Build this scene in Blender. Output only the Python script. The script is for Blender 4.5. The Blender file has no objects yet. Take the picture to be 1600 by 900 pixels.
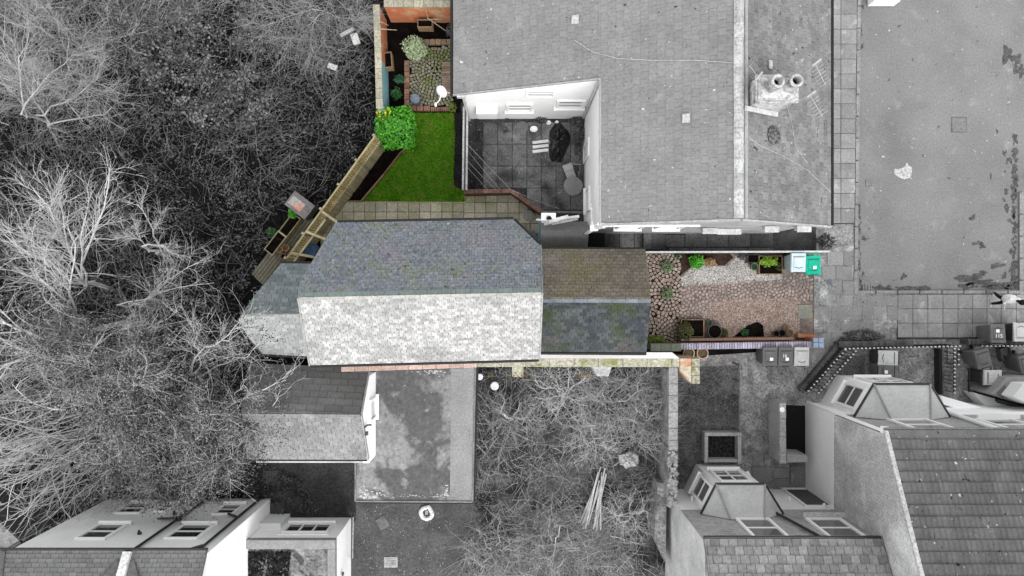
import bpy, bmesh, math, random
import numpy as np
from mathutils import Vector, Matrix
random.seed(7); RNG = np.random.default_rng(7)
sc = bpy.context.scene
COL = sc.collection
# ---------------------------------------------------------------- camera, sky, sun, exposure
H = 28.6            # camera height above the ground (m)
F = 1101.0          # focal length in pixels of the 1600 x 900 photograph
cam_d = bpy.data.cameras.new('camera'); cam = bpy.data.objects.new('camera', cam_d); COL.objects.link(cam)
cam.location = (0, 0, H); cam.rotation_euler = (0, 0, 0)
cam_d.sensor_width = 36; cam_d.lens = 36 * F / 1600; cam_d.clip_end = 500; cam_d.clip_start = 0.5
sc.camera = cam
SUN_EL = math.radians(52); SUN_AZ = math.radians(160)      # from the south-south-east
wd = bpy.data.worlds.new('World'); sc.world = wd; wd.use_nodes = True
wn = wd.node_tree.nodes; wl = wd.node_tree.links
bg = wn['Background']
sky = wn.new('ShaderNodeTexSky'); sky.sky_type = 'NISHITA'; sky.sun_disc = False
sky.sun_elevation = SUN_EL; sky.sun_rotation = SUN_AZ; sky.dust_density = 1.0; sky.air_density = 1.0
hs = wn.new('ShaderNodeHueSaturation'); hs.inputs['Saturation'].default_value = 0.03   # grey overcast sky
wl.new(sky.outputs[0], hs.inputs['Color']); wl.new(hs.outputs[0], bg.inputs[0]); bg.inputs[1].default_value = 0.15
sun_d = bpy.data.lights.new('sun', 'SUN'); sun_d.energy = 0.6; sun_d.angle = math.radians(35); sun_d.color = (1, .995, .985)
sun = bpy.data.objects.new('sun', sun_d); COL.objects.link(sun)
sd = Vector((math.sin(SUN_AZ) * math.cos(SUN_EL), math.cos(SUN_AZ) * math.cos(SUN_EL), math.sin(SUN_EL)))
sun.rotation_euler = sd.to_track_quat('Z', 'Y').to_euler(); sun.location = sd * 60
sc.view_settings.view_transform = 'Standard'; sc.view_settings.look = 'None'
sc.view_settings.exposure = 1.55; sc.view_settings.gamma = 1.0

def P(px, py, z=0.0):
    """World point at height z that the photograph shows at pixel (px, py)."""
    k = (H - z) / F
    return Vector(((px - 800) * k, (450 - py) * k, z))

# ---------------------------------------------------------------- materials
def g(v): return (v, v, v, 1)
def rgb(r, gg, b): return (r, gg, b, 1)
MATS = {}
def mat(name, col, col2=None, scale=1.5, piece=0.0, fine=0.25, fscale=13.0, rough=.85, spec=.1, bump=.25, bscale=60.0, stains=(), cracks=None, brick=None, metal=0.0, emis=None):
    if name in MATS: return MATS[name]
    m = bpy.data.materials.new(name); m.use_nodes = True; MATS[name] = m
    nt = m.node_tree; N = nt.nodes; L = nt.links
    b = N['Principled BSDF']; b.inputs['Roughness'].default_value = rough
    b.inputs['Specular IOR Level'].default_value = spec; b.inputs['Metallic'].default_value = metal
    geo = N.new('ShaderNodeNewGeometry'); pos = geo.outputs['Position']
    def noise(s, detail=4, dist=0.0, off=0):
        n = N.new('ShaderNodeTexNoise'); n.inputs['Scale'].default_value = s; n.inputs['Detail'].default_value = detail
        n.inputs['Distortion'].default_value = dist
        if off:
            a = N.new('ShaderNodeVectorMath'); a.operation = 'ADD'; a.inputs[1].default_value = (off, off * 1.7, off * .3)
            L.new(pos, a.inputs[0]); L.new(a.outputs[0], n.inputs['Vector'])
        else: L.new(pos, n.inputs['Vector'])
        return n.outputs[0]
    def ramp(v, lo, hi):
        r = N.new('ShaderNodeMapRange'); r.inputs[1].default_value = lo; r.inputs[2].default_value = hi; r.clamp = True
        L.new(v, r.inputs[0]); return r.outputs[0]
    def mix(a, bb, f, mode='MIX'):
        x = N.new('ShaderNodeMix'); x.data_type = 'RGBA'; x.blend_type = mode
        for s, v in ((x.inputs[6], a), (x.inputs[7], bb), (x.inputs[0], f)):
            if hasattr(v, 'links'): L.new(v, s)
            elif isinstance(v, (int, float)): s.default_value = v
            else: s.default_value = v if len(v) == 4 else (*v, 1)
        return x.outputs[2]
    def mul_val(c, v, lo, hi):
        r = N.new('ShaderNodeMapRange'); r.inputs[1].default_value = 0; r.inputs[2].default_value = 1
        r.inputs[3].default_value = lo; r.inputs[4].default_value = hi; L.new(v, r.inputs[0])
        return mix(c, r.outputs[0], 1.0, 'MULTIPLY')
    c = mix(col, col2, ramp(noise(scale), .35, .65)) if col2 else mix(col, col, 0.0)
    height = None
    if brick:
        axis, bw, bh, mortar, bc2 = brick
        sp = N.new('ShaderNodeSeparateXYZ'); L.new(pos, sp.inputs[0]); cb = N.new('ShaderNodeCombineXYZ')
        L.new(sp.outputs[axis], cb.inputs[0]); L.new(sp.outputs[2], cb.inputs[1])
        bt = N.new('ShaderNodeTexBrick'); L.new(cb.outputs[0], bt.inputs['Vector']); bt.inputs['Scale'].default_value = 1
        bt.inputs['Brick Width'].default_value = bw; bt.inputs['Row Height'].default_value = bh
        bt.inputs['Mortar Size'].default_value = .008; bt.inputs['Mortar'].default_value = mortar
        bt.inputs['Color1'].default_value = col; bt.inputs['Color2'].default_value = bc2
        c = mix(bt.outputs[0], c, .3); height = bt.outputs['Fac']
    if piece:
        oi = N.new('ShaderNodeObjectInfo'); a = N.new('ShaderNodeMath'); a.operation = 'ADD'
        L.new(geo.outputs['Random Per Island'], a.inputs[0]); L.new(oi.outputs['Random'], a.inputs[1])
        f = N.new('ShaderNodeMath'); f.operation = 'FRACT'; L.new(a.outputs[0], f.inputs[0])
        c = mul_val(c, f.outputs[0], 1 - piece, 1 + piece)
    for k, (sc_, s, lo, hi, amt) in enumerate(stains):
        f = ramp(noise(s, 6, .4, 11.3 * (k + 1)), lo, hi)
        mm = N.new('ShaderNodeMath'); mm.operation = 'MULTIPLY'; L.new(f, mm.inputs[0]); mm.inputs[1].default_value = amt
        c = mix(c, sc_, mm.outputs[0])
    if fine: c = mul_val(c, ramp(noise(fscale, 6), .28, .72), 1 - fine * 1.25, 1 + fine * 1.25)
    if cracks:
        v = N.new('ShaderNodeTexVoronoi'); v.feature = 'DISTANCE_TO_EDGE'; v.inputs['Scale'].default_value = cracks
        L.new(pos, v.inputs['Vector']); c = mix(g(.02), c, ramp(v.outputs['Distance'], 0.0, .02))
    L.new(c, b.inputs['Base Color'])
    if bump:
        bp = N.new('ShaderNodeBump'); bp.inputs['Strength'].default_value = bump; bp.inputs['Distance'].default_value = .03
        L.new(noise(bscale, 4), bp.inputs['Height']); L.new(bp.outputs[0], b.inputs['Normal'])
    if emis: b.inputs['Emission Strength'].default_value = emis
    return m
def glass(name='window_glass', v=.03):
    if name in MATS: return MATS[name]
    m = mat(name, g(v), rough=.08, spec=.6, fine=0, bump=0); return m

# ---------------------------------------------------------------- objects
WM = {}
def link(o, parent=None, basis=None):
    COL.objects.link(o)
    b = basis if basis is not None else Matrix.Identity(4)
    if basis is not None: o.matrix_basis = basis
    if parent is not None:
        o.parent = parent; o.matrix_parent_inverse = WM[parent.name].inverted()
    WM[o.name] = b
    return o
def tag(o, label, cat, group=None, kind=None):
    if label: o['label'] = label
    if cat: o['category'] = cat
    if group: o['group'] = group
    if kind: o['kind'] = kind
    return o
def thing(name, label, cat, loc=(0, 0, 0), group=None, rotz=0):
    o = bpy.data.objects.new(name, None); o.empty_display_size = .2
    link(o, None, Matrix.Translation(Vector(loc)) @ Matrix.Rotation(rotz, 4, 'Z'))
    return tag(o, label, cat, group)
def inst(mesh, name, parent=None, basis=None): return link(bpy.data.objects.new(name, mesh), parent, basis)
def TRS(loc, rotz=0, scale=(1, 1, 1), rx=0, ry=0):
    return Matrix.Translation(Vector(loc)) @ Matrix.Rotation(rotz, 4, 'Z') @ Matrix.Rotation(ry, 4, 'Y') @ Matrix.Rotation(rx, 4, 'X') @ Matrix.Diagonal((*scale, 1))

class MB:
    def __init__(s): s.v = []; s.f = []; s.mi = []; s.cur = 0
    def add(s, vs, fs):
        n = len(s.v); s.v += [tuple(v) for v in vs]
        for f in fs: s.f.append(tuple(i + n for i in f)); s.mi.append(s.cur)
        return s
    def hexa(s, b, t):                       # bottom ring, top ring (counter-clockwise from above)
        n = len(b)
        fs = [tuple(range(n - 1, -1, -1)), tuple(range(n, 2 * n))] + [(i, (i + 1) % n, n + (i + 1) % n, n + i) for i in range(n)]
        return s.add(list(b) + list(t), fs)
    def box(s, c, d, rotz=0, M=None):
        x, y, z = (k / 2 for k in d); R = M if M is not None else Matrix.Rotation(rotz, 3, 'Z'); c = Vector(c)
        q = [(-x, -y), (x, -y), (x, y), (-x, y)]
        return s.hexa([c + R @ Vector((a, b, -z)) for a, b in q], [c + R @ Vector((a, b, z)) for a, b in q])
    def bar(s, p, q, w, h=None):             # square bar from p to q
        p, q = Vector(p), Vector(q); d = (q - p); h = h or w
        a = d.cross(Vector((0, 0, 1)));
        if a.length < 1e-5: a = Vector((1, 0, 0))
        a.normalize(); b = a.cross(d).normalized()
        r = [a * w / 2 * i + b * h / 2 * j for i, j in ((-1, -1), (1, -1), (1, 1), (-1, 1))]
        return s.add([p + k for k in r] + [q + k for k in r], [(0, 1, 2, 3), (7, 6, 5, 4)] + [(i, i + 4, (i + 1) % 4 + 4, (i + 1) % 4) for i in range(4)])
    def tube(s, pts, r, n=6, cap=True):
        pts = [Vector(p) for p in pts]; k = len(pts); base = len(s.v); vs = []; fs = []
        for i, p in enumerate(pts):
            d = (pts[min(i + 1, k - 1)] - pts[max(i - 1, 0)]).normalized()
            a = d.cross(Vector((.13, .21, .97)));
            if a.length < .05: a = d.cross(Vector((1, 0, 0)))
            a.normalize(); b = d.cross(a); rr = r[i] if isinstance(r, (list, tuple)) else r
            vs += [p + (a * math.cos(t * 2 * math.pi / n) + b * math.sin(t * 2 * math.pi / n)) * rr for t in range(n)]
        for i in range(k - 1):
            for t in range(n): fs.append((i * n + t, i * n + (t + 1) % n, (i + 1) * n + (t + 1) % n, (i + 1) * n + t))
        if cap: fs += [tuple(range(n - 1, -1, -1)), tuple((k - 1) * n + t for t in range(n))]
        return s.add(vs, fs)
    def lathe(s, prof, c=(0, 0, 0), n=16, sx=1, sy=1):
        c = Vector(c); k = len(prof)
        vs = [c + Vector((r * math.cos(t * 2 * math.pi / n) * sx, r * math.sin(t * 2 * math.pi / n) * sy, z)) for r, z in prof for t in range(n)]
        fs = [(i * n + t, i * n + (t + 1) % n, (i + 1) * n + (t + 1) % n, (i + 1) * n + t) for i in range(k - 1) for t in range(n)]
        fs += [tuple(range(n - 1, -1, -1)), tuple((k - 1) * n + t for t in range(n))]
        return s.add(vs, fs)
    def prism(s, poly, z0, z1):
        poly = [Vector((p[0], p[1], 0)) for p in poly]
        if sum(a.x * b.y - b.x * a.y for a, b in zip(poly, poly[1:] + poly[:1])) < 0: poly.reverse()
        return s.hexa([p + Vector((0, 0, z0)) for p in poly], [p + Vector((0, 0, z1)) for p in poly])
    def mesh(s, name, mats, smooth=False, bevel=0):
        me = bpy.data.meshes.new(name); me.from_pydata(s.v, [], s.f)
        for m in (mats if isinstance(mats, (list, tuple)) else [mats]): me.materials.append(m)
        if any(s.mi): me.polygons.foreach_set('material_index', s.mi)
        if bevel:
            bm = bmesh.new(); bm.from_mesh(me)
            bmesh.ops.bevel(bm, geom=list(bm.edges), offset=bevel, segments=1, affect='EDGES', clamp_overlap=True); bm.to_mesh(me); bm.free()
        if smooth: me.polygons.foreach_set('use_smooth', [True] * len(me.polygons))
        return me
    def build(s, name, mats, parent=None, smooth=False, bevel=0, basis=None): return inst(s.mesh(name, mats, smooth, bevel), name, parent, basis)

def np_mesh(name, V, Fq, m, smooth=False, parent=None):
    """Fast mesh of equal-sided faces from numpy arrays."""
    me = bpy.data.meshes.new(name); n = len(Fq); k = Fq.shape[1]
    me.vertices.add(len(V)); me.vertices.foreach_set('co', np.ascontiguousarray(V, dtype=np.float32).ravel())
    me.loops.add(n * k); me.loops.foreach_set('vertex_index', np.ascontiguousarray(Fq, dtype=np.int32).ravel())
    me.polygons.add(n); me.polygons.foreach_set('loop_start', np.arange(0, n * k, k, dtype=np.int32))
    try: me.polygons.foreach_set('loop_total', np.full(n, k, dtype=np.int32))
    except Exception: pass
    if smooth: me.polygons.foreach_set('use_smooth', np.ones(n, dtype=bool))
    me.materials.append(m); me.update(calc_edges=True); me.validate()
    return inst(me, name, parent)

def struct(name, b, m, parent=None, kind='structure'):
    o = b.build(name, m, parent)
    if parent is None: o['kind'] = kind
    elif kind == 'stuff': o['kind'] = 'stuff'
    return o
def px_poly(pts, z=0.0): return [P(a, b, z) for a, b in pts]
def sheet(name, pts, z, m, thick=.02, zt=None):
    b = MB(); b.prism(px_poly(pts, z), z - thick, z); return struct(name, b, m)
def inside(p, poly):
    x, y = p[0], p[1]; c = False
    for (x1, y1), (x2, y2) in zip(poly, poly[1:] + poly[:1]):
        if (y1 > y) != (y2 > y) and x < (x2 - x1) * (y - y1) / (y2 - y1 + 1e-12) + x1: c = not c
    return c
def blob(cx, cy, r, n=18, rough=.35, sx=1, sy=1):
    ph = [random.uniform(0, 6.28) for _ in range(4)]
    return [(cx + r * sx * math.cos(t) * q, cy + r * sy * math.sin(t) * q) for t in [i * 2 * math.pi / n for i in range(n)]
            for q in [1 + rough * (.5 * math.sin(2 * t + ph[0]) + .35 * math.sin(3 * t + ph[1]) + .3 * math.sin(5 * t + ph[2])) * .8 + random.uniform(-.1, .1) * rough]]

UNIT = {}
def unit_block(m, bev=.06):
    """A 1 x 1 x 1 block with chamfered top edges, origin at the centre of its base."""
    k = (m.name, bev)
    if k not in UNIT:
        b = MB(); q = [(-.5, -.5), (.5, -.5), (.5, .5), (-.5, .5)]
        b.v = [(x, y, 0) for x, y in q] + [(x, y, .75) for x, y in q] + [(x * (1 - bev), y * (1 - bev), 1) for x, y in q]
        b.f = [(3, 2, 1, 0), (8, 9, 10, 11)] + [(i + j, (i + 1) % 4 + j, (i + 1) % 4 + j + 4, i + j + 4) for j in (0, 4) for i in range(4)]; b.mi = [0] * len(b.f)
        UNIT[k] = b.mesh('block', m)
    return UNIT[k]
def block(name, parent, m, c, dims, rotz=0, tilt=0, bev=.06):
    return inst(unit_block(m, bev), name, parent, TRS(c, rotz, dims, random.uniform(-tilt, tilt), random.uniform(-tilt, tilt)))
def slab_px(name, parent, m, x0, y0, x1, y1, z, th=.05, gap=.28, tilt=.004):
    """Paving slab filling a pixel rectangle, its top at height z."""
    a = P(x0 + gap, y0 + gap, z); b = P(x1 - gap, y1 - gap, z)
    block(name, parent, m, ((a.x + b.x) / 2, (a.y + b.y) / 2, z - th + random.uniform(-.006, .006)), (abs(b.x - a.x), abs(a.y - b.y), th), random.uniform(-.006, .006), tilt, .04)

# ---------------------------------------------------------------- roofs
def clip(poly, cl):
    """Clip polygon by the convex counter-clockwise polygon cl."""
    out = poly
    for (ax, ay), (bx, by) in zip(cl, cl[1:] + cl[:1]):
        inp, out = out, []
        if not inp: return []
        def sd_(p): return (bx - ax) * (p[1] - ay) - (by - ay) * (p[0] - ax)
        for p, q in zip(inp, inp[1:] + inp[:1]):
            a, b = sd_(p), sd_(q)
            if a >= 0: out.append(p)
            if (a >= 0) != (b >= 0):
                t = a / (a - b); out.append((p[0] + (q[0] - p[0]) * t, p[1] + (q[1] - p[1]) * t))
    return out
def roof_slope(parent, pts, m, su, sv, single=0, th=.012, jit=.003, deck=None, name='slate', deck_name='roof', u0=0, profile=None, stag=.5, gapf=.025):
    """Slates laid on the convex plane polygon pts; pts[0] -> pts[1] runs along the eaves. Returns the deck."""
    pts = [Vector(p) for p in pts]; O = pts[0]; U = (pts[1] - O).normalized()
    n = U.cross(pts[-1] - O).normalized()
    if n.z < 0: n = -n; 
    V = n.cross(U).normalized()
    uv = [((p - O).dot(U), (p - O).dot(V)) for p in pts]
    ar = sum(a[0] * b[1] - b[0] * a[1] for a, b in zip(uv, uv[1:] + uv[:1]))
    cl = uv if ar > 0 else uv[::-1]
    b = MB(); ring = [O + U * a + V * c for a, c in cl]
    b.hexa([p - n * .09 for p in ring], [p - n * .006 for p in ring])
    dk = b.build(deck_name, deck or m, parent)
    us = [p[0] for p in uv]; vs = [p[1] for p in uv]
    rows = int((max(vs) - min(vs)) / sv) + 1; J = MB(); full = []
    for r in range(-1, rows + 1):
        v0 = min(vs) - .03 + r * sv; off = u0 + (r % 2) * su * stag + (random.uniform(-.02, .02) if stag else 0)
        c0 = math.floor((min(us) - off) / su) - 1; c1 = math.ceil((max(us) - off) / su) + 1
        for c in range(c0, c1):
            gap = su * gapf
            x0, x1 = off + c * su + gap, off + (c + 1) * su - gap
            ya = v0 + random.uniform(-jit, jit) * 2; yb = v0 + sv * 1.12
            pl = clip([(x0, ya), (x1, ya), (x1, yb), (x0, yb)], cl)
            if len(pl) < 3: continue
            a2 = abs(sum(a[0] * q[1] - q[0] * a[1] for a, q in zip(pl, pl[1:] + pl[:1]))) / 2
            if a2 < su * sv * .08: continue
            full.append((r, c, x0, x1, ya, yb, pl, a2 > su * sv * 1.03))
    def w_of(v, v0): return th * (2.2 - 1.6 * (v - v0) / (sv * 1.12))
    idx = [i for i, q in enumerate(full) if q[7]]
    keep = set()
    if single:
        cen = {i: O + U * ((full[i][2] + full[i][3]) / 2) + V * full[i][4] for i in range(len(full))}
        def vis(p): return abs(p.x) * F / (H - p.z) < 800 and abs(p.y) * F / (H - p.z) < 450
        keep = set(sorted([i for i in range(len(full)) if vis(cen[i])], key=lambda i: (H - cen[i].z, cen[i].length))[:single])
    key = (name, round(su, 3), round(sv, 3), m.name, th)
    for i, (r, c, x0, x1, ya, yb, pl, whole) in enumerate(full):
        if i in keep and whole:
            if key not in UNIT:
                bb = MB(); gx = su * gapf
                if profile: profile(bb, su - 2 * gx, sv * 1.12, th)
                else: bb.hexa([(0, 0, 0), (su - 2 * gx, 0, 0), (su - 2 * gx, sv * 1.12, -.004), (0, sv * 1.12, -.004)], [(.002, .002, th * 2.2), (su - 2 * gx - .002, .002, th * 2.2), (su - 2 * gx, sv * 1.12, th * .6), (0, sv * 1.12, th * .6)])
                UNIT[key] = bb.mesh(name, m)
            o_ = O + U * x0 + V * ya + n * random.uniform(0, jit)
            M = Matrix(((U.x, V.x, n.x, o_.x), (U.y, V.y, n.y, o_.y), (U.z, V.z, n.z, o_.z), (0, 0, 0, 1)))
            inst(UNIT[key], name, dk, M @ Matrix.Rotation(random.uniform(-.006, .006), 4, 'Z'))
        else:
            t = random.uniform(0, jit)
            K = MB() if i in keep else J
            K.hexa([O + U * a + V * v for a, v in pl], [O + U * a + V * v + n * (w_of(v, ya) + t) for a, v in pl])
            if i in keep: K.build(name, m, dk)
    if J.v:
        o = J.build(name + '_field', m, dk); o['kind'] = 'stuff'
    return dk
def ridge_tiles(parent, p, q, m, ln=.45, w=.26, h=.1, name='ridge_tile'):
    """Angular ridge tiles, one object each."""
    p, q = Vector(p), Vector(q); d = q - p; n = max(1, round(d.length / ln)); L = d.length / n
    a = math.atan2(d.y, d.x); el = math.atan2(d.z, math.hypot(d.x, d.y)); k = (name, round(L, 3), w, h, m.name)
    if k not in UNIT:
        b = MB(); s = L * .985; pr = [(-w / 2, -h), (-w * .28, -h * .3), (0, .012), (w * .28, -h * .3), (w / 2, -h)]
        vs = [(x, y, z) for x in (0, s) for y, z in pr] + [(x, y * .96, z - .03) for x in (0, s) for y, z in pr]
        fs = [(i, i + 5, i + 6, i + 1) for i in range(4)] + [(i + 11, i + 16, i + 15, i + 10) for i in range(4)]
        fs += [(0, 1, 2, 3, 4, 14, 13, 12, 11, 10), (5, 15, 16, 17, 18, 19, 9, 8, 7, 6), (0, 10, 15, 5), (4, 9, 19, 14)]
        b.add(vs, fs); UNIT[k] = b.mesh(name, m)
    for i in range(n):
        inst(UNIT[k], name, parent, TRS(p + d * i / n + Vector((0, 0, random.uniform(.0, .012))), a + random.uniform(-.006, .006), (1, 1, 1), 0, -el))
def gutter(parent, p, q, m, r=.055, name='gutter'):
    b = MB(); b.tube([p, q], r, 8); return b.build(name, m, parent)

def window(parent, c, right, nrm, w, h, fm, cols=1, rows=2, fw=.06, sill=None, lintel=None, gm=None, dep=.07):
    """Window on a wall: c = centre on the wall face, right/nrm = unit vectors; frame > pane, sill."""
    c, right, nrm = Vector(c), Vector(right), Vector(nrm); up = Vector((0, 0, 1)); M = Matrix((right, nrm, up)).transposed()
    b = MB()
    def bx(bb, x, z, y, dx, dz, dy): bb.box(c + right * x + up * z + nrm * y, (dx, dy, dz), M=M)
    bx(b, -w / 2 + fw / 2, 0, dep / 2 + .003, fw, h, dep); bx(b, w / 2 - fw / 2, 0, dep / 2 + .003, fw, h, dep)
    bx(b, 0, h / 2 - fw / 2, dep / 2 + .003, w - 2 * fw, fw, dep); bx(b, 0, -h / 2 + fw / 2, dep / 2 + .003, w - 2 * fw, fw, dep)
    iw, ih = w - 2 * fw, h - 2 * fw
    for i in range(1, cols): bx(b, -iw / 2 + iw * i / cols, 0, dep * .45, fw * .7, ih, dep * .8)
    for i in range(1, rows): bx(b, 0, -ih / 2 + ih * i / rows, dep * .4, iw, fw * .7, dep * .66)
    fr = b.build('window', fm, parent)
    for i in range(cols):
        for j in range(rows):
            pb = MB(); bx(pb, -iw / 2 + iw * (i + .5) / cols, -ih / 2 + ih * (j + .5) / rows, .014, iw / cols - fw * .72, ih / rows - fw * .72, .018)
            pb.build('pane', gm or glass(), fr)
    if sill:
        sb = MB(); bx(sb, 0, -h / 2 - .045, .07, w + .12, .08, .15); sb.build('sill', sill, fr)
    if lintel:
        lb = MB(); bx(lb, 0, h / 2 + .1, .016, w + .16, .17, .036); lb.build('lintel', lintel, fr)
    return fr
# ---------------------------------------------------------------- material set
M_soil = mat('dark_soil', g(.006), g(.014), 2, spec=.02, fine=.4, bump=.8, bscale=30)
M_soilc = mat('garden_soil', spec=.02, col=rgb(.004, .003, .003), col2=rgb(.008, .006, .005), scale=3, fine=.4, bump=.8, bscale=30)
M_asph = mat('asphalt', g(.155), g(.18), .5, fine=.15, fscale=14, stains=((g(.115), .4, .5, .7, .6), (g(.27), 1.6, .6, .74, .45), (g(.5), 8, .71, .72, .8), (g(.06), 5, .69, .7, .8)), rough=.9)
M_conc = mat('patchy_concrete', g(.16), g(.27), 1.6, fine=.4, stains=((g(.42), 2.2, .56, .68, .6), (g(.07), 1.6, .55, .7, .6)), rough=.9)
M_slabg = mat('pavement_slab', g(.185), g(.225), 1.1, piece=.14, fine=.15, stains=((g(.42), 2.2, .6, .74, .6), (g(.1), 1.5, .58, .75, .5)))
M_slabd = mat('dark_yard_slab', g(.1), g(.145), 1.2, piece=.2, fine=.3, stains=((g(.24), 1.3, .56, .7, .6), (g(.02), 1.3, .5, .66, .7), (g(.5), 9, .70, .715, .9)))
M_slabb = mat('basement_slab', g(.075), g(.115), 1.2, piece=.25, fine=.3, stains=((g(.02), 1.4, .55, .75, .6),))
M_slabc = mat('buff_patio_slab', rgb(.33, .31, .24), rgb(.4, .375, .3), 1.2, piece=.2, fine=.2, stains=((rgb(.26, .27, .14), .9, .5, .7, .7), (rgb(.42, .41, .33), 2.5, .6, .72, .5), (rgb(.1, .1, .07), 1.6, .6, .75, .5)))
M_joint = mat('dark_joint_mortar', g(.035), g(.06), 2)
M_kerb = mat('kerb_concrete', g(.19), g(.22), 1, piece=.12)
M_sl_w = mat('grey_fibre_slate', g(.165), g(.19), .7, piece=.06, fine=.13, fscale=12, rough=.75, stains=((g(.29), .9, .6, .8, .5), (g(.12), .5, .55, .8, .5), (g(.5), 7, .70, .715, .9), (g(.02), 5.2, .70, .72, .9)))
M_sl_e = mat('old_grey_slate', g(.125), g(.165), .8, piece=.16, fine=.16, fscale=12, rough=.75, stains=((g(.25), 1.1, .58, .78, .5), (g(.45), 7, .70, .715, .9), (g(.02), 6, .67, .69, .9)))
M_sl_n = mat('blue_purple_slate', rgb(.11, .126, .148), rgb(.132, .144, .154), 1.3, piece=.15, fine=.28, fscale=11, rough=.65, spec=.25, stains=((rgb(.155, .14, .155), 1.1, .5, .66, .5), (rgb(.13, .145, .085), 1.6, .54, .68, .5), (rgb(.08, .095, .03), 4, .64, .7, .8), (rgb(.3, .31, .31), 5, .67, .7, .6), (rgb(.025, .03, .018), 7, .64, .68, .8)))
M_sl_s = mat('pale_slate', rgb(.275, .272, .266), rgb(.34, .337, .33), 4.0, piece=.25, fine=.2, fscale=14, rough=.55, spec=.2, stains=((rgb(.15, .149, .147), 6, .52, .64, .4), (g(.1), 9, .62, .69, .6), (rgb(.15, .15, .149), .7, .52, .66, .4), (rgb(.16, .17, .1), 2.5, .67, .73, .5)))  # main house south slope; base colour set paler than the north slope's
M_sl_a = mat('mossy_brown_slate', rgb(.115, .098, .075), rgb(.13, .12, .105), .7, piece=.16, fine=.2, fscale=11, rough=.75, stains=((rgb(.12, .112, .06), .7, .48, .66, .6), (rgb(.15, .14, .145), 1.2, .58, .75, .5)))
M_sl_b = mat('dark_wet_slate', rgb(.036, .042, .047), rgb(.055, .06, .062), 1.0, piece=.38, fine=.2, fscale=11, rough=.7, spec=.15, stains=((rgb(.032, .044, .01), 1.3, .5, .74, .8), (rgb(.1, .07, .07), 1.1, .6, .75, .4), (rgb(.012, .014, .012), 4, .62, .72, .7)))
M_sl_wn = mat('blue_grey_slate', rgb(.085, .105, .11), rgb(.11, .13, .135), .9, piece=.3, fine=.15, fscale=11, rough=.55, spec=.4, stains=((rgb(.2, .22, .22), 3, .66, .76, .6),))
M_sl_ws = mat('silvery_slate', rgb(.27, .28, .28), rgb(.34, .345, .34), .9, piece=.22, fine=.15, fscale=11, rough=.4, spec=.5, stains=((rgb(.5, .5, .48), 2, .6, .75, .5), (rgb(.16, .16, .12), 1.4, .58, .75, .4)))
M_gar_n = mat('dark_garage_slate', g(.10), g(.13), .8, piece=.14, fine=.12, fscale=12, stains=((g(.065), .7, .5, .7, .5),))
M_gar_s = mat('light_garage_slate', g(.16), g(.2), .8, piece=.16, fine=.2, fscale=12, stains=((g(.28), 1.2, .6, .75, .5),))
M_tileA = mat('worn_roof_tile', g(.15), g(.19), 1, piece=.22, fine=.2, fscale=12, stains=((g(.3), 2.5, .64, .78, .5), (g(.07), 3, .6, .75, .4)))
M_tileB = mat('interlocking_tile', g(.095), g(.115), 1.2, piece=.12, fine=.12, fscale=12, rough=.75, stains=((g(.5), 7, .69, .705, .9), (g(.01), 6, .66, .68, .9), (g(.07), 1.1, .52, .7, .5)))
M_white = mat('white_render', g(.83), g(.87), .8, fine=.05, fscale=20, rough=.8, stains=((g(.55), .8, .55, .8, .4),), bump=.1)
M_offw = mat('grey_white_render', g(.66), g(.71), .8, fine=.05, fscale=20, rough=.8, stains=((g(.52), .5, .5, .8, .4),), bump=.1)
M_rend = mat('weathered_render', g(.45), g(.58), .9, fine=.15, fscale=11, rough=.9, stains=((g(.24), .8, .5, .75, .6),))
M_upvc = mat('white_upvc', g(.8), fine=0, bump=0, rough=.4)
M_iron = mat('black_iron', g(.02), fine=.2, rough=.5)
M_black = mat('black_plastic', g(.012), g(.02), 3, rough=.35, spec=.5, fine=.2)
M_lead = mat('lead_sheet', g(.24), g(.29), 1.5, fine=.12, rough=.6, stains=((g(.17), 1.5, .55, .75, .5),))
M_felt = mat('flat_roof_felt', g(.17), g(.21), 1.3, fine=.22, fscale=9, rough=.9, stains=((g(.075), .42, .49, .54, .9), (g(.28), 1.9, .58, .68, .6), (g(.07), 2.6, .58, .64, .55)))
M_feltl = mat('pale_roof_felt', g(.185), g(.225), 1.2, fine=.16, stains=((g(.24), 1, .55, .75, .5),))
M_brkA = mat('brick_front', g(.3), g(.37), 1, fine=.2, brick=(0, .225, .075, g(.45), g(.2)), stains=((g(.13), 1.2, .5, .7, .5),))
M_brkB = mat('brick_side', g(.3), g(.5), .35, fine=.2, brick=(1, .225, .075, g(.55), g(.24)), stains=((g(.65), .6, .5, .66, .6), (g(.2), .8, .56, .7, .5)))
M_stone = mat('coping_stone', g(.26), g(.34), 1.4, piece=.15, fine=.3, stains=((g(.12), 3, .55, .72, .6),))
M_wood_g = mat('grey_timber', g(.11), g(.16), 3, piece=.25, fine=.25)
M_wood_d = mat('weathered_decking', rgb(.12, .11, .085), rgb(.16, .15, .115), 2, piece=.25, fine=.25)
M_wood_b = mat('brown_timber', rgb(.2, .135, .085), rgb(.26, .18, .11), 3, piece=.2, fine=.2)
M_fence = mat('pale_treated_timber', rgb(.27, .235, .14), rgb(.35, .31, .2), 1.6, piece=.2, fine=.2, stains=((rgb(.2, .19, .09), 1.2, .55, .75, .5),))
M_gold = mat('yellow_lath', rgb(.38, .30, .12), rgb(.45, .37, .19), 2, piece=.2, fine=.2)
M_dk = mat('dark_void', g(.012), fine=0, bump=0)

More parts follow.
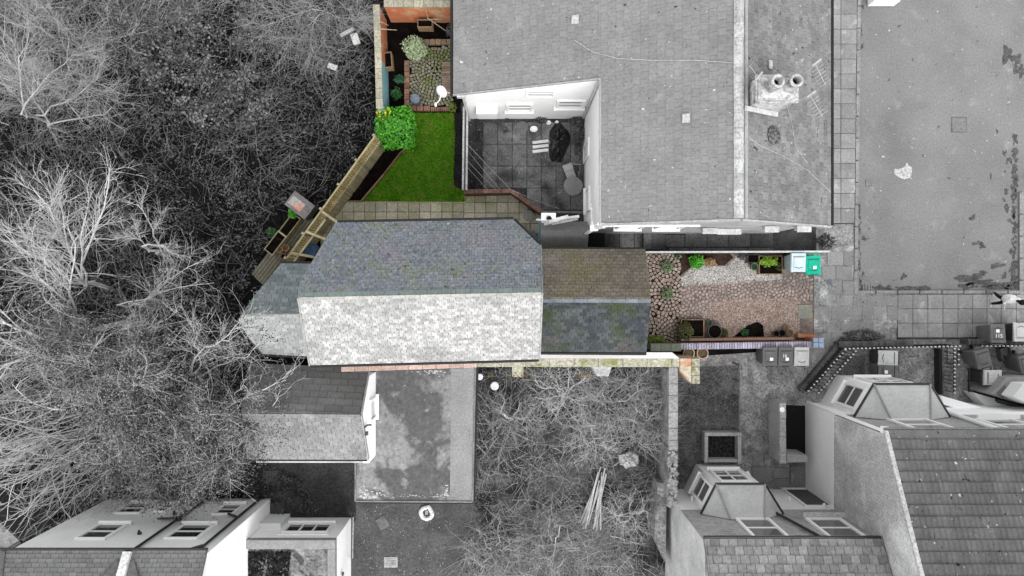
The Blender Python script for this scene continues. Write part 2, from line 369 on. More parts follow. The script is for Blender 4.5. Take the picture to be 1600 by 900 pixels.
# ---------------------------------------------------------------- the setting
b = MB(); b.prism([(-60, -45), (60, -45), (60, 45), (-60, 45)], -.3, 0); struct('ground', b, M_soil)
sheet('car_park', [(1338, -120), (1760, -120), (1760, 456), (1336, 456)], .004, M_asph, .1)
kb = thing('kerb', None, None, (0, 0, 0)); del_keys = [kb.pop(k) for k in list(kb.keys())]; kb['kind'] = 'structure'
y = -60
while y < 456: slab_px('kerbstone', kb, M_kerb, 1334.2 + (456 - y) * .012, y, 1340.2 + (456 - y) * .012, y + 34, .11, .2, .25); y += 34.5
x = 1334
while x < 1700: slab_px('kerbstone', kb, M_kerb, x, 453.6, x + 34, 459.2, .11, .2, .25); x += 34.5
x = 1594; y = 300
while y < 452: slab_px('kerbstone', kb, M_kerb, 1593, y, 1600, y + 34, .09, .2, .25); y += 34.5
sheet('concrete_forecourt', [(940, 350), (1340, 340), (1335, 457), (1760, 459), (1760, 560), (1600, 640), (1262, 640), (1262, 800), (1040, 800), (1040, 560), (1262, 545), (1262, 395), (940, 392)], .03, M_conc, .2)
# paving strip beside the big house
st = sheet('pavement_strip', [(1210, -60), (1340, -60), (1335, 350), (1210, 350)], .062, M_joint, .1)
for i in range(-1, 16):
    y0 = -1.5 + 23.35 * i
    if y0 < 345:
        slab_px('paving_slab', st, M_slabg, 1314, y0, 1334.2 + (456 - y0) * .012, y0 + 23.35, .1); slab_px('paving_slab', st, M_slabg, 1290.6, y0, 1314, y0 + 23.35, .1)
pv = sheet('south_pavement', [(1402, 459), (1700, 459), (1700, 530), (1402, 530)], .062, M_joint, .1)
xs = [1403, 1426.5, 1450, 1473.5, 1497, 1520, 1542.5, 1564.5, 1588, 1611, 1634]
for r in range(3):
    for a, c in zip(xs, xs[1:]): slab_px('paving_slab', pv, M_slabg, a, 459.8 + r * 22.6, c, 459.8 + (r + 1) * 22.6, .1)
# worn stone flags east of the front garden
fl = sheet('flagged_path', [(1272, 395), (1334, 380), (1334, 459), (1402, 460), (1402, 512), (1345, 520), (1308, 538), (1262, 600), (1262, 545), (1290, 545), (1272, 520)], .06, M_conc, .1)
fpoly = [(1272, 400), (1333, 392), (1333, 461), (1401, 461), (1401, 508), (1345, 516), (1306, 536), (1264, 592), (1264, 552), (1292, 545), (1272, 525)]
y = 392
while y < 600:
    hrow = random.choice((17, 20, 23)); x = 1266 + random.uniform(-8, 4)
    while x < 1402:
        w = random.choice((17, 22, 26, 31))
        if inside((x + w / 2, y + hrow / 2), fpoly) and inside((x + 3, y + hrow / 2), fpoly): slab_px('flagstone', fl, M_slabg, x, y, x + w, y + hrow, .075 + random.uniform(-.008, .008), .05, .6)
        x += w
    y += hrow
# sunk path behind the front garden
bp = sheet('side_path', [(940, 345), (1275, 343), (1275, 392), (940, 392)], .04, M_joint, .06)
for a, c, y0, y1 in ((1039, 1070, 366, 386), (1070, 1105, 363, 386), (1105, 1139, 363, 386), (1139, 1173, 363, 386), (1173, 1208, 363, 386), (968, 991, 359, 387), (991, 1014, 359, 391)): slab_px('paving_slab', bp, M_slabb, a, y0, c, y1, .085, .05, .4)
for i in range(46):
    a = 962 + i * 5.2; w = random.uniform(4, 7); slab_px('cobble', bp, M_slabb, a, 351.5 + random.uniform(-1, 1), a + w, 358 + random.uniform(-1, 1), .075, .05, .6)
    if i > 14: a += 9; slab_px('cobble', bp, M_slabb, a - 4, 386.6, a + w, 391.5, .075, .05, .6)
so = thing('stone_steps', 'three dark stone steps in the sunk side path beside the front garden', 'steps', P(1027, 375))
for i, (a, c) in enumerate(((1014, 1026), (1026, 1038), (1003, 1015))):
    p, q = P(a, 359), P(c, 391); zz = (.22, .14, .3)[i]; block('step', so, M_slabb, ((p.x + q.x) / 2, (p.y + q.y) / 2, .04), (q.x - p.x - .01, p.y - q.y, zz), 0, 0, .03)

# courtyard, patio
cy = sheet('courtyard', [(720, 160), (945, 160), (945, 352), (843, 352), (722, 305)], .022, M_joint, .04)
cpoly = [(752, 188), (918, 188), (918, 334), (848, 330), (800, 296), (752, 296)]
for i in range(9):
    for j in range(8):
        x0, y0 = 732 + 22.8 * i, 156 + 34.5 * j
        if j > 5: continue
        if inside((x0 + 11, y0 + 17), [(745, 176), (925, 176), (925, 345), (850, 338), (800, 302), (745, 302)]): slab_px('paving_slab', cy, M_slabd, x0, y0, x0 + 22.8, y0 + 34.5, .06, .05, .35)
pt = sheet('patio', [(518, 318), (723, 315), (728, 300), (800, 300), (850, 330), (850, 420), (810, 400), (505, 400)], .022, M_joint, .04)
for i in range(-2, 19):
    for j in range(7):
        x0, y0 = 535 + 17.25 * i, 299.5 + 16.6 * j
        if i < 11: y0 += -1.5
        if inside((x0 + 8.6, y0 + 8.3), [(522, 315.5), (728, 315.5), (728, 299), (800, 299), (848, 334), (848, 392), (480, 392)]): slab_px('paving_slab', pt, M_slabc, x0, y0, x0 + 17.25, y0 + 16.6, .055, .05, .3)
b = MB(); b.lathe([(.22, 0), (.22, .03), (.2, .035)], P(826, 337, .056), 20); o = b.build('drain_cover', mat('pale_cover', rgb(.27, .27, .24), rgb(.3, .3, .27), 3), None); tag(o, 'pale round drain cover set into the buff patio slabs', 'drain cover')

# lawn
M_turf = mat('turf', rgb(.02, .07, .004), rgb(.03, .09, .006), 2, fine=.4)
M_grass = mat('grass_blade', rgb(.06, .195, .006), rgb(.11, .27, .012), 2.2, piece=.5, fine=0, rough=.6, stains=((rgb(.19, .24, .04), 3.2, .5, .64, .7),), bump=0)
LAWN = [(647, 176.5), (709, 176.5), (711, 211), (708.5, 262), (709, 291), (728.5, 299), (728.5, 315), (568, 314.5), (600, 277), (626, 243), (641, 229), (650, 216)]
sheet('lawn_soil', LAWN, .05, M_turf, .05)
def blades(name, poly, z, n, m, ln=.06, w=.012):
    xs = np.array([p[0] for p in poly]); ys = np.array([p[1] for p in poly]); pts = []
    while len(pts) < n:
        q = (random.uniform(xs.min(), xs.max()), random.uniform(ys.min(), ys.max()))
        if inside(q, poly): pts.append(P(q[0], q[1], z))
    p = np.array(pts); a = RNG.uniform(0, 6.28, n); d = np.stack([np.cos(a), np.sin(a), 0 * a], 1); s = np.stack([-np.sin(a), np.cos(a), 0 * a], 1)
    l = RNG.uniform(.6, 1.3, n)[:, None] * ln; tip = p + d * l * RNG.uniform(.3, .9, n)[:, None] + np.array([0, 0, 1.]) * l * .7
    V = np.stack([p - s * w, p + s * w, tip], 1).reshape(-1, 3); Fq = np.arange(n * 3).reshape(-1, 3)
    return np_mesh(name, V, Fq, m)
tag(blades('grass', LAWN, .05, 26000, M_grass), 'short bright green lawn grass beside the courtyard fence', 'grass', kind='stuff')
sheet('soil_strip', [(709, 176), (723, 176), (724, 298), (709, 291)], .035, mat('strip_soil', rgb(.012, .011, .012), rgb(.02, .018, .02), 3, fine=.4, bump=.8, bscale=30), .03)
sheet('garden_bed', [(597, 20), (709, 20), (709, 176), (650, 176), (650, 216), (626, 243), (566, 314), (540, 314), (600, 215)], .02, M_soilc, .02)
sheet('back_lane', [(545, 770), (740, 770), (735, 960), (520, 960)], .02, mat('lane_tarmac', g(.055), g(.085), .9, fine=.3, stains=((g(.12), .8, .55, .75, .5), (g(.03), .9, .55, .75, .5))), .02)
sheet('back_yard', [(380, 700), (556, 700), (556, 815), (380, 815)], .024, mat('mossy_yard', g(.025), g(.045), .9, fine=.4, stains=((g(.09), 1.2, .58, .72, .6), (g(.01), 1.0, .5, .7, .6))), .02)
sheet('rough_plot', [(740, 575), (1050, 575), (1050, 960), (700, 960)], .016, mat('rough_earth', g(.045), g(.1), 1.5, fine=.55, fscale=8, bump=1, bscale=12, stains=((g(.012), .9, .48, .6, .85),)), .016)

# ---------------------------------------------------------------- the big slate-roofed house
Zw = lambda x: 4.0 + .39 * (x + 1.85)         # its west slope
RX, RZ, EX, EZ = 6.89, 7.41, 10.67, 5.0
YS, YN, YT, CX = 2.1, 6.86, 12.5, 2.91
big = thing('slate_roofed_house', 'large house with broad grey slate roof wrapped round a white walled courtyard', 'house', (5, 6, 0))
b = MB()
def wall_poly(bb, a, c, z0, za, zc, th=.25, nx=None):
    """Wall panel between plan points a and c with a sloping top, thickened to the left of a->c."""
    a, c = Vector((*a, 0)), Vector((*c, 0)); d = (c - a).normalized(); n = Vector((-d.y, d.x, 0)) * th
    bb.hexa([a + Vector((0, 0, z0)), c + Vector((0, 0, z0)), c + n + Vector((0, 0, z0)), a + n + Vector((0, 0, z0))], [a + Vector((0, 0, za)), c + Vector((0, 0, zc)), c + n + Vector((0, 0, zc)), a + n + Vector((0, 0, za))])
e = .1
wall_poly(b, (-1.8, YN), (CX, YN), 0, Zw(-1.8) - e, Zw(CX) - e); b.build('courtyard_wall', M_white, big)
b = MB(); wall_poly(b, (CX, YN), (CX, YS + .1), 0, Zw(CX) - e, Zw(CX) - e); b.build('courtyard_side_wall', M_white, big)
b = MB(); wall_poly(b, (CX + .26, YS + .1), (RX, YS + .1), 0, Zw(CX + .26) - e, RZ - e); wall_poly(b, (RX, YS + .1), (EX - .25, YS + .1), 0, RZ - e, EZ + .05); b.build('gable_wall', mat('grey_gable', g(.25), g(.35), 1, fine=.2), big)
b = MB(); wall_poly(b, (EX - .25, YS + .36), (EX - .25, YT), 0, EZ + .05, EZ + .05); b.build('east_wall', M_rend, big)
b = MB(); wall_poly(b, (-1.8, YT), (-1.8, YN + .26), 0, Zw(-1.8) - e, Zw(-1.8) - e); b.build('west_wall', M_rend, big)
def pw(x, y): return Vector((x, y, Zw(x)))
d1 = roof_slope(big, [pw(-2.05, YT), pw(-2.05, YN - .06), pw(CX - .04, YN - .06), pw(CX - .04, YT)], M_sl_w, .24, .262, 150, .006, .002, u0=.03, gapf=.012)
d2 = roof_slope(big, [pw(CX - .036, YT), pw(CX - .036, YS), pw(RX, YS), pw(RX, YT)], M_sl_w, .24, .262, 150, .006, .002, u0=.03, gapf=.012)
d3 = roof_slope(big, [(EX, YS - .02, EZ), (EX, YT, EZ), (RX, YT, RZ), (RX, YS - .02, RZ)], M_sl_e, .26, .22, 280, .007, .003, gapf=.015)
M_ridge = mat('pale_ridge_mortar', g(.3), g(.38), 2, piece=.15, fine=.3, stains=((g(.14), 3, .6, .75, .6),))
ridge_tiles(d2, (RX - .06, YS, RZ + .05), (RX - .06, YT, RZ + .05), M_ridge, .46, .3, .09)
b = MB(); b.bar((RX + .19, YS, RZ - .1), (RX + .19, YT, RZ - .1), .1, .02); b.build('flashing', M_lead, d3)
gutter(big, (EX + .06, YS, EZ - .03), (EX + .06, YT, EZ - .03), M_iron, .06)
gutter(big, (-2.12, YN - .1, 3.86), (-2.12, YT, 3.86), M_iron, .05)
b = MB(); b.bar(pw(CX, YS - .05) - Vector((0, 0, .05)), (RX, YS - .05, RZ - .05), .06, .16); b.bar((RX, YS - .05, RZ - .05), (EX, YS - .05, EZ - .05), .06, .16); b.build('bargeboard', mat('grey_barge', g(.25), g(.32), 1.5, fine=.2), big)
b = MB(); b.bar(pw(-2.05, YN - .1) - Vector((0, 0, .02)), pw(CX - .02, YN - .1) - Vector((0, 0, .02)), .05, .1); b.build('bargeboard', mat('grey_barge', g(.25)), big)
b = MB(); b.bar(pw(CX - .07, YN - .1) + Vector((0, 0, -.02)), pw(CX - .07, YS - .05) + Vector((0, 0, -.02)), .05, .1); b.build('bargeboard', M_lead, big)
for k in ((899, 31), (1072, 185)):
    d = (k[0] - 800) / F; xx = d * (H - 4 - .7215) / (1 + .39 * d); zz = Zw(xx); yy = (450 - k[1]) * (H - zz) / F
    b = MB(); b.box((0, 0, .04), (.24, .28, .08)); b.box((0, 0, .09), (.2, .24, .03)); b.build('roof_vent', mat('pale_vent', g(.36), g(.4), 2), d2 if xx > CX else d1, bevel=.012, basis=TRS((xx, yy, zz + .01), 0, (1, 1, 1), 0, -math.atan(.39)))
b = MB(); b.box((0, 0, .03), (.16, .26, .05)); b.box((0, 0, .06), (.12, .2, .02)); b.build('roof_vent', mat('pale_vent', g(.36)), d3, bevel=.01, basis=TRS((8.0, 6.93, RZ - .6375 * (8.0 - RX) + .02), 0, (1, 1, 1), 0, math.atan(.6375)))
# courtyard windows
X_, Y_ = Vector((1, 0, 0)), Vector((0, -1, 0))
gm_w = glass('courtyard_glass', .22)
window(big, (1.0, YN, 3.85), X_, Y_, 1.0, .75, M_white, 1, 2, .06, None, None, gm_w)
window(big, (2.17, YN, 2.45), X_, Y_, 1.05, 1.0, M_upvc, 1, 2, .09, M_upvc, None, gm_w)
window(big, (.28, YN, 1.95), X_, Y_, 1.0, 1.0, M_upvc, 1, 2, .09, M_upvc, None, gm_w)
window(big, (CX, 3.35, 1.9), (0, -1, 0), (-1, 0, 0), .9, 1.15, M_upvc, 1, 2, .08, M_upvc, None, gm_w)
window(big, (CX, 5.3, 1.3), (0, -1, 0), (-1, 0, 0), .7, 1.9, M_upvc, 1, 1, .09, None, None, mat('white_door', g(.7)))
b = MB(); b.box((-.95, YN - .14, 1.55), (.75, .26, .9)); b.box((-.95, YN - .15, 2.03), (.8, .3, .05)); b.build('meter_box', M_upvc, big, bevel=.01)
b = MB(); b.tube([(-1.72, YN - .08, 3.75), (-1.72, YN - .08, .1)], .05, 8); b.box((-1.78, YN - .1, 3.85), (.3, .16, .2)); b.build('downpipe', mat('grey_pipe', g(.5), rough=.4), big)
b = MB(); b.tube([(2.85, YN - .07, 5.5), (2.85, YN - .07, .1)], .045, 8); b.build('downpipe', mat('grey_pipe', g(.5)), big)
b = MB(); b.tube([(3.0, 2.0, 5.7), (2.75, 2.0, 4.8), (2.75, 2.02, .3)], .06, 8); b.box((2.75, 2.02, 4.9), (.26, .2, .24)); b.tube([(2.75, 2.1, 4.4), (2.75, 2.9, 4.2)], .04, 8); b.build('downpipe', mat('pale_pipe', g(.6)), big)
# front face fittings under the south verge
b = MB(); b.tube([(3.1, 2.1, 5.0), (6.3, 2.1, 5.0)], .05, 8); b.build('pipe', mat('pale_pipe', g(.6)), big)
for x0, x1, z in ((6.9, 7.45, 2.9), (7.5, 8.4, 2.6), (8.9, 9.4, 3.6), (10.0, 10.5, 3.7)):
    b = MB(); b.box(((x0 + x1) / 2, YS + .02, z), (x1 - x0 - .05, .16, .3)); b.box(((x0 + x1) / 2, YS - .03, z + .18), (x1 - x0, .22, .05)); b.build('bay_hood', mat('dull_white', g(.4), g(.5), 3, fine=.2), big, bevel=.01)
for x0 in (4.2, 5.6):
    window(big, (x0, YS + .1, 3.6), X_, Y_, .9, 1.2, M_upvc, 1, 2, .08, M_upvc)
# chimney
ch = MB(); ch.hexa([(7.2, 5.5, 6.4), (8.35, 5.5, 6.1), (8.35, 6.2, 6.1), (7.2, 6.2, 6.4)], [(7.2, 5.5, 7.85), (8.35, 5.5, 7.85), (8.35, 6.2, 7.85), (7.2, 6.2, 7.85)])
M_chim = mat('pale_chimney_render', g(.3), g(.42), 3, fine=.35, stains=((g(.12), 3, .5, .64, .7), (g(.55), 5, .6, .7, .5)))
cs = ch.build('chimney', M_chim, big)
b = MB(); b.box((7.775, 5.85, 7.9), (1.27, .82, .1)); b.box((7.775, 5.85, 7.98), (1.15, .7, .07)); b.hexa([(7.25, 5.55, 8.015), (8.3, 5.55, 8.015), (8.3, 6.15, 8.015), (7.25, 6.15, 8.015)], [(7.4, 5.7, 8.1), (8.2, 5.7, 8.1), (8.2, 6.0, 8.1), (7.4, 6.0, 8.1)]); b.build('cap', M_chim, cs, bevel=.012)
b = MB(); b.hexa([(7.0, 5.35, 7.38), (8.3, 5.35, 6.55), (8.3, 5.49, 6.55), (7.0, 5.49, 7.38)], [(7.0, 5.35, 7.43), (8.3, 5.35, 6.62), (8.3, 5.49, 6.62), (7.0, 5.49, 7.43)]); b.build('lead_flashing', mat('white_flashing', g(.4), g(.5), 3, fine=.2), cs)
for xx, yy in ((7.55, 5.88), (8.08, 5.9)):
    b = MB(); b.lathe([(.2, 8.03), (.19, 8.15), (.155, 8.22), (.15, 8.5), (.19, 8.54), (.2, 8.6), (.17, 8.64), (.125, 8.63), (.115, 8.3)], (xx, yy, 0), 20); pot = b.build('chimney_pot', M_chim, cs, smooth=True)
    b = MB(); b.lathe([(.112, 8.3), (.112, 8.32)], (xx, yy, 0), 16); b.build('flue', M_dk, pot)
tag(mossy := MB().lathe([(.2, 0), (.3, .04), (.2, .1), (.05, .12)], (0, 0, 0), 14).build('moss_clump', mat('dark_moss', g(.05), g(.16), 14, fine=.5, bump=1), None, basis=TRS((8.15, 4.75, 6.63), 0, (1, 1, 1), 0, .56)), 'dark moss clump growing on the slates below the chimney', 'moss')
# aerials
M_alu = mat('aluminium', g(.3), g(.4), 4, rough=.4, metal=.2, fine=.1)
def aerial(label, base, top, tip, n=8, ln=.36):
    t = thing('tv_aerial', label, 'aerial', base, 'aerials on the chimney')
    base, top, tip = Vector(base), Vector(top), Vector(tip)
    b = MB(); b.tube([base, top], .016, 6); b.build('mast', M_alu, t)
    d = (tip - top); s = d.cross(Vector((0, 0, 1))).normalized(); o0 = top - d * .15
    b = MB(); b.tube([o0, tip], .009, 5); b.build('boom', M_alu, t)
    for i in range(n):
        p = o0 + (tip - o0) * ((i + .5) / n); b = MB(); b.tube([p - s * ln / 2, p + s * ln / 2], .005, 4); b.build('element', M_alu, t)
    b = MB(); b.box(o0 + (tip - o0) * .12, (.05, .3, .22), math.atan2(d.y, d.x)); b.build('reflector', M_alu, t)
aerial('slim aerial leaning on the ridge side of the chimney', (7.1, 5.85, 7.6), P(1184, 120, 8.5), P(1171, 102, 8.7))
aerial('long toothed aerial above the farther chimney pot', (8.35, 6.1, 7.9), P(1274, 100, 9.8), P(1290, 133, 9.6))
aerial('crossed aerial on a slanting mast south of the chimney', (8.1, 5.4, 7.5), P(1266, 149, 8.9), P(1285, 182, 8.8))
def cable(name, label, pts, r=.010, m=None):
    b = MB(); b.tube(pts, r, 5); o = b.build(name, m or mat('pale_cable', g(.32), g(.42), 3), None); return tag(o, label, 'cable')
cable('cable', 'thin pale cable sagging across the broad roof towards the ridge', [pw(x, yy) + Vector((0, 0, .05)) for x, yy in ((2.05, 8.1), (2.6, 7.65), (3.4, 7.33), (4.4, 7.15), (5.6, 7.0), (6.85, 6.75))])
def pe(px, py, dz=.03):
    d = (px - 800) / F; x = d * (H - RZ - .6375 * RX) / (1 - .6375 * d); z = RZ - .6375 * (x - RX); return Vector((x, (450 - py) * (H - z) / F, z + dz))
cable('cable', 'loose pale wire running down the slates below the chimney', [pe(*q) for q in ((1229, 165), (1236, 190), (1240, 215), (1243, 232), (1252, 243), (1262, 256))], .008)
cable('cable', 'long wire crossing the slates from ridge to eaves corner', [pe(*q) for q in ((1168, 214), (1188, 228), (1225, 245), (1262, 267), (1297, 300))], .008)
cable('cable', 'kinked wire along the ridge south of the chimney', [pe(*q) for q in ((1175, 160), (1169, 185), (1164, 198), (1163, 240))], .008)
# dish
t = thing('satellite_dish', 'white satellite dish on an arm at the garden corner of the broad roof', 'satellite dish', P(717, 150, 3.6))
pc = P(690, 143, 3.7); dn = Vector((-.5, -.75, .5)).normalized(); q = dn.to_track_quat('Z', 'Y').to_matrix().to_4x4()
b = MB(); b.lathe([(.02, -.05), (.15, -.04), (.27, 0), (.275, .012), (.15, -.02), (.02, -.03)], (0, 0, 0), 20); b.build('dish', M_upvc, t, smooth=True, basis=Matrix.Translation(pc) @ q @ Matrix.Diagonal((.8, 1, 1, 1)))
b = MB(); b.tube([pc - dn * .04, pc + dn * .1 + Vector((-.02, -.25, .0)), pc + dn * .3 + Vector((-.05, -.25, -.05))], .018, 6); b.box(pc + dn * .3 + Vector((-.05, -.27, -.05)), (.07, .12, .07)); b.build('feed_arm', M_upvc, t)
b = MB(); b.tube([pc - dn * .04, P(712, 148, 3.6), P(722, 146, 3.6)], .02, 6); b.build('bracket', mat('grey_pipe', g(.5)), t)
# ---------------------------------------------------------------- the main house
house = thing('slate_house', 'long house with one pale and one purple slate roof slope in the colour garden', 'house', P(650, 460))
ZR, ZE = 7.6, 5.8
RL, RR = P(467, 464, ZR), P(846, 456, ZR)
NE1, NE2, NW1 = P(843, 383, 6.35), P(802, 343.5, ZE), P(527, 348.5, ZE); NW2 = P(470, 441, 7.2)
SL, SR = P(485, 570, ZE), P(842, 560.5, ZE)
# put the cut corners on the slope planes
def on_plane(px, py, a, b, c):
    a, b, c = Vector(a), Vector(b), Vector(c); n = (b - a).cross(c - a); cam0 = Vector((0, 0, H)); d = P(px, py, 0) - cam0
    return cam0 + d * ((a - cam0).dot(n) / d.dot(n))
NWx = P(475, 352, ZE)
NE1 = on_plane(843.5, 384, NW1, NE2, RR); NW2 = on_plane(471, 440, NW1, NE2, RR)
RLn = on_plane(467, 464, NW1, NE2, RR)
M_house = mat('house_render', rgb(.3, .28, .25), rgb(.36, .34, .3), 1, fine=.15)
b = MB(); fp = [Vector((p.x * .985, p.y * .96, 0)) for p in (NW1, NW2, RL, SL, SR, RR, NE1, NE2)]
lo = list(reversed(fp)); 
if sum(a.x * c.y - c.x * a.y for a, c in zip(lo, lo[1:] + lo[:1])) < 0: lo.reverse()
def zroof(p): return 5.62 if (abs(p.y) > 1.9) else (7.3 if abs(p.y) < .5 else 6.2)
b.hexa(lo, [p + Vector((0, 0, min(zroof(p), 5.6))) for p in lo]); b.build('wall', M_house, house)
for s in (RL, RR):
    b = MB()
    k = .97; ys, yn = SL.y * .95, 2.05; x0 = s.x * .975; sg = 1 if s is RR else -1
    b.add([(x0, ys, 5.6), (x0, 1.15, 6.1), (x0, s.y, ZR - .12), (x0 - sg * .2, ys, 5.6), (x0 - sg * .2, 1.15, 6.1), (x0 - sg * .2, s.y, ZR - .12)], [(0, 1, 2), (5, 4, 3), (0, 3, 4, 1), (1, 4, 5, 2), (2, 5, 3, 0)])
    b.build('gable', M_house, house)
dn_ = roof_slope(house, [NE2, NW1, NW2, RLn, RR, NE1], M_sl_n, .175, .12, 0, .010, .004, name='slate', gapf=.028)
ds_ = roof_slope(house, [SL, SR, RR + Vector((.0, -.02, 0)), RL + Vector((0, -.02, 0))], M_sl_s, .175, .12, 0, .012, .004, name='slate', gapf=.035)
M_rn = mat('blue_ridge_capping', rgb(.13, .16, .165), rgb(.15, .18, .165), 2, piece=.12, fine=.15, stains=((rgb(.16, .19, .08), 1.5, .6, .75, .5),))
def cap_strip(parent, p, q, off, w, m, n, up=.04, name='ridge_tile'):
    p, q = Vector(p), Vector(q)
    for i in range(n):
        a = p + (q - p) * ((i + .012) / n); c = p + (q - p) * ((i + .988) / n); o = Vector(off).normalized() * w
        b = MB(); z = Vector((0, 0, up + random.uniform(-.004, .004))); t = Vector((0, 0, -.03))
        b.hexa([a + t + z, c + t + z, c + o + t + z, a + o + t + z] if o.y > 0 else [a + o + t + z, c + o + t + z, c + t + z, a + t + z], [a + z, c + z, c + o + z, a + o + z] if o.y > 0 else [a + o + z, c + o + z, c + z, a + z]); b.build(name, m, parent)
sn = (NE2 - RR); sn = Vector((0, sn.y, sn.z)); ss = SR - RR; ss = Vector((0, ss.y, ss.z))
cap_strip(dn_, RLn, RR, sn, .17, M_rn, 17); cap_strip(ds_, RL + Vector((0, -.01, 0)), RR + Vector((0, -.01, 0)), ss, .13, mat('pale_ridge_slate', rgb(.25, .248, .235), rgb(.31, .305, .29), 1.5, piece=.16, fine=.2), 16)
gutter(house, NW1 + Vector((0, .05, -.04)), NE2 + Vector((0, .05, -.04)), M_iron, .05)
gutter(house, SL + Vector((0, -.05, -.05)), SR + Vector((0, -.05, -.05)), M_iron, .055)
b = MB(); b.tube([NE2 + Vector((.03, .03, -.03)), NE1 + Vector((.06, .04, -.03))], .04, 6); b.tube([NE2 + Vector((.1, 0, -.1)), NE2 + Vector((.12, -.02, -5.5))], .045, 8); b.build('downpipe', M_iron, house)
for p_, q_, s_ in ((RL, SL, -.03), (RR, SR, .03)): b = MB(); b.bar(p_ + Vector((s_, 0, -.06)), q_ + Vector((s_, 0, -.06)), .05, .14); b.build('bargeboard', mat('pale_barge', g(.2), g(.3), 2), house)
b = MB(); b.bar(RLn + Vector((-.02, 0, -.05)), NW2 + Vector((-.02, 0, -.05)), .04, .1); b.bar(NW2 + Vector((-.02, 0, -.05)), NW1 + Vector((-.02, 0.02, -.05)), .04, .1); b.build('bargeboard', mat('blue_barge', rgb(.12, .14, .16), rgb(.2, .2, .2), 3), house)
b = MB(); b.bar(RR + Vector((.03, .02, -.05)), NE1 + Vector((.03, 0, -.05)), .04, .1); b.build('bargeboard', mat('blue_barge', rgb(.12, .14, .16), rgb(.2, .2, .2), 3), house)
# west annex
wz, we = 5.0, 4.0
Wr0, Wr1 = P(383, 491, wz), P(480, 487, wz)
Wn0, Wn1 = P(440, 412, we), P(500, 412.5, we)
Ws0, Ws1, Wt = P(411, 552.5, we), P(495, 557, we), P(373, 500, wz)
a3 = on_plane(376, 492, Wn0, Wn1, Wr1); a1 = on_plane(482, 489, Wn0, Wn1, Wr1)
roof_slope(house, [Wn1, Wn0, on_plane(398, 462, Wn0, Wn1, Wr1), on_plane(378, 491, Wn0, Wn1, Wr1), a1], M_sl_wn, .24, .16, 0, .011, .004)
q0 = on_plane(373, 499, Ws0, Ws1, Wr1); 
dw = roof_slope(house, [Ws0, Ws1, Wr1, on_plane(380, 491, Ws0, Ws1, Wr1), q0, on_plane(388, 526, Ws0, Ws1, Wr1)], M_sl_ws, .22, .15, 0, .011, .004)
cap_strip(dw, P(380, 491, wz), Wr1, (0, 1, -.7), .16, mat('dull_ridge', rgb(.2, .21, .18), rgb(.24, .24, .2), 2, piece=.12), 5); cap_strip(dw, P(380, 491, wz), Wr1, (0, -1, -.7), .1, mat('dull_ridge', g(.2)), 5)
gutter(house, Ws0 + Vector((-.1, -.05, -.05)), Ws1 + Vector((0, -.05, -.05)), M_iron, .05); gutter(house, Wn0 + Vector((0, .05, -.04)), Wn1 + Vector((0, .05, -.04)), M_iron, .04)
b = MB(); poly = [P(385, 500, 3.9), P(412, 550, 3.9), P(500, 553, 3.9), P(500, 416, 3.9), P(443, 416, 3.9)]; b.prism(poly, 0, 3.85); b.build('annex_wall', M_house, house)
b = MB(); b.bar(Vector(q0) + Vector((-.03, 0, -.05)), on_plane(388, 526, Ws0, Ws1, Wr1) + Vector((-.03, 0, -.05)), .05, .12); b.bar(on_plane(388, 526, Ws0, Ws1, Wr1) + Vector((-.03, 0, -.05)), Ws0 + Vector((-.05, 0, -.05)), .05, .12); b.build('fascia', M_black, house)
# east annex
ez, ee = 4.9, 3.8
Er0, Er1 = P(838, 467, ez), P(1017, 467.5, ez); En0, En1 = P(836, 389, ee), P(1008.5, 390, ee); Es0, Es1 = P(832, 549, ee), P(1010, 550, ee)
de = roof_slope(house, [En1, En0, Er0, Er1], M_sl_a, .21, .14, 0, .01, .004)
roof_slope(house, [Es0, Es1, Er1, Er0], M_sl_b, .21, .14, 0, .011, .005)
M_er = mat('grey_ridge_roll', rgb(.1, .115, .14), rgb(.15, .16, .18), 2, piece=.15, fine=.15)
cap_strip(de, Er0, Er1, (0, -1, -.7), .15, M_er, 9, .05); cap_strip(de, Er0, Er1, (0, 1, -.7), .09, mat('brown_ridge', rgb(.15, .13, .11), rgb(.18, .16, .13), 2, piece=.15), 9, .046)
gutter(house, En0 + Vector((0, .04, -.04)), En1 + Vector((0, .04, -.04)), M_iron, .04); gutter(house, Es0 + Vector((0, -.06, -.04)), Es1 + Vector((0, -.06, -.04)), M_iron, .06)
b = MB(); b.prism([(En0.x - .3, En0.y - .08), (En1.x - .15, En1.y - .08), (Es1.x - .15, Es1.y + .1), (Es0.x - .3, Es0.y + .1)], 0, 3.7); b.build('annex_wall', M_house, house)
b = MB(); x0 = En1.x - .15; b.add([(x0, En1.y - .1, 3.7), (x0, Es1.y + .12, 3.7), (x0, Er1.y, 4.75), (x0 - .2, En1.y - .1, 3.7), (x0 - .2, Es1.y + .12, 3.7), (x0 - .2, Er1.y, 4.75)], [(0, 2, 1), (3, 4, 5), (0, 3, 5, 2), (2, 5, 4, 1)]); b.build('gable', M_house, house)

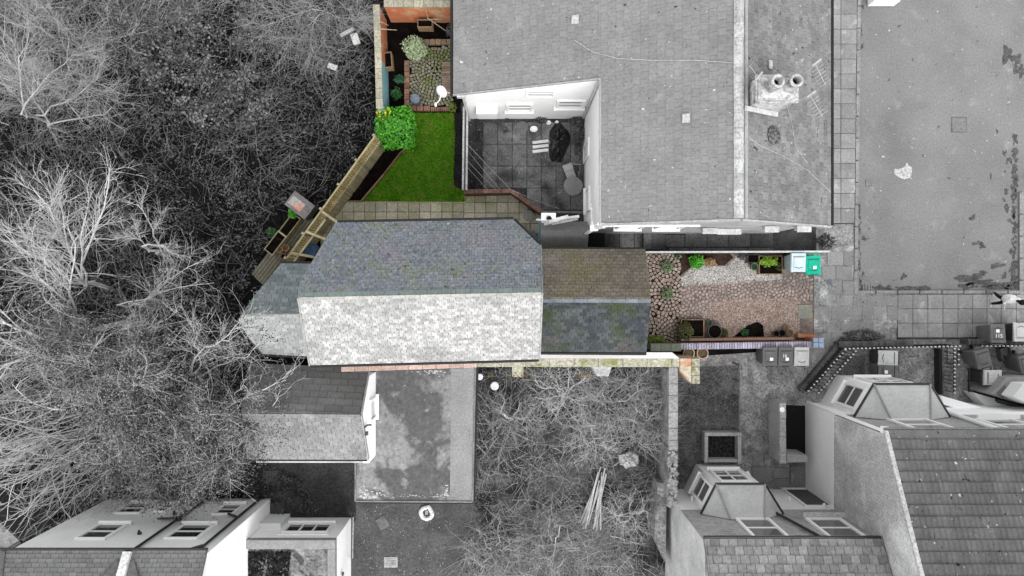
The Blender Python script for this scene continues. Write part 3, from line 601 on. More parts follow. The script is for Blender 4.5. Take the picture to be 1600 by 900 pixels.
# ---------------------------------------------------------------- garden boundary wall south of the house
bw = thing('boundary_wall', 'long coped boundary wall with white face running along the house to a square pier', 'wall', P(850, 565))
ZW = 2.25
M_pink = mat('pink_coping_tile', rgb(.38, .27, .23), rgb(.44, .33, .285), 1.3, piece=.14, fine=.2, stains=((rgb(.5, .4, .36), 2, .6, .75, .5), (rgb(.2, .16, .12), 3, .62, .75, .5)))
pts_t = [(745, 561, 573), (842, 560.5, 573), (1062, 560, 573)]
ZP = 4.35
for i in range(10):
    f0, f1 = i / 10, (i + 1) / 10; X0, X1 = 533 + 212 * f0, 533 + 212 * f1; ya, yb = 571.5 - 7.0 * f0, 571.5 - 7.0 * f1
    b = MB(); b.prism([P(X0 + .25, ya, ZP), P(X1 - .25, yb, ZP), P(X1 - .25, yb + 9.6, ZP), P(X0 + .25, ya + 9.6, ZP)], ZP - .06, ZP + random.uniform(0, .012)); b.build('coping_stone', M_pink, bw, bevel=.008)
b = MB(); b.prism([P(534, 572, ZP), P(744, 565, ZP), P(744, 573.6, ZP), P(534, 580.4, ZP)], 0, ZP - .062); b.build('wall', M_rend, bw)
for (x0, a0, c0), (x1, a1_, c1) in zip(pts_t, pts_t[1:]):
    A, B, C_, D = P(x0, a0 + .6, ZW), P(x1, a1_ + .6, ZW), P(x1, c1 - .8, ZW), P(x0, c0 - .8, ZW)
    b = MB(); b.hexa([Vector((p.x, p.y, 0)) for p in (D, C_, B, A)], [Vector((p.x, p.y, ZW - .06)) for p in (D, C_, B, A)]); b.build('wall', M_white, bw)
M_mossc = mat('mossy_coping', rgb(.27, .26, .2), rgb(.36, .345, .28), 1.6, piece=.15, fine=.35, stains=((rgb(.16, .165, .04), 1.9, .5, .64, .7), (rgb(.34, .32, .27), 3, .6, .7, .6), (rgb(.07, .065, .04), 4, .6, .7, .6)))
def lerp_row(x):
    for (x0, a0, c0), (x1, a1_, c1) in zip(pts_t, pts_t[1:]):
        if x0 <= x <= x1 + .01: f = (x - x0) / (x1 - x0); return a0 + (a1_ - a0) * f, c0 + (c1 - c0) * f
    return pts_t[-1][1:]
x = 745.
while x < 1061:
    w = 20.9 if x < 745 else 38; x1 = min(x + w, 1062); (a0, c0), (a1_, c1) = lerp_row(x), lerp_row(x1); zt = ZW + random.uniform(-.008, .008)
    A, B, C_, D = P(x + .3, a0 - .2, ZW), P(x1 - .3, a1_ - .2, ZW), P(x1 - .3, c1 + .5, ZW), P(x + .3, c0 + .5, ZW)
    b = MB(); b.hexa([Vector((p.x, p.y, ZW - .057)) for p in (D, C_, B, A)], [Vector((p.x, p.y, zt + (.0 if k < 2 else .02))) for k, p in enumerate((D, C_, B, A))]); b.build('coping_stone', M_pink if x < 745 else M_mossc, bw, bevel=.008); x = x1
b = MB(); p, q = P(1062, 561, ZW), P(1093, 600, ZW); pq = [P(1063, 561, ZW), P(1092, 561, ZW), P(1092, 599, ZW), P(1080, 599, ZW), P(1063, 580, ZW)]; b.prism(pq, 0, ZW - .05); b.build('pier', mat('orange_stained_render', rgb(.4, .3, .22), rgb(.45, .4, .32), 1.5, fine=.25, stains=((rgb(.5, .24, .12), 1.6, .5, .66, .8),)), bw)
for k in range(3):
    b = MB(); b.prism([P(1080.5, 560.3 + 13.2 * k, ZW), P(1093, 560.3 + 13.2 * k, ZW), P(1093, 573 + 13.2 * k, ZW), P(1080.5, 573 + 13.2 * k, ZW)], ZW - .046, ZW + .03); b.build('coping_stone', M_mossc, bw, bevel=.008)
b = MB(); b.prism([P(1062.5, 560, ZW), P(1080, 560, ZW), P(1080, 598, ZW), P(1062.5, 578, ZW)], ZW - .046, ZW + .02); b.build('pier_cap', mat('orange_stained_cap', rgb(.4, .33, .24), rgb(.45, .42, .34), 2.5, fine=.25, stains=((rgb(.45, .2, .1), 2.2, .5, .62, .8), (rgb(.25, .26, .08), 2, .55, .7, .6))), bw, bevel=.008)
b = MB(); b.hexa([P(843, 560.2, ZW + .05), P(1062, 560.2, ZW + .05), P(1050, 550.5, ZW - .1), P(843, 550.5, ZW - .1)], [P(843, 560.2, ZW + .09), P(1062, 560.2, ZW + .09), P(1050, 550.5, ZW - .06), P(843, 550.5, ZW - .06)]); b.build('white_capping', M_white, bw)
for poly, m in (([(925, 573), (956, 573), (951, 588), (933, 588)], M_stone), ([(800, 572), (818, 572), (818, 589), (800, 589)], M_mossc)):
    b = MB(); b.prism(px_poly(poly, 1.9), 0, 1.9); b.build('buttress', m, bw, bevel=.01)

# ---------------------------------------------------------------- garage
gz_r, gz_e = 5.2, 3.9
gr = thing('garage', 'gabled garage with dark and pale slate slopes and white end wall', 'garage', P(500, 650))
Gr0, Gr1 = P(378, 646, gz_r), P(563, 647.5, gz_r); Gn0, Gn1 = P(390, 568, 4.0), P(576, 576, 4.0); Gs0, Gs1 = P(386, 717, gz_e), P(574, 717.5, gz_e)
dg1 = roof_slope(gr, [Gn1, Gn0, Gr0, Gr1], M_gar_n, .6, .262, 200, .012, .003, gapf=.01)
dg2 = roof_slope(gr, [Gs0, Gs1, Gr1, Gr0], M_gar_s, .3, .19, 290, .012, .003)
cap_strip(dg2, Gr0, Gr1, (0, -1, -.6), .1, M_gar_s, 10, .04)
gx = -5.03
b = MB(); b.prism([(-9, -6.15), (gx, -6.15), (gx, -3.15), (-9, -3.15)], 0, 3.8); b.build('wall', M_rend, gr)
b = MB(); y0, y1, yr = -6.1, -3.1, Gr1.y
b.add([(gx + .004, y0 - .06, 2.4), (gx + .004, y1, 2.4), (gx + .004, y1, 3.9), (gx + .004, yr, 5.1), (gx + .004, y0 - .06, 3.8), (gx - .2, y0 - .06, 2.4), (gx - .2, y1, 2.4), (gx - .2, y1, 3.9), (gx - .2, yr, 5.1), (gx - .2, y0 - .06, 3.8)], [(0, 1, 2, 3, 4), (9, 8, 7, 6, 5), (0, 4, 9, 5), (4, 3, 8, 9), (3, 2, 7, 8), (2, 1, 6, 7), (1, 0, 5, 6)]); b.build('gable', M_white, gr)
window(gr, (gx + .006, -4.35, 3.35), (0, 1, 0), (1, 0, 0), .8, 1.0, M_upvc, 1, 1, .09, M_upvc, None, glass('courtyard_glass', .22))
b = MB(); b.tube([(gx + .06, -4.7, 4.8), (gx + .06, -4.7, 4.45), (gx + .2, -4.7, 4.4)], .03, 6); b.box((gx + .07, -4.95, 4.6), (.1, .12, .16)); b.build('wall_light', M_black, gr)
gutter(gr, Gs0 + Vector((0, -.04, -.04)), Gs1 + Vector((0, -.04, -.04)), M_iron, .045)
b = MB(); b.bar(Gr1 + Vector((.03, 0, -.05)), Gs1 + Vector((.03, 0, -.05)), .04, .12); b.bar(Gr1 + Vector((.03, 0, -.05)), Gn1 + Vector((.03, 0, -.05)), .04, .12); b.build('bargeboard', M_lead, gr)

# ---------------------------------------------------------------- flat-roofed block
fz = 2.6
ft = thing('flat_roofed_building', 'low building with patchy grey felt flat roof beside the garage', 'building', P(650, 680))
FA = [P(560, 576, fz), P(743, 574, fz), P(738.5, 784, fz), P(556, 783, fz)]
b = MB(); b.prism([p * .993 for p in FA], 0, fz - .1); b.build('wall', mat('dark_wall', g(.06), g(.09), 1), ft)
b = MB(); b.prism(FA, fz - .1, fz); fr_ = b.build('roof', M_felt, ft)
b = MB(); b.prism([P(705, 576, fz), P(741, 575, fz), P(737, 782, fz), P(703, 780, fz)], fz + .004, fz + .012); b.build('felt_strip', M_feltl, fr_)
for (x0, y0), (x1, y1) in (((556, 783), (738.5, 784)), ((743, 574), (738.5, 784)), ((555.5, 718), (555.5, 783))):
    b = MB(); b.bar(P(x0, y0, fz) + Vector((0, 0, .02)), P(x1, y1, fz) + Vector((0, 0, .02)), .05, .05); b.build('kerb', mat('felt_kerb', g(.13), g(.19), 2, fine=.25), ft)
b = MB(); b.bar(P(556, 785, fz) + Vector((0, 0, -.05)), P(740, 786, fz) + Vector((0, 0, -.05)), .06, .14); b.bar(P(745, 575, fz) + Vector((0, 0, -.05)), P(740.5, 785, fz) + Vector((0, 0, -.05)), .06, .14); b.build('fascia', M_iron, ft)
J = MB(); rr = random.Random(77)
def lime(x, y, r):
    k = len(J.v) * .00001 % .004; J.prism([P(*q, fz) for q in blob(x, y, r, 9, 1.0, 1.3, .8)], fz + .004, fz + .008 + k)
for i in range(70): lime(562 + abs(rr.gauss(0, 16)), 778 - abs(rr.gauss(0, 7)), rr.uniform(.4, 1.7))
for i in range(50): lime(rr.uniform(570, 700), 777 - abs(rr.gauss(0, 3)), rr.uniform(.3, 1.2))
for i in range(30): lime(698 + rr.gauss(0, 2), 775 - abs(rr.gauss(0, 7)), rr.uniform(.4, 1.3))
for i in range(60): lime(rr.gauss(676, 13), 579 + abs(rr.gauss(0, 3)), rr.uniform(.3, 1.2))
o = J.build('lime_stains', mat('pale_bird_lime', g(.36), g(.44), 4, fine=.4), fr_); o['kind'] = 'stuff'

# ---------------------------------------------------------------- bottom-left house and its extension
yD, xD, zD = -8.54, -9.83, 6.0
hd = thing('terraced_house', 'pale rendered two storey house with black downpipes under bare trees', 'house', (xD - 3, yD - 2, 0))
b = MB(); b.prism([(-16.35, yD), (xD, yD), (xD, yD - 4), (-16.35, yD - 4)], 0, zD - .1); b.build('wall', M_offw, hd)
b = MB(); b.prism([(xD + .003, yD - .003), (xD + .03, yD - .003), (xD + .03, yD - 4), (xD + .003, yD - 4)], 0, zD - .1); b.build('end_wall', M_white, hd)
sl = .62
d_ = roof_slope(hd, [(-12.35, yD + .12, zD), (-16.45, yD + .12, zD), (-16.45, yD - 2.2, zD + 2.32 * sl), (-12.35, yD - 2.2, zD + 2.32 * sl)], mat('grey_house_slate', g(.13), g(.15), 1, piece=.15, fine=.15, fscale=30), .25, .14, 0)
d_2 = roof_slope(hd, [(xD + .04, yD + .12, zD), (-12.2, yD + .12, zD), (-12.2, yD - 2.2, zD + 2.32 * sl), (xD + .04, yD - 2.2, zD + 2.32 * sl)], mat('grey_house_slate', g(.13)), .25, .14, 0)
b = MB(); b.bar((-12.28, yD + .1, zD + .08), (-12.28, yD - 2.2, zD + 2.3 * sl + .08), .26, .16); b.build('party_wall', mat('limewashed', g(.5), g(.6), 5, fine=.3, stains=((g(.3), 4, .5, .7, .6),)), hd)
b = MB()
for s in (-1, 1):
    b = MB(); b.bar((-12.28 + s * .2, yD - .15, zD + .27 * sl + .06), (-12.28 + s * .85, yD - 1.1, zD + 1.22 * sl + .06), .18, .03); b.build('lead_valley', mat('dark_lead', g(.09), g(.12), 2), hd)
b = MB(); b.bar((-16.3, yD + .1, zD + .06), (-15.9, yD - 1.2, zD + 1.32 * sl + .06), .2, .03)
b.build('lead_valley', mat('dark_lead', g(.09), g(.12), 2), hd)
gutter(hd, (-16.45, yD + .14, zD - .03), (xD + .05, yD + .14, zD - .03), M_black, .06)
for xp in (-12.25, xD - .3):
    b = MB(); b.tube([(xp, yD + .07, zD - .05), (xp, yD + .07, .1)], .05, 8)
    if xp < -12: b.tube([(xp - .75, yD + .08, 2.75), (xp, yD + .08, 2.7)], .04, 6); b.box((xp, yD + .08, 2.75), (.2, .14, .2))
    else: b.tube([(xp - .5, yD + .08, 2.2), (xp, yD + .08, 2.6)], .05, 6); b.tube([(xp, yD + .1, 5.5), (xp - .3, yD + .1, 5.9)], .05, 6)
    b.build('downpipe', M_black, hd)
XD, ND = Vector((-1, 0, 0)), Vector((0, 1, 0))
def wx(px, z): return (px - 800) * (H - z) / F
for pxc, z, w, h, r in ((160, 3.95, 1.05, 1.5, 2), (211, 1.35, 1.0, 1.3, 2), (258, 1.35, .5, .9, 2), (297, 3.95, 1.15, 1.45, 2), (357, 1.5, .8, 1.2, 2)):
    window(hd, (wx(pxc, z), yD, z), XD, ND, w, h, M_upvc, 1, r, .07, M_upvc if r else None, None, glass('dark_glass', .02))
for pxc, z in ((218, 4.2), (291, 2.0), (300, 1.0), (273, 2.1)):
    b = MB(); x0 = wx(pxc, z); b.box((x0, yD + .05, z), (.12, .09, .08)); b.tube([(x0, yD + .08, z), (x0, yD + .16, z + .05)], .04, 6); b.build('vent', M_black, hd)
ex = thing('flat_roofed_extension', 'white extension with parapet flat roof darkened by moss', 'extension', (-8.2, -10, 0))
x0, x1, y0 = -10.0, -6.53, -9.31
b = MB(); b.prism([(xD + .05, y0), (x1, y0), (x1, -13), (xD + .05, -13)], 0, 2.4); b.build('wall', M_white, ex)
M_par = mat('parapet_felt', g(.2), g(.24), 1.5, fine=.15)
b = MB(); b.prism([(x0 + .2, y0 - .3), (x1 - .26, y0 - .3), (x1 - .26, -13), (x0 + .2, -13)], 2.404, 2.42); b.build('roof', mat('mossy_felt', g(.12), g(.24), 1.6, fine=.4, stains=((g(.03), 2.2, .52, .6, .8),)), ex)
b = MB(); b.prism([(x0 + .18, y0 + .03), (x1 + .02, y0 + .03), (x1 + .02, y0 - .31), (x0 + .18, y0 - .31)], 2.403, 2.65); b.prism([(x1 - .27, y0 - .312), (x1 + .02, y0 - .312), (x1 + .02, -13), (x1 - .27, -13)], 2.403, 2.65); b.build('parapet', M_par, ex, bevel=.015)
window(ex, ((x0 + x1) / 2 + .38, y0, 1.35), XD, ND, 1.75, 1.0, M_upvc, 3, 1, .08, M_upvc, M_white, glass('dark_glass', .02))
b = MB(); b.tube([(x1 + .05, y0 - 1.6, 1.7), (x1 + .1, y0 - 1.6, 1.7)], .08, 8); b.build('vent', M_black, ex)
b = MB(); b.prism([(xD + .04, -9.15), (-9.0, -9.15), (-9.0, -9.6), (xD + .04, -9.6)], 0, 1.3); b.prism([(xD + .035, -9.1), (-8.95, -9.1), (-8.95, -9.6), (xD + .035, -9.6)], 1.303, 1.36); b.build('lean_to', M_offw, ex)
nb = thing('neighbouring_roof', 'grey roof corner of a building at the left edge of the picture', 'building', P(0, 830))
nz = 2.4; b = MB(); q = [P(-40, 780, nz), P(31, 846, nz), P(-2, 866, nz), P(-60, 890, nz)]; b.prism(q, nz - .1, nz); b.build('roof', M_felt, nb); b = MB(); b.prism([p + Vector((-.1, 0, 0)) for p in q], 0, nz - .105); b.build('wall', mat('dark_wall', g(.06)), nb)
gutter(nb, q[1] + Vector((.05, 0, 0)), q[2] + Vector((.05, 0, 0)), M_black, .06)

# ---------------------------------------------------------------- bottom-right houses
yA, xA, xB, zA, yB, zB = -8.18, 6.21, 11.9, 6.0, -4.68, 6.2
NU, NN = Vector((-1, 0, 0)), Vector((0, 1, 0))
ha = thing('brick_house', 'brick house with bay window and slate roof beside the overgrown plot', 'house', (9, -9, 0))
b = MB(); b.prism([(xA + .03, yA), (xB - .003, yA), (xB - .003, yA - 3.5), (xA + .03, yA - 3.5)], 2.6, zA - .12); b.build('wall', M_brkA, ha)
b = MB(); b.prism([(xA + .02, yA + .03), (xB - .003, yA + .03), (xB - .003, yA - 3.5), (xA + .02, yA - 3.5)], 0, 2.597); b.build('rendered_base', M_offw, ha)
b = MB(); b.prism([(xA, yA - .002), (xA + .018, yA - .002), (xA + .018, yA - 3.5), (xA, yA - 3.5)], 0, zA - .1); b.build('side_wall', M_rend, ha)
sa = .65
dA = roof_slope(ha, [(xB - .05, yA + .13, zA), (xA - .06, yA + .13, zA), (xA - .06, yA - 2.0, zA + 2.13 * sa), (xB - .05, yA - 2.0, zA + 2.13 * sa)], M_tileA, .29, .27, 290, .016, .006)
gutter(ha, (xA - .05, yA + .17, zA - .04), (xB - .05, yA + .17, zA - .04), M_black, .055)
M_win = glass('grey_glass', .1)
for pxc, z, w in ((1190, 4.65, 1.2), (1305, 4.65, 1.25)): window(ha, (wx(pxc, z), yA, z), NU, NN, w, 1.9, M_upvc, 1, 2, .09, None, mat('pale_lintel', g(.5), g(.55), 2), M_win)
for pxc, z, w in ((1175, 3.45, 1.4), (1288, 3.4, 1.5)):
    b = MB(); b.box((wx(pxc, z), yA + .07, z), (w, .14, .09)); b.build('window_sill', mat('pale_lintel', g(.5)), ha)
dr = window(ha, (wx(1264, 1.3), yA + .03, 1.25), NU, NN, 1.25, 2.4, M_offw, 1, 1, .1, None, None, mat('grey_door', g(.07), g(.09), 4)); dr.name = 'door'
b = MB(); b.tube([(10.05, yA + .1, 5.9), (9.75, yA + .1, 4.5), (9.4, yA + .1, 2.9)], .05, 8); b.build('downpipe', M_black, ha)
for pxc, z in ((1081, 1.6), (1233, 1.7), (1287, 2.5)):
    b = MB(); b.box((wx(pxc, z), yA + .09, z), (.1, .1, .12)); b.tube([(wx(pxc, z), yA + .1, z), (wx(pxc, z), yA + .2, z + .05)], .05, 6); b.build('wall_lamp', M_upvc, ha)
def bay(parent, base, zt, back_y, m, rm, zridge, fm=M_upvc):
    """Canted bay: base = 4 plan points round the front, sides going back to back_y."""
    q = [Vector((p[0], p[1], 0)) for p in base]
    b = MB(); b.prism([(p.x, p.y) for p in q], 0, zt); bo = b.build('bay', m, parent)
    for i in range(3):
        a, c = q[i], q[i + 1]; d = (c - a); L = d.length; d.normalize(); n = Vector((-d.y, d.x, 0)); n = n if n.y > .05 or (n - Vector((0, 0, 0))).dot((a + c) / 2 - (q[0] + q[3]) / 2) > 0 else -n
        right = Vector((n.y, -n.x, 0)) * -1
        if L > .7: window(parent, (a + c) / 2 + Vector((0, 0, zt * .62)), right, n, L * .72, zt * .52, fm, 2 if L > 1.6 else 1, 2, .08, fm, None, M_win)
    cen = sum(q, Vector()) / 4
    o = [Vector((cen.x + (p.x - cen.x) * 1.1, cen.y + (p.y - cen.y) * 1.12 if p.y > back_y + .05 else p.y, zt + .06)) for p in q]
    r0, r1 = o[0].lerp(o[3], .3), o[0].lerp(o[3], .7); r0.z = r1.z = zridge; r0.y = r1.y = back_y + .02
    b = MB(); b.add(o + [r0, r1], [(0, 1, 4), (1, 2, 5, 4), (2, 3, 5), (0, 4, 5, 3), (3, 2, 1, 0)]); rf = b.build('bay_roof', rm, parent)
    for a, c in ((o[1], r0), (o[2], r1)): b = MB(); b.tube([a + Vector((0, 0, .03)), c + Vector((0, 0, .03))], .035, 6); b.build('hip_roll', M_lead, rf)
    b = MB(); b.tube([o[0], o[1], o[2], o[3]], .05, 6); b.build('gutter', M_black, rf)
    return bo
def pb(px, py, z=0): v = P(px, py, z); return (v.x, v.y)
M_bayr = mat('pale_bay_lead', g(.4), g(.46), 1.2, fine=.1, stains=((g(.2), 1.2, .55, .75, .4),))
bay(ha, [(6.95, yA + .032), (7.45, yA + 1.05), (9.05, yA + 1.05), (9.65, yA + .032)], 3.1, yA, M_offw, M_bayr, 3.75)
hb = thing('brick_house', 'taller brick house with white bay and ribbed tile roof at the right edge', 'house', (15, -6, 0))
b = MB(); b.prism([(xB + .03, yB), (22, yB), (22, yB - 5.5), (xB + .03, yB - 5.5)], 2.6, zB - .12); b.build('wall', M_brkA, hb)
b = MB(); b.prism([(xB + .02, yB + .03), (22, yB + .03), (22, yB - 5.5), (xB + .02, yB - 5.5)], 0, 2.597); b.build('rendered_base', M_white, hb)
b = MB(); b.prism([(xB, yB - .002), (xB + .018, yB - .002), (xB + .018, yB - 5.5), (xB, yB - 5.5)], 2.55, zB - .12); b.build('side_wall', M_brkB, hb)
b = MB(); b.prism([(xB - .012, yB + .02), (xB + .01, yB + .02), (xB + .01, yB - 5.5), (xB - .012, yB - 5.5)], 0, 2.547); b.build('side_base', mat('smooth_grey_render', g(.68), g(.73), 1, fine=.04, bump=.05), hb)
b = MB(); s_b = .52; b.add([(xB + .001, yB, zB - .12), (xB + .001, yB - 5.5, zB - .12), (xB + .001, yB - 5.5, zB + 5.5 * s_b - .12), (xB + .25, yB, zB - .12), (xB + .25, yB - 5.5, zB - .12), (xB + .25, yB - 5.5, zB + 5.5 * s_b - .12)], [(0, 2, 1), (3, 4, 5), (0, 3, 5, 2)]); b.build('gable', M_brkB, hb)
def roman(bb, w, l, t):
    pr = [(0, .0), (.12, .035), (.24, 0), (.5, 0), (.62, .035), (.74, 0), (1, 0)]
    vs = [(x * w, y, z + t * k + dz) for y, k in ((0, 2.2), (l, .6)) for x, z in pr for dz in (0,)] + [(x * w, 0, 0) for x, z in pr]
    n = len(pr); bb.add(vs, [(i, i + 1, n + i + 1, n + i) for i in range(n - 1)] + [(i + 2 * n, i + 1 + 2 * n, i + 1, i) for i in range(n - 1)])
dB = roof_slope(hb, [(22, yB + .15, zB), (xB - .05, yB + .15, zB), (xB - .05, yB - 4.6, zB + 4.75 * s_b), (22, yB - 4.6, zB + 4.75 * s_b)], M_tileB, .33, .335, 295, .026, .002, name='roof_tile', profile=roman, stag=0, gapf=.006)
gutter(hb, (xB - .05, yB + .19, zB - .04), (22, yB + .19, zB - .04), mat('grey_gutter', g(.16)), .05)
b = MB(); b.bar((xB - .05, yB + .15, zB + .05), (xB - .05, yB - 4.6, zB + 4.75 * s_b + .05), .13, .08); b.build('verge', M_ridge, hb)
b = MB(); b.tube([(xB + .05, yB + .08, zB - .1), (xB + .03, yB + .08, .15)], .055, 8); b.box((xB + .08, yB + .12, zB - .2), (.2, .2, .3)); b.build('downpipe', M_upvc, hb)
b = MB(); b.tube([(wx(1568, 6), yB + .1, 6.0), (wx(1472, 2.2), yB + .1, 2.3)], .07, 8); b.tube([(wx(1472, 2.2), yB + .1, 2.3), (wx(1472, 2.2) + .03, yB + .1, 1.0)], .07, 8); b.build('downpipe', M_upvc, hb)
for pxc, z, w in ((1440, 4.6, 1.4), (1580, 4.6, 1.3)): window(hb, (wx(pxc, z), yB, z), NU, NN, w, 1.9, M_upvc, 1, 2, .1, None, M_upvc, M_win)
for pxc, z, w in ((1420, 3.4, 1.6), (1560, 3.4, 1.5)):
    b = MB(); b.box((wx(pxc, z), yB + .07, z), (w, .14, .1)); b.build('window_sill', M_upvc, hb)
bay(hb, [(12.5, yB + .032), (13.15, yB + 1.15), (15.0, yB + 1.15), (15.65, yB + .032)], 3.1, yB, M_white, M_bayr, 3.75)
# entrance canopy and steps east of the bay
b = MB(); p = P(1470, 617, .8); b.prism([pb(1470, 618, 1.2), pb(1560, 644, 1.2), pb(1530, 650, 1.2), pb(1474, 632, 1.2)], 0, 1.2); b.build('porch_wall', M_white, hb, bevel=.02)
b = MB(); b.prism([pb(1520, 613, .7), pb(1590, 632, .7), pb(1600, 642, .7), pb(1545, 640, .7)], 0, .7); b.build('entrance_step', M_offw, hb, bevel=.02)
nbh = thing('bay_window', 'stone bay with grey window at the right edge beyond the porch', 'bay window', P(1590, 610))
b = MB(); b.prism([pb(1560, 606, 1.5), pb(1572, 590, 1.5), pb(1640, 588, 1.5), pb(1660, 640, 1.5), pb(1600, 632, 1.5), pb(1548, 616, 1.5)], 0, 1.5); b.build('wall', mat('striped_render', g(.22), g(.26), 2, fine=.1), nbh, bevel=.03)
b = MB(); b.prism([pb(1583, 621, 2.2), pb(1600, 600, 2.2), pb(1660, 600, 2.2), pb(1660, 640, 2.2), pb(1610, 633, 2.2)], 1.503, 2.2); b.build('upper_wall', M_offw, nbh, bevel=.03)
b = MB(); b.bar(P(1574, 606, 1.52), P(1562, 619, 1.52), .3, .03); b.build('pane', M_win, nbh)
b = MB(); b.tube([P(1535, 620, .4), P(1570, 628, .8), P(1600, 636, 1.0), P(1640, 642, 1.0)], .1, 8); b.build('gutter', M_black, nbh)
# ---------------------------------------------------------------- garden walls (north-west corner)
nw = thing('garden_wall', 'garden wall with orange painted face and pale coping at the top of the garden', 'wall', P(650, 20))
def wall_run(parent, a, c, z, th, m, cm=None, n=0, cname='coping_stone', cz=.07, over=.03):
    """Wall from plan point a to c (front face line); thickness goes to the left of a->c."""
    a, c = Vector((a[0], a[1], 0)), Vector((c[0], c[1], 0)); d = (c - a).normalized(); nn = Vector((-d.y, d.x, 0))
    b = MB(); q = [a, c, c + nn * th, a + nn * th]; b.hexa(q, [p + Vector((0, 0, z)) for p in q]); w = b.build('wall', m, parent)
    L = (c - a).length
    for i in range(n):
        p, q_ = a + d * (L * i / n + .004), a + d * (L * (i + 1) / n - .004); zz = z + .002 + random.uniform(0, .008)
        r = [p - nn * over, q_ - nn * over, q_ + nn * (th + over), p + nn * (th + over)]
        b = MB(); b.hexa([k + Vector((0, 0, zz)) for k in r], [k + Vector((0, 0, zz + cz)) for k in r]); b.build(cname, cm, parent, bevel=.008)
    return w
M_ora = mat('orange_paint', rgb(.48, .16, .075), rgb(.52, .21, .11), 1.3, fine=.12, stains=((rgb(.6, .45, .26), .9, .52, .68, .85), (rgb(.62, .55, .42), 2.2, .6, .72, .7)))
M_blu = mat('turquoise_paint', rgb(.19, .38, .43), rgb(.23, .43, .48), 1.5, fine=.08, stains=((rgb(.3, .4, .36), 1.5, .58, .75, .6),))
M_cop = mat('buff_coping', rgb(.27, .255, .2), rgb(.34, .32, .25), 1.5, piece=.13, fine=.25, stains=((rgb(.2, .2, .1), 2, .55, .7, .5),))
zw = 1.6
wall_run(nw, pb(600, 10.5, zw), pb(709, 11.5, zw), zw, .22, M_ora, M_cop, 7)
ww = thing('garden_wall', 'garden wall painted orange and turquoise along the wild ivy side', 'wall', P(600, 90))
def leftwall(p, q, z, m, n): wall_run(ww, pb(*p, z), pb(*q, z), z, .2, m, M_cop, n)
leftwall((597.5, 170), (595.5, 92), zw, M_blu, 5); leftwall((595.5, 92), (592.5, 8), zw, M_ora, 5)
def trough(name, label, cx, cy, z, w, d, h, rz, m, plant=None, wall_t=.03, cat='planter', soil=True):
    p = P(cx, cy, z + h); t = thing(name, label, cat, (p.x, p.y, z), None, rz)
    R = WM[t.name]
    for (x, y, dx, dy) in ((0, -d / 2 + wall_t / 2, w, wall_t), (0, d / 2 - wall_t / 2, w, wall_t), (-w / 2 + wall_t / 2, 0, wall_t, d - 2 * wall_t - .002), (w / 2 - wall_t / 2, 0, wall_t, d - 2 * wall_t - .002)):
        b = MB(); b.box((x, y, h / 2), (dx, dy, h)); b.build('board', m, t, bevel=.004, basis=R)
    if soil: b = MB(); b.box((0, 0, h * .4), (w - 2 * wall_t - .004, d - 2 * wall_t - .004, h * .75)); b.build('soil', M_soilc, t, basis=R)
    return t
trough('wooden_planter', 'empty wooden trough below the orange top wall', 664, 36, .3, .6, .32, .5, 0, M_wood_b)
trough('wooden_planter', 'wooden trough fixed to the painted side wall', 605, 93, .3, .36, .62, .5, .08, M_wood_b)
# edging
M_brick = mat('brown_brick', rgb(.16, .085, .06), rgb(.2, .115, .08), 2, piece=.3, fine=.25, stains=((rgb(.2, .16, .12), 2, .55, .7, .5),))
def brick_row(parent, p, q, z, ln, w, h, m, name='brick', tilt=.01):
    p, q = Vector(p), Vector(q); d = q - p; n = max(1, int(d.length / ln)); a = math.atan2(d.y, d.x)
    for i in range(n): block(name, parent, m, p + d * ((i + .5) / n) + Vector((0, 0, z)), (d.length / n - .012, w, h + random.uniform(-.01, .01)), a + random.uniform(-.02, .02), tilt, .06)
be = thing('brick_edging', 'brown brick edging round the cobbled seating circle', 'edging', P(637, 130))
brick_row(be, P(636.5, 96), P(636.5, 175), .02, .22, .21, .14, M_brick); brick_row(be, P(641, 170.5), P(673, 170.5), .02, .22, .21, .14, M_brick); brick_row(be, P(663, 67), P(707, 67), .02, .22, .22, .12, mat('sandy_brick', rgb(.22, .14, .09), rgb(.2, .17, .13), 2, piece=.25, fine=.25))
brick_row(be, P(673.5, 171.5), P(704, 171.5), .02, .075, .16, .14, M_brick)
ed = thing('timber_edging', 'timber edging between the black soil bed and the lawn', 'edging', P(605, 272))
for p, q in (((566, 314), (600, 274)), ((600, 274), (627, 239)), ((627, 239), (645, 226))):
    b = MB(); b.bar(P(*p) + Vector((0, 0, .09)), P(*q) + Vector((0, 0, .09)), .06, .16); b.build('board', M_brick if p[0] > 590 else M_wood_b, ed, bevel=.006)
b = MB(); b.bar(P(546, 315) + Vector((0, 0, .06)), P(567, 314.8) + Vector((0, 0, .06)), .06, .12); b.build('board', M_wood_b, ed)
b = MB(); b.bar(P(569, 316) + Vector((0, 0, .05)), P(728, 316.7) + Vector((0, 0, .05)), .035, .08); b.build('board', M_fence, ed)
# seating deck with slats
dk = thing('slatted_step', 'small slatted timber step beside the cobbled circle', 'step', P(700, 125))
for i in range(15): b = MB(); b.bar(P(690.5, 98.5 + i * 3.6, .12), P(712, 98.5 + i * 3.6, .12), .075, .05); b.build('slat', mat('pinkish_timber', rgb(.2, .145, .11), rgb(.25, .19, .15), 3, piece=.2, fine=.2), dk)
for yy in (98, 148): b = MB(); b.bar(P(691, yy, .04), P(712, yy, .04), .05, .07); b.build('bearer', M_wood_b, dk)

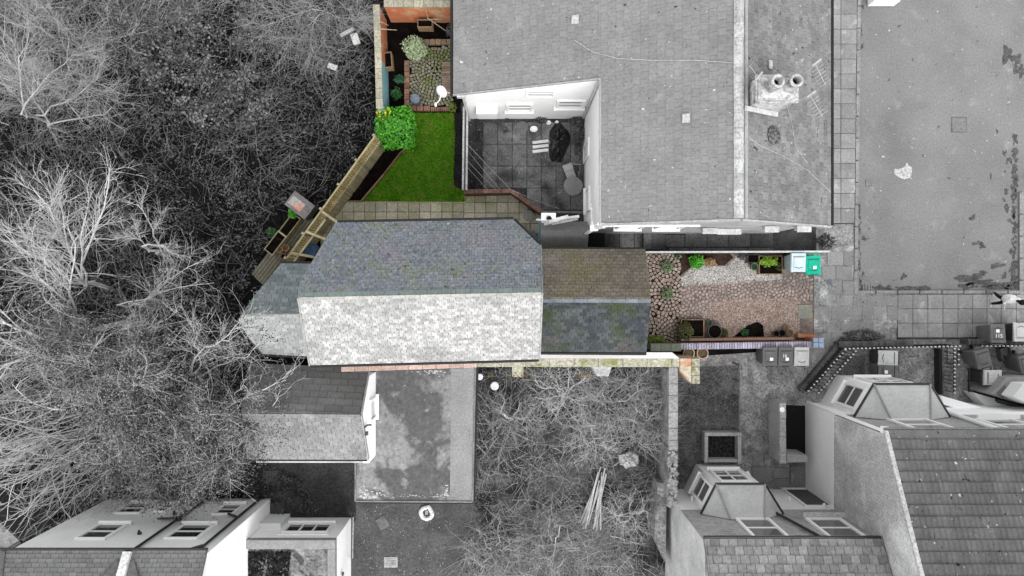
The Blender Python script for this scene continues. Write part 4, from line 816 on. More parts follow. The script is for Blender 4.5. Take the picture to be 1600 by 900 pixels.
# ---------------------------------------------------------------- cobbles
def cobbles(name, centres, poly, size, m, z=.02, h=.05, seed=1, parent=None):
    """Setts laid in rings round several centres, each ring clipped where the next fan begins."""
    rr = random.Random(seed); J = MB(); W = [P(*c[:2]) for c in centres]; wp = [(P(*q).x, P(*q).y) for q in poly]
    xs = [p[0] for p in wp]; ys = [p[1] for p in wp]
    for ci, c in enumerate(W):
        rmax = max(math.hypot(x - c.x, y - c.y) for x in (min(xs), max(xs)) for y in (min(ys), max(ys)))
        r = size * .6
        while r < rmax:
            n = max(3, int(2 * math.pi * r / size)); ph = rr.uniform(0, 6)
            for k in range(n):
                a = ph + 2 * math.pi * k / n; x, y = c.x + r * math.cos(a), c.y + r * math.sin(a)
                if not inside((x, y), wp): continue
                dd = [math.hypot(x - w.x, y - w.y) * (centres[i][2] if len(centres[i]) > 2 else 1) for i, w in enumerate(W)]
                if dd[ci] > min(dd) + .01: continue
                s1, s2 = size * rr.uniform(.41, .47), size * rr.uniform(.38, .46); q = []
                for u, v in ((-1, -1), (1, -1), (1, 1), (-1, 1)):
                    u2, v2 = u * s1 * rr.uniform(.85, 1.08), v * s2 * rr.uniform(.85, 1.08); q.append((x + u2 * math.cos(a) - v2 * math.sin(a), y + u2 * math.sin(a) + v2 * math.cos(a)))
                hz = z + h * rr.uniform(.75, 1.1); cxm, cym = x, y
                lo = [Vector((i, j, z - .02)) for i, j in q]; mid = [Vector((i, j, hz - .012)) for i, j in q]; tp = [Vector((cxm + (i - cxm) * .87, cym + (j - cym) * .87, hz)) for i, j in q]
                J.add(lo + mid + tp, [(8, 9, 10, 11)] + [(i + o, (i + 1) % 4 + o, (i + 1) % 4 + o + 4, i + o + 4) for o in (0, 4) for i in range(4)])
            r += size * .97
    o = J.build(name, m, parent); o['kind'] = 'stuff'
    return o
M_cob1 = mat('green_grey_cobble', rgb(.17, .165, .11), rgb(.21, .2, .15), 2, piece=.2, fine=.25, stains=((rgb(.12, .15, .045), 1.3, .48, .62, .85),))
M_cob2 = mat('pink_grey_cobble', rgb(.24, .185, .16), rgb(.29, .235, .2), 2, piece=.25, fine=.25, stains=((rgb(.13, .14, .07), 1.5, .58, .72, .5),))
M_cob3 = mat('worn_pink_cobble', rgb(.24, .19, .172), rgb(.3, .245, .225), 2, piece=.2, fine=.25, stains=((rgb(.13, .115, .105), 1, .5, .65, .6),))
tag(cobbles('cobbled_circle', [(679, 110)], [(641, 73), (708, 73), (708, 166), (641, 166)], .135, M_cob1, seed=3), 'green tinged cobbled circle in the walled garden corner', 'cobbles')
sheet('cobble_bed', [(1005, 395), (1064, 395), (1064, 545), (1005, 545)], .03, mat('dark_cobble_joint', rgb(.01, .007, .006), rgb(.016, .011, .009), 3), .02)
sheet('front_garden_base', [(1064, 395), (1271.5, 395), (1271.5, 535), (1064, 535)], .037, mat('front_garden_earth', rgb(.13, .102, .092), rgb(.18, .145, .13), 1.6, fine=.35), .02)
tag(cobbles('cobbled_path', [(1041, 417), (1043, 458), (1019, 524, .85), (1010, 480, 1.4)], [(1006, 395), (1063.5, 395), (1063.5, 545), (1006, 545)], .15, M_cob2, .03, .055, 5), 'dark jointed cobbled path beside the house end', 'cobbles')
tag(cobbles('cobbled_band', [(1167, 454), (1238, 442), (1100, 452), (1080, 480), (1262, 480)], [(1065, 446), (1120, 441), (1220, 437), (1236, 428), (1262, 430), (1270, 437), (1269, 470), (1200, 470), (1112, 470), (1098, 497), (1065, 499)], .14, M_cob3, .037, .03, 9), 'worn cobbled band half hidden by gravel in the front garden', 'cobbles')

def gravel(name, poly, n, size, m, z, label, seed):
    wp = [(P(*q).x, P(*q).y) for q in poly]; xs = [p[0] for p in wp]; ys = [p[1] for p in wp]; rr = random.Random(seed); pts = []
    while len(pts) < n:
        q = (rr.uniform(min(xs), max(xs)), rr.uniform(min(ys), max(ys)))
        if inside(q, wp) or (rr.random() < .12 and inside((q[0] + rr.gauss(0, .05), q[1] + rr.gauss(0, .05)), wp)): pts.append((q[0], q[1], z + rr.uniform(0, size * .6)))
    p = np.array(pts); R = np.random.default_rng(seed); s = R.uniform(.5, 1.2, (n, 1)) * size
    o8 = np.array([[1, 0, 0], [0, 1, 0], [-1, 0, 0], [0, -1, 0], [0, 0, .7], [0, 0, -.7]], float)
    a = R.uniform(0, 6.28, n); ca, sa_ = np.cos(a), np.sin(a); st_ = R.uniform(.6, 1.2, (n, 6, 1)); V = o8[None] * st_ * s[:, None]
    X = V[..., 0] * ca[:, None] - V[..., 1] * sa_[:, None]; Y = V[..., 0] * sa_[:, None] + V[..., 1] * ca[:, None]
    V = np.stack([X, Y, V[..., 2]], -1) + p[:, None]
    fc = np.array([[0, 1, 4], [1, 2, 4], [2, 3, 4], [3, 0, 4], [1, 0, 5], [2, 1, 5], [3, 2, 5], [0, 3, 5]])
    o = np_mesh(name, V.reshape(-1, 3), (fc[None] + np.arange(n)[:, None, None] * 6).reshape(-1, 3), m); return tag(o, label, 'gravel', kind='stuff')
gravel('gravel', [(1064, 434), (1078, 420), (1100, 414), (1135, 416), (1147, 405), (1152, 396), (1160, 402), (1176, 418), (1186, 427), (1220, 428), (1222, 436), (1160, 442), (1120, 445), (1085, 446), (1064, 447)], 7500, .026, mat('white_gravel', rgb(.4, .385, .365), rgb(.54, .52, .5), 3, piece=.5, fine=0, bump=0), .035, 'white gravel drift in front of the planting bed', 3)
gravel('gravel', [(1096, 497), (1108, 472), (1170, 466), (1250, 466), (1248, 525), (1240, 530), (1140, 530), (1120, 500)], 9500, .024, mat('pink_gravel', rgb(.38, .29, .24), rgb(.48, .38, .33), 3, piece=.45, fine=0, bump=0), .035, 'pinkish beige gravel over the middle of the front garden', 4)
gravel('gravel', [(1066, 450), (1266, 440), (1266, 530), (1070, 530)], 2500, .018, mat('scatter_gravel', rgb(.3, .23, .2), rgb(.38, .3, .26), 3, piece=.4, fine=0, bump=0), .04, 'loose pebbles scattered thinly over the worn cobbles', 5)
gravel('gravel', [(742, 184), (752, 184), (754, 296), (734, 300)], 2200, .03, mat('dark_chippings', g(.035), g(.07), 3, piece=.6, fine=0, bump=0), .03, 'dark chippings along the courtyard fence', 6)
gravel('gravel', [(1320, 556), (1350, 556), (1350, 590), (1300, 590)], 2500, .025, mat('grey_gravel', g(.13), g(.2), 3, piece=.5, fine=0, bump=0), .04, 'grey gravel behind the slanting railings', 7)
# grey slab in the front garden corner
b = MB(); b.prism(px_poly([(1247, 476), (1269, 476), (1270, 498), (1247, 498)], .07), .03, .075); o = b.build('stone_slab', mat('buff_slab', rgb(.23, .22, .15), rgb(.17, .18, .17), 2, fine=.2), None, bevel=.01); tag(o, 'square buff stone slab at the front garden entrance', 'slab')

# ---------------------------------------------------------------- leaves
def leaf_cloud(c, r, n, size, seed, hz=None, shell=.55, zmin=.0):
    """Leaf-sized folded quads through an uneven ellipsoid."""
    R = np.random.default_rng(seed); d = R.normal(size=(n, 3)); d /= np.linalg.norm(d, axis=1)[:, None]
    rad = R.uniform(shell ** 3, 1, n) ** (1 / 3)
    lump = 1 + .18 * np.sin(d[:, 0] * 5 + seed) * np.cos(d[:, 1] * 4 + seed * 2) + .12 * np.sin(d[:, 2] * 7 + seed)
    p = np.array(c)[None] + d * (rad * lump)[:, None] * np.array(r)[None]
    p = p[p[:, 2] > zmin]; return leaves_at(p, size, seed, d[: len(p)])
def leaves_at(p, size, seed, nrm=None, up=.8):
    R = np.random.default_rng(seed + 91); n = len(p); nn = R.normal(size=(n, 3)) * .6 + np.array([0, 0, up])
    if nrm is not None: nn = nn + nrm * .6
    nn /= np.linalg.norm(nn, axis=1)[:, None]; t = np.cross(nn, R.normal(size=(n, 3))); t /= np.linalg.norm(t, axis=1)[:, None] + 1e-9; s = np.cross(nn, t)
    l = R.uniform(.6, 1.25, (n, 1)) * size; w = l * .38
    V = np.stack([p - t * l * .5, p + s * w - nn * l * .1, p + t * l * .5, p - s * w - nn * l * .1], 1)
    return V.reshape(-1, 3), np.arange(n * 4).reshape(-1, 4)
def split_leaf(V, Fq):
    f = np.concatenate([Fq[:, [0, 1, 2]], Fq[:, [0, 2, 3]]]); return V, f
def shrub(name, label, px, py, rp, h, n, leaf, m, seed, flat=1.0, cat='shrub', z0=0.0, extra=None):
    c = P(px, py, z0 + h * .55); r = rp * (H - c.z) / F
    t = thing(name, label, cat, (c.x, c.y, z0))
    V, Fq = leaf_cloud((c.x, c.y, z0 + h * .55), (r, r * flat, h * .5), n, leaf, seed); V, f = split_leaf(V, Fq); np_mesh('foliage', V, f, m, parent=t)
    b = MB(); rr = random.Random(seed)
    for k in range(5):
        a = rr.uniform(0, 6.28); b.tube([(c.x, c.y, z0), (c.x + math.cos(a) * r * .3, c.y + math.sin(a) * r * .3, z0 + h * .4), (c.x + math.cos(a) * r * .6, c.y + math.sin(a) * r * .6, z0 + h * .75)], [.02, .014, .006], 4)
    b.build('stem', M_wood_b, t)
    if extra:
        m2, n2, off = extra; V, Fq = leaf_cloud((c.x + off[0], c.y + off[1], z0 + h * .72), (r * .45, r * .35, h * .36), n2, leaf * .9, seed + 5); V, f = split_leaf(V, Fq); np_mesh('flowers', V, f, m2, parent=t)
    return t
M_lg = mat('bright_leaf', rgb(.025, .19, .005), rgb(.075, .31, .01), 5, piece=.4, fine=0, rough=.4, spec=.4, bump=0)
M_ye = mat('yellow_leaf', rgb(.5, .46, .03), rgb(.4, .42, .03), 5, piece=.3, fine=0, bump=0)
M_var = mat('variegated_leaf', rgb(.27, .34, .19), rgb(.36, .42, .27), 8, piece=.35, fine=0, bump=0)
M_dg = mat('dark_green_leaf', rgb(.02, .075, .025), rgb(.035, .1, .035), 5, piece=.5, fine=0, bump=0)
M_lime = mat('lime_leaf', rgb(.13, .25, .025), rgb(.2, .32, .04), 5, piece=.35, fine=0, bump=0)
M_sage = mat('sage_leaf', rgb(.1, .15, .075), rgb(.16, .2, .11), 5, piece=.4, fine=0, bump=0)
M_red = mat('reddish_leaf', rgb(.09, .07, .035), rgb(.06, .09, .035), 5, piece=.5, fine=0, bump=0)
shrub('shrub', 'big glossy green shrub with yellow flowers beside the lawn', 619, 201, 32, 1.5, 3800, .105, M_lg, 11, 1.1, extra=(M_ye, 80, (-.38, .42)))
shrub('shrub', 'pale variegated round shrub at the cobbled circle', 648, 76, 18.5, 1.0, 1500, .075, M_var, 12)
shrub('plant', 'dark bluish green fern in the black soil bed', 624, 123, 9, .3, 130, .13, mat('fern_leaf', rgb(.025, .07, .035), rgb(.035, .085, .045), 5, piece=.4, fine=0, bump=0), 13, .7, 'plant')
shrub('plant', 'small mid green plant above the glossy shrub', 619, 146, 9, .3, 160, .1, M_dg, 14, 1.1, 'plant')
shrub('plant', 'low dark plant against the roof edge at the top garden bed', 704, 47, 8, .4, 120, .09, mat('grey_leaf', g(.06), g(.12), 5, piece=.4, fine=0, bump=0), 15, 1.2, 'plant')
shrub('plant', 'round sage green clump set in the upper cobble ring', 1041, 416, 10, .3, 420, .07, M_sage, 16, 1, 'plant')
shrub('plant', 'sage green clump set in the lower cobble ring', 1043, 458, 10, .28, 380, .06, M_sage, 17, 1, 'plant')
shrub('shrub', 'bright green shrub behind the white gravel', 1088, 409, 11.5, .6, 700, .075, M_lg, 18)
shrub('plant', 'lime green plant filling the timber bed by the bins', 1201, 409, 14, .5, 650, .09, M_lime, 19, .55, 'plant')
shrub('plant', 'dark leafy plant beside the square black pot', 1161, 400, 9, .4, 300, .07, mat('grey_leaf', g(.06)), 20, .7, 'plant')
shrub('plant', 'reddish plant at the right end of the timber bed', 1218, 417, 7, .35, 200, .06, M_red, 21, 1.1, 'plant')
shrub('shrub', 'red tinged green shrub at the corner of the black bed', 1069, 518, 13, .7, 700, .08, M_red, 22, 1.15)
shrub('plant', 'yellow green creeping plant at the foot of the house end', 1025, 530, 15, .4, 700, .07, mat('mossy_leaf', rgb(.11, .16, .03), rgb(.16, .2, .05), 5, piece=.4, fine=0, bump=0), 23, .4, 'plant')
shrub('plant', 'small green tuft beside the heart shaped black bed', 1164, 520, 6, .3, 220, .06, M_dg, 24, 1, 'plant')
shrub('plant', 'low herb beside the round black pot', 1132, 520, 6, .25, 200, .06, mat('olive_leaf', rgb(.06, .065, .02), rgb(.08, .08, .03), 5, piece=.4, fine=0, bump=0), 25, 1.1, 'plant')
shrub('plant', 'mossy tuft between the two terracotta pots', 1087, 553, 6, .2, 260, .05, mat('mossy_leaf', g(.1)), 26, .9, 'plant')
shrub('plant', 'small green plant at the top of the cobbled path', 1059, 399, 5, .25, 150, .06, M_dg, 27, 1, 'plant')
shrub('plant', 'bright green plant in the upper end of the trough', 458, 334, 8, .4, 260, .08, M_lg, 28, 1, 'plant', .45)
shrub('plant', 'green plant spilling over the outer side of the trough', 426, 364, 8, .5, 240, .08, M_dg, 29, 1.2, 'plant', .1)
shrub('plant', 'mossy tuft at the end of the brick edging', 707, 168, 6, .25, 220, .06, mat('mossy_leaf', g(.1)), 30, 1.3, 'plant')
shrub('plant', 'brown ornamental grass tuft behind the white gravel', 1109, 410, 9, .35, 420, .12, mat('straw', rgb(.22, .14, .07), rgb(.28, .19, .1), 5, piece=.4, fine=0, bump=0), 31, .7, 'plant')
M_gl = mat('grey_weed', g(.06), g(.13), 5, piece=.6, fine=0, bump=0)
shrub('weeds', 'grey weeds along the courtyard back wall', 905, 188, 15, .5, 500, .08, M_gl, 32, .6, 'weeds')
shrub('weeds', 'weedy clump near the middle of the courtyard back wall', 845, 188, 10, .4, 240, .07, M_gl, 33, .6, 'weeds')
shrub('weeds', 'dry weeds at the foot of the courtyard right wall', 908, 205, 10, .5, 300, .08, M_gl, 34, 1.5, 'weeds')
shrub('weeds', 'weeds in front of the low round topped wall', 1350, 524, 30, .35, 1300, .07, M_gl, 35, .3, 'weeds')
shrub('weeds', 'weeds beside the drain end of the low wall', 1322, 532, 12, .3, 350, .07, M_gl, 36, .5, 'weeds')
shrub('climber', 'bare dark climber at the end of the white topped fence', 1292, 378, 13, .9, 500, .07, mat('dark_climber', g(.02), g(.06), 5, piece=.6, fine=0, bump=0), 37, 1, 'climber')
# dark soil beds in the front garden
sheet('planting_bed', [(1064, 396), (1140, 396), (1146, 402), (1132, 415), (1100, 413), (1076, 420), (1064, 430)], .045, mat('dark_mulch', rgb(.03, .017, .014), rgb(.045, .028, .022), 3, fine=.4, bump=.8), .03)
sheet('heart_bed', [(1147, 526), (1170, 508), (1184, 503), (1192, 508), (1194, 526)], .085, M_soilc, .05)
def pot(name, label, px, py, z0, r, h, m, soil=None, rim=.02, cat='pot', n=20):
    p = P(px, py, z0 + h); t = thing(name, label, cat, (p.x, p.y, z0))
    b = MB(); b.lathe([(r * .72, 0), (r * .92, h * .8), (r, h * .82), (r, h), (r - rim, h), (r - rim * 1.4, h * .7)], (p.x, p.y, z0), n); b.build('body', m, t, smooth=False)
    b = MB(); b.lathe([(r - rim * 1.5, h * .7), (r - rim * 1.5, h * .78)], (p.x, p.y, z0), n); b.build('soil', soil or M_soilc, t)
    return t
M_terra = mat('terracotta', rgb(.4, .18, .1), rgb(.46, .24, .15), 3, fine=.15)
M_pinkp = mat('pale_pink_pot', rgb(.5, .38, .32), rgb(.56, .45, .39), 3, fine=.1)
M_dry = mat('dry_soil', rgb(.1, .07, .04), rgb(.17, .12, .07), 20, fine=.4, bump=1)
pot('plant_pot', 'pale terracotta pot nearer the wall pier', 1098, 552, 0, .235, .38, M_pinkp, M_dry, .03)
pot('plant_pot', 'pale terracotta pot nearer the house', 1076.5, 552, 0, .235, .38, M_pinkp, M_dry, .03)
pot('plant_pot', 'large round black pot beside the square black bed', 1117, 518, .03, .28, .4, M_black, None, .025)
pot('plant_pot', 'small black pot with sprout above the round black pot', 1108, 504, .03, .1, .2, M_black, M_dg, .012)
pot('plant_pot', 'small black pot, leftmost of three by the brick wall', 1213, 521, .03, .12, .25, M_black, None, .012)
pot('plant_pot', 'black pot in the middle of three by the brick wall', 1222.5, 520.5, .03, .14, .28, M_black, None, .014)
pot('plant_pot', 'brown rimmed pot with earth, right of two black pots', 1234, 520.5, .03, .14, .26, mat('brown_pot', rgb(.13, .1, .07), rgb(.16, .13, .08), 4), M_dry, .02)
pot('plant_pot', 'small clay pot standing behind the row of three pots', 1227, 512, .03, .11, .2, mat('clay_pot', rgb(.16, .09, .07)), M_dry, .015)
pot('plant_pot', 'pale rimmed pot beside the timber bed', 1179, 416.5, .03, .15, .3, mat('grey_rim_pot', rgb(.2, .2, .16), rgb(.14, .14, .11), 4), M_dg, .02)
pot('plant_pot', 'terracotta pot standing alone at the trough end', 437, 390, .3, .12, .28, M_terra, M_dry, .02)
pot('plant_pot', 'larger terracotta pot behind the others on the deck', 446, 387, .3, .14, .2, M_terra, M_dry, .02)
pot('plant_pot', 'brown glazed pot nearest the annex roof on the deck', 442, 400.5, .3, .11, .24, mat('brown_glaze', rgb(.13, .085, .03), rgb(.17, .12, .05), 4), None, .02)
# square raised beds
trough('raised_bed', 'square raised bed of black soil in the front garden corner', 1082.5, 513, .03, .92, .72, .25, 0, M_wood_b)
trough('raised_bed', 'timber raised bed with lime green plant beside the bins', 1204.5, 414, .03, .95, .75, .25, 0, M_wood_b)
trough('planter_tub', 'square black tub at the back of the front garden', 1177, 404, .03, .45, .34, .35, 0, M_black)
trough('timber_crate', 'low brown timber box next to the grey bin', 1230, 409, .03, .3, .6, .12, 0, mat('red_brown_timber', rgb(.13, .05, .03), rgb(.17, .07, .045), 3, fine=.2), soil=False)
b = MB(); b.lathe([(.17, 0), (.2, .1), (.2, .42), (.17, .44)], P(650.5, 158, .0), 18); o = b.build('lidded_pot', mat('slate_blue_pot', rgb(.11, .13, .17), rgb(.15, .17, .21), 4, rough=.4), None); tag(o, 'blue grey lidded tub on the corner of the brick edging', 'tub')
b = MB(); b.lathe([(.24, 0), (.3, .3), (.29, .75), (.27, .8), (.22, .8)], P(492, 393, .3), 18); o = b.build('water_butt', mat('blue_plastic', rgb(.05, .09, .18), rgb(.06, .1, .2), 3, rough=.4), None); tag(o, 'dark blue barrel tucked under the house eaves', 'barrel')

# ---------------------------------------------------------------- front brick wall
fw = thing('brick_wall', 'low red brick wall with blue brick coping in front of the grey bins', 'wall', P(1170, 537))
zf = .95
p0, p1 = P(1064, 541.5, zf), P(1272, 538.5, zf)
M_redb = mat('red_brick', rgb(.3, .12, .075), rgb(.36, .16, .1), 1.5, fine=.25, brick=(0, .225, .075, rgb(.3, .25, .2), rgb(.25, .09, .06)))
b = MB(); d = (p1 - p0).normalized(); nn = Vector((-d.y, d.x, 0)) * .11; q = [p0 - nn, p1 - nn, p1 + nn, p0 + nn]; b.hexa([Vector((k.x, k.y, 0)) for k in q], [Vector((k.x, k.y, zf - .11)) for k in q]); b.build('wall', M_redb, fw)
nb_ = 52; M_blub = mat('blue_coping_brick', rgb(.3, .28, .36), rgb(.38, .35, .43), 2, piece=.2, fine=.2)
for i in range(nb_): block('coping_brick', fw, M_blub, p0 + (p1 - p0) * ((i + .5) / nb_) - Vector((0, 0, .107)), ((p1 - p0).length / nb_ - .016, .25, .11), math.atan2(d.y, d.x), .01, .08)
c = P(1279, 535.5, 1.05); b = MB(); b.box((c.x, c.y, .5), (.4, .38, 1.0)); b.build('pier', M_redb, fw)
M_blue2 = mat('blue_pier_brick', rgb(.2, .26, .36), rgb(.25, .31, .42), 2, piece=.12, fine=.15)
for i in (-1, 1):
    for j in (-1, 1): block('coping_brick', fw, M_blue2, (c.x + i * .108, c.y + j * .1, 1.002), (.2, .185, .07), 0, .01, .06)
b = MB(); a_, c_ = P(1064, 531, .45), P(1240, 529, .45); b.bar(a_ - Vector((0, 0, .22)), c_ - Vector((0, 0, .22)), .1, .44); b.build('plinth', M_redb, fw)
b = MB(); b.bar(P(1247, 524, .3) - Vector((0, 0, .15)), P(1276, 526.5, .3) - Vector((0, 0, .15)), .16, .3); b.build('plinth', mat('orange_brick', rgb(.36, .16, .09), rgb(.42, .2, .12), 3, fine=.2, piece=.1), fw)
lw = thing('low_wall', 'greenish capped low wall between house end and brick wall', 'wall', P(1040, 543))
for i in range(3): q = [(1017 + 16 * i, 537), (1032.5 + 16 * i, 537), (1032.5 + 16 * i, 549), (1017 + 16 * i, 549)]; b = MB(); b.prism(px_poly(q, 1.0), .9, 1.0); b.build('coping_stone', mat('green_capping', rgb(.17, .19, .15), rgb(.22, .24, .19), 2, piece=.12, fine=.2), lw, bevel=.01)
b = MB(); b.prism(px_poly([(1018, 538), (1064, 538), (1064, 548), (1018, 548)], .9), 0, .897); b.build('wall', mat('green_capping', g(.2)), lw)

# ---------------------------------------------------------------- fences
ff = thing('garden_fence', 'fence with thin pale top rail along the back of the front garden', 'fence', P(1150, 394))
zt = 1.0; a_, c_ = P(1009, 394, zt), P(1297, 393, zt)
b = MB(); b.bar(a_, c_, .07, .05); b.build('top_rail', mat('pale_rail', g(.42), g(.5), 1, fine=.2), ff)
for i in range(14):
    p, q = a_ + (c_ - a_) * ((i + .01) / 14), a_ + (c_ - a_) * ((i + .99) / 14); b = MB(); b.bar((p.x, p.y, .48), (q.x, q.y, .48), .035, .98); b.build('panel', M_wood_g, ff)
tf = thing('trellis_fence', 'diagonal board fence with golden trellis top beside the deck', 'fence', P(560, 290))
z1, z2 = 1.3, 2.3
A0, A1 = P(603, 232), P(476, 408); dv = (A1 - A0); Lf = dv.length; dv.normalize(); nv = Vector((dv.y, -dv.x, 0)); nv = nv if nv.x < 0 else -nv
npan = 5; pl = Lf / npan
for i in range(npan):
    for k in range(12):
        p, q = A0 + dv * (i * pl + .05 + (pl - .1) * (k + .03) / 12), A0 + dv * (i * pl + .05 + (pl - .1) * (k + .97) / 12); b = MB(); b.bar((p.x, p.y, z1 / 2 + .02), (q.x, q.y, z1 / 2 + .02), .02, z1 - .04); b.build('board', M_fence, tf)
    p, q = A0 + dv * (i * pl), A0 + dv * (i * pl + pl)
    for zr in (z1 + .02, z2): b = MB(); b.bar((p.x, p.y, zr), (q.x, q.y, zr), .06, .037); b.build('rail', M_fence, tf)
    for k in range(11):
        f = A0 + dv * (i * pl + pl * (k + .5) / 11); b = MB(); b.bar((f.x, f.y, z1), (f.x, f.y, z2), .034); b.build('trellis_lath', M_gold, tf)
    for z in (1.45, 1.65, 1.85, 2.05, 2.2): b = MB(); b.bar((p + nv * .02) + Vector((0, 0, z)), (q + nv * .02) + Vector((0, 0, z)), .02, .04); b.build('trellis_lath', M_gold, tf)
for i in range(npan + 1): p = A0 + dv * i * pl + nv * .06; b = MB(); b.box((p.x, p.y, 1.17), (.09, .09, 2.34), math.atan2(dv.y, dv.x)); b.build('post', M_fence, tf)
pg = thing('pergola', 'three pale timber beams reaching from trellis fence to house eaves', 'pergola', P(490, 370))
for a, c in (((504, 331), (528, 348)), ((479, 362), (509, 374)), ((455, 395), (492, 402))): b = MB(); b.bar(P(*a, 2.38), P(*c, 2.5), .09, .11); b.build('beam', M_fence, pg)
b = MB(); b.bar(P(509, 343, 2.31), P(458, 411, 2.31), .07, .1); b.build('beam', M_fence, pg)
# deck beyond the fence
dk2 = thing('timber_deck', 'weathered plank deck outside the trellis fence', 'deck', P(440, 385))
e0, e1 = P(398, 432, .3), P(482, 322, .3); du = (e1 - e0).normalized(); dn2 = Vector((du.y, -du.x, 0))
for k in range(10):
    st_ = .0 if k < 9 else .1; b = MB(); p, q = e0 + dn2 * (k * .125 - .1) + du * (-.05 * k * .3), e0 + dn2 * (k * .125 - .1) + du * (3.35 - k * .02); b.bar(p, q, .105, .035); b.build('board', M_wood_d, dk2)
for f in (.1, 1.2, 2.3, 3.2): b = MB(); b.bar(e0 + du * f - dn2 * .1 - Vector((0, 0, .08)), e0 + du * f + dn2 * 1.05 - Vector((0, 0, .08)), .08, .1); b.build('joist', M_wood_g, dk2)
ang = math.atan2(du.y, du.x)
trough('trough_planter', 'wooden trough of black soil, upper one on the deck', 452, 352, .33, .95, .42, .38, ang, M_fence)
trough('trough_planter', 'wooden trough of black soil, lower one on the deck', 430, 379.5, .33, .95, .42, .38, ang, M_fence)
tb = thing('storage_box', 'grey lidded storage box with pinkish patch at the top of the deck', 'box', P(477, 324, .3), None, ang)
R = WM[tb.name]; b = MB(); b.box((0, 0, .35), (.62, .95, .7)); b.build('body', mat('grey_box', g(.06), g(.08), 2), tb, bevel=.01, basis=R)
b = MB(); b.box((0, 0, .73), (.68, 1.0, .05)); b.build('lid', mat('grey_lid', rgb(.13, .12, .125), rgb(.17, .16, .16), 2), tb, bevel=.008, basis=R)
b = MB(); b.box((-.02, .12, .762), (.36, .6, .012)); b.build('pale_panel', mat('pale_pink_panel', rgb(.3, .29, .29), rgb(.34, .3, .29), 3, stains=((rgb(.5, .22, .16), 2, .55, .6, .8),)), tb, basis=R)

# ---------------------------------------------------------------- courtyard boundary and contents
cf = thing('courtyard_fence', 'pale weathered timber fence between lawn and courtyard', 'fence', P(727, 235))
zc = 1.5; a_, c_ = P(727.5, 166, zc), P(726, 297, zc)
for i in range(24):
    p, q = a_ + (c_ - a_) * ((i + .03) / 24), a_ + (c_ - a_) * ((i + .97) / 24); b = MB(); b.bar((p.x, p.y, .72), (q.x, q.y, .72), .03, 1.44); b.build('board', M_wood_g, cf)
for dx, zz in ((-.07, 1.47), (.07, 1.5)): b = MB(); b.bar(a_ + Vector((dx, 0, zz - zc)), c_ + Vector((dx, 0, zz - zc)), .07, .05); b.build('rail', mat('pale_timber', g(.3), g(.4), 2, fine=.3), cf)
M_bw = mat('brown_coping', rgb(.13, .07, .055), rgb(.17, .11, .09), 2, piece=.2, fine=.25, stains=((g(.2), 2, .58, .72, .5),))
cw = thing('courtyard_wall', 'low brown capped wall cornering the courtyard above the patio', 'wall', P(780, 300))
for p, q, n in (((725, 299.5), (798, 298), 5), ((799, 298), (846, 331), 4)):
    a_, c_ = P(*p, 1.0), P(*q, 1.0)
    b = MB(); b.bar((a_.x, a_.y, .46), (c_.x, c_.y, .46), .12, .92); b.build('wall', mat('brown_wall', rgb(.11, .06, .05), rgb(.15, .09, .07), 2, fine=.25), cw)
    for i in range(n): b = MB(); b.bar(a_ + (c_ - a_) * ((i + .01) / n), a_ + (c_ - a_) * ((i + .99) / n), .17, .07); b.build('coping', M_bw, cw, bevel=.01)
b = MB(); b.bar(P(846, 331, .95), P(918, 332, .95), .09, .06); b.build('coping', M_wood_g, cw)
# arched shed
sh = thing('shed', 'small shed with dark curved metal roof between courtyard and annex', 'shed', P(880, 367))
a_, c_ = P(844, 346, 2.1), P(918, 388, 2.1); M_metal = mat('dark_sheet_metal', g(.1), g(.13), 1.2, fine=.15, rough=.35, spec=.5)
b = MB(); n = 12; x0, x1, y0, y1 = a_.x, c_.x, c_.y, a_.y
pr = [(y0 + (y1 - y0) * i / n, 2.1 + .3 * math.sin(math.pi * i / n)) for i in range(n + 1)]
b.add([(x0, yy, zz) for yy, zz in pr] + [(x1, yy, zz) for yy, zz in pr] + [(x0, yy, zz - .03) for yy, zz in pr] + [(x1, yy, zz - .03) for yy, zz in pr], [(i, i + n + 1, i + n + 2, i + 1) for i in range(n)] + [(i + 2 * n + 2, i + 2 * n + 3, i + 3 * n + 4, i + 3 * n + 3) for i in range(n)]); b.build('roof', M_metal, sh, smooth=True)
b = MB(); b.prism([(x0 + .04, y0 + .04), (x1 - .04, y0 + .04), (x1 - .04, y1 - .04), (x0 + .04, y1 - .04)], 0, 2.06); b.build('wall', M_wood_g, sh)
b = MB(); b.tube([(x0 - .03, y0, 2.1), (x0 - .03, y1, 2.1)], .03, 6); b.build('trim', mat('teal_trim', rgb(.12, .25, .3), rgb(.14, .28, .33), 3), sh)
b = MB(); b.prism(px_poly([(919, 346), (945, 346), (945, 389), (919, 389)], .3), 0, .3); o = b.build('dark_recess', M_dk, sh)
for k, (p, q, w, v, lab) in enumerate((((846, 346), (905, 338), .1, .5, 'long pale plank lying across the shed roof'), ((850, 349), (886, 340), .16, .36, 'wide plank on the shed roof under the others'), ((862, 350), (903, 342), .08, .3, 'narrow grey plank on the shed roof'), ((838, 343), (872, 346), .07, .45, 'short pale plank sticking out over the patio'), ((858, 346), (888, 338), .12, .55, 'short white plank on top of the plank heap'))):
    b = MB(); b.bar(P(*p, 2.42 + .03 * k), P(*q, 2.45 + .03 * k), w, .025); o = b.build('plank', mat('plank%d' % k, g(v), g(v * 1.2), 3, fine=.2), None); tag(o, lab, 'plank', 'planks on the shed')
b = MB(); c = P(857, 339, 2.55)
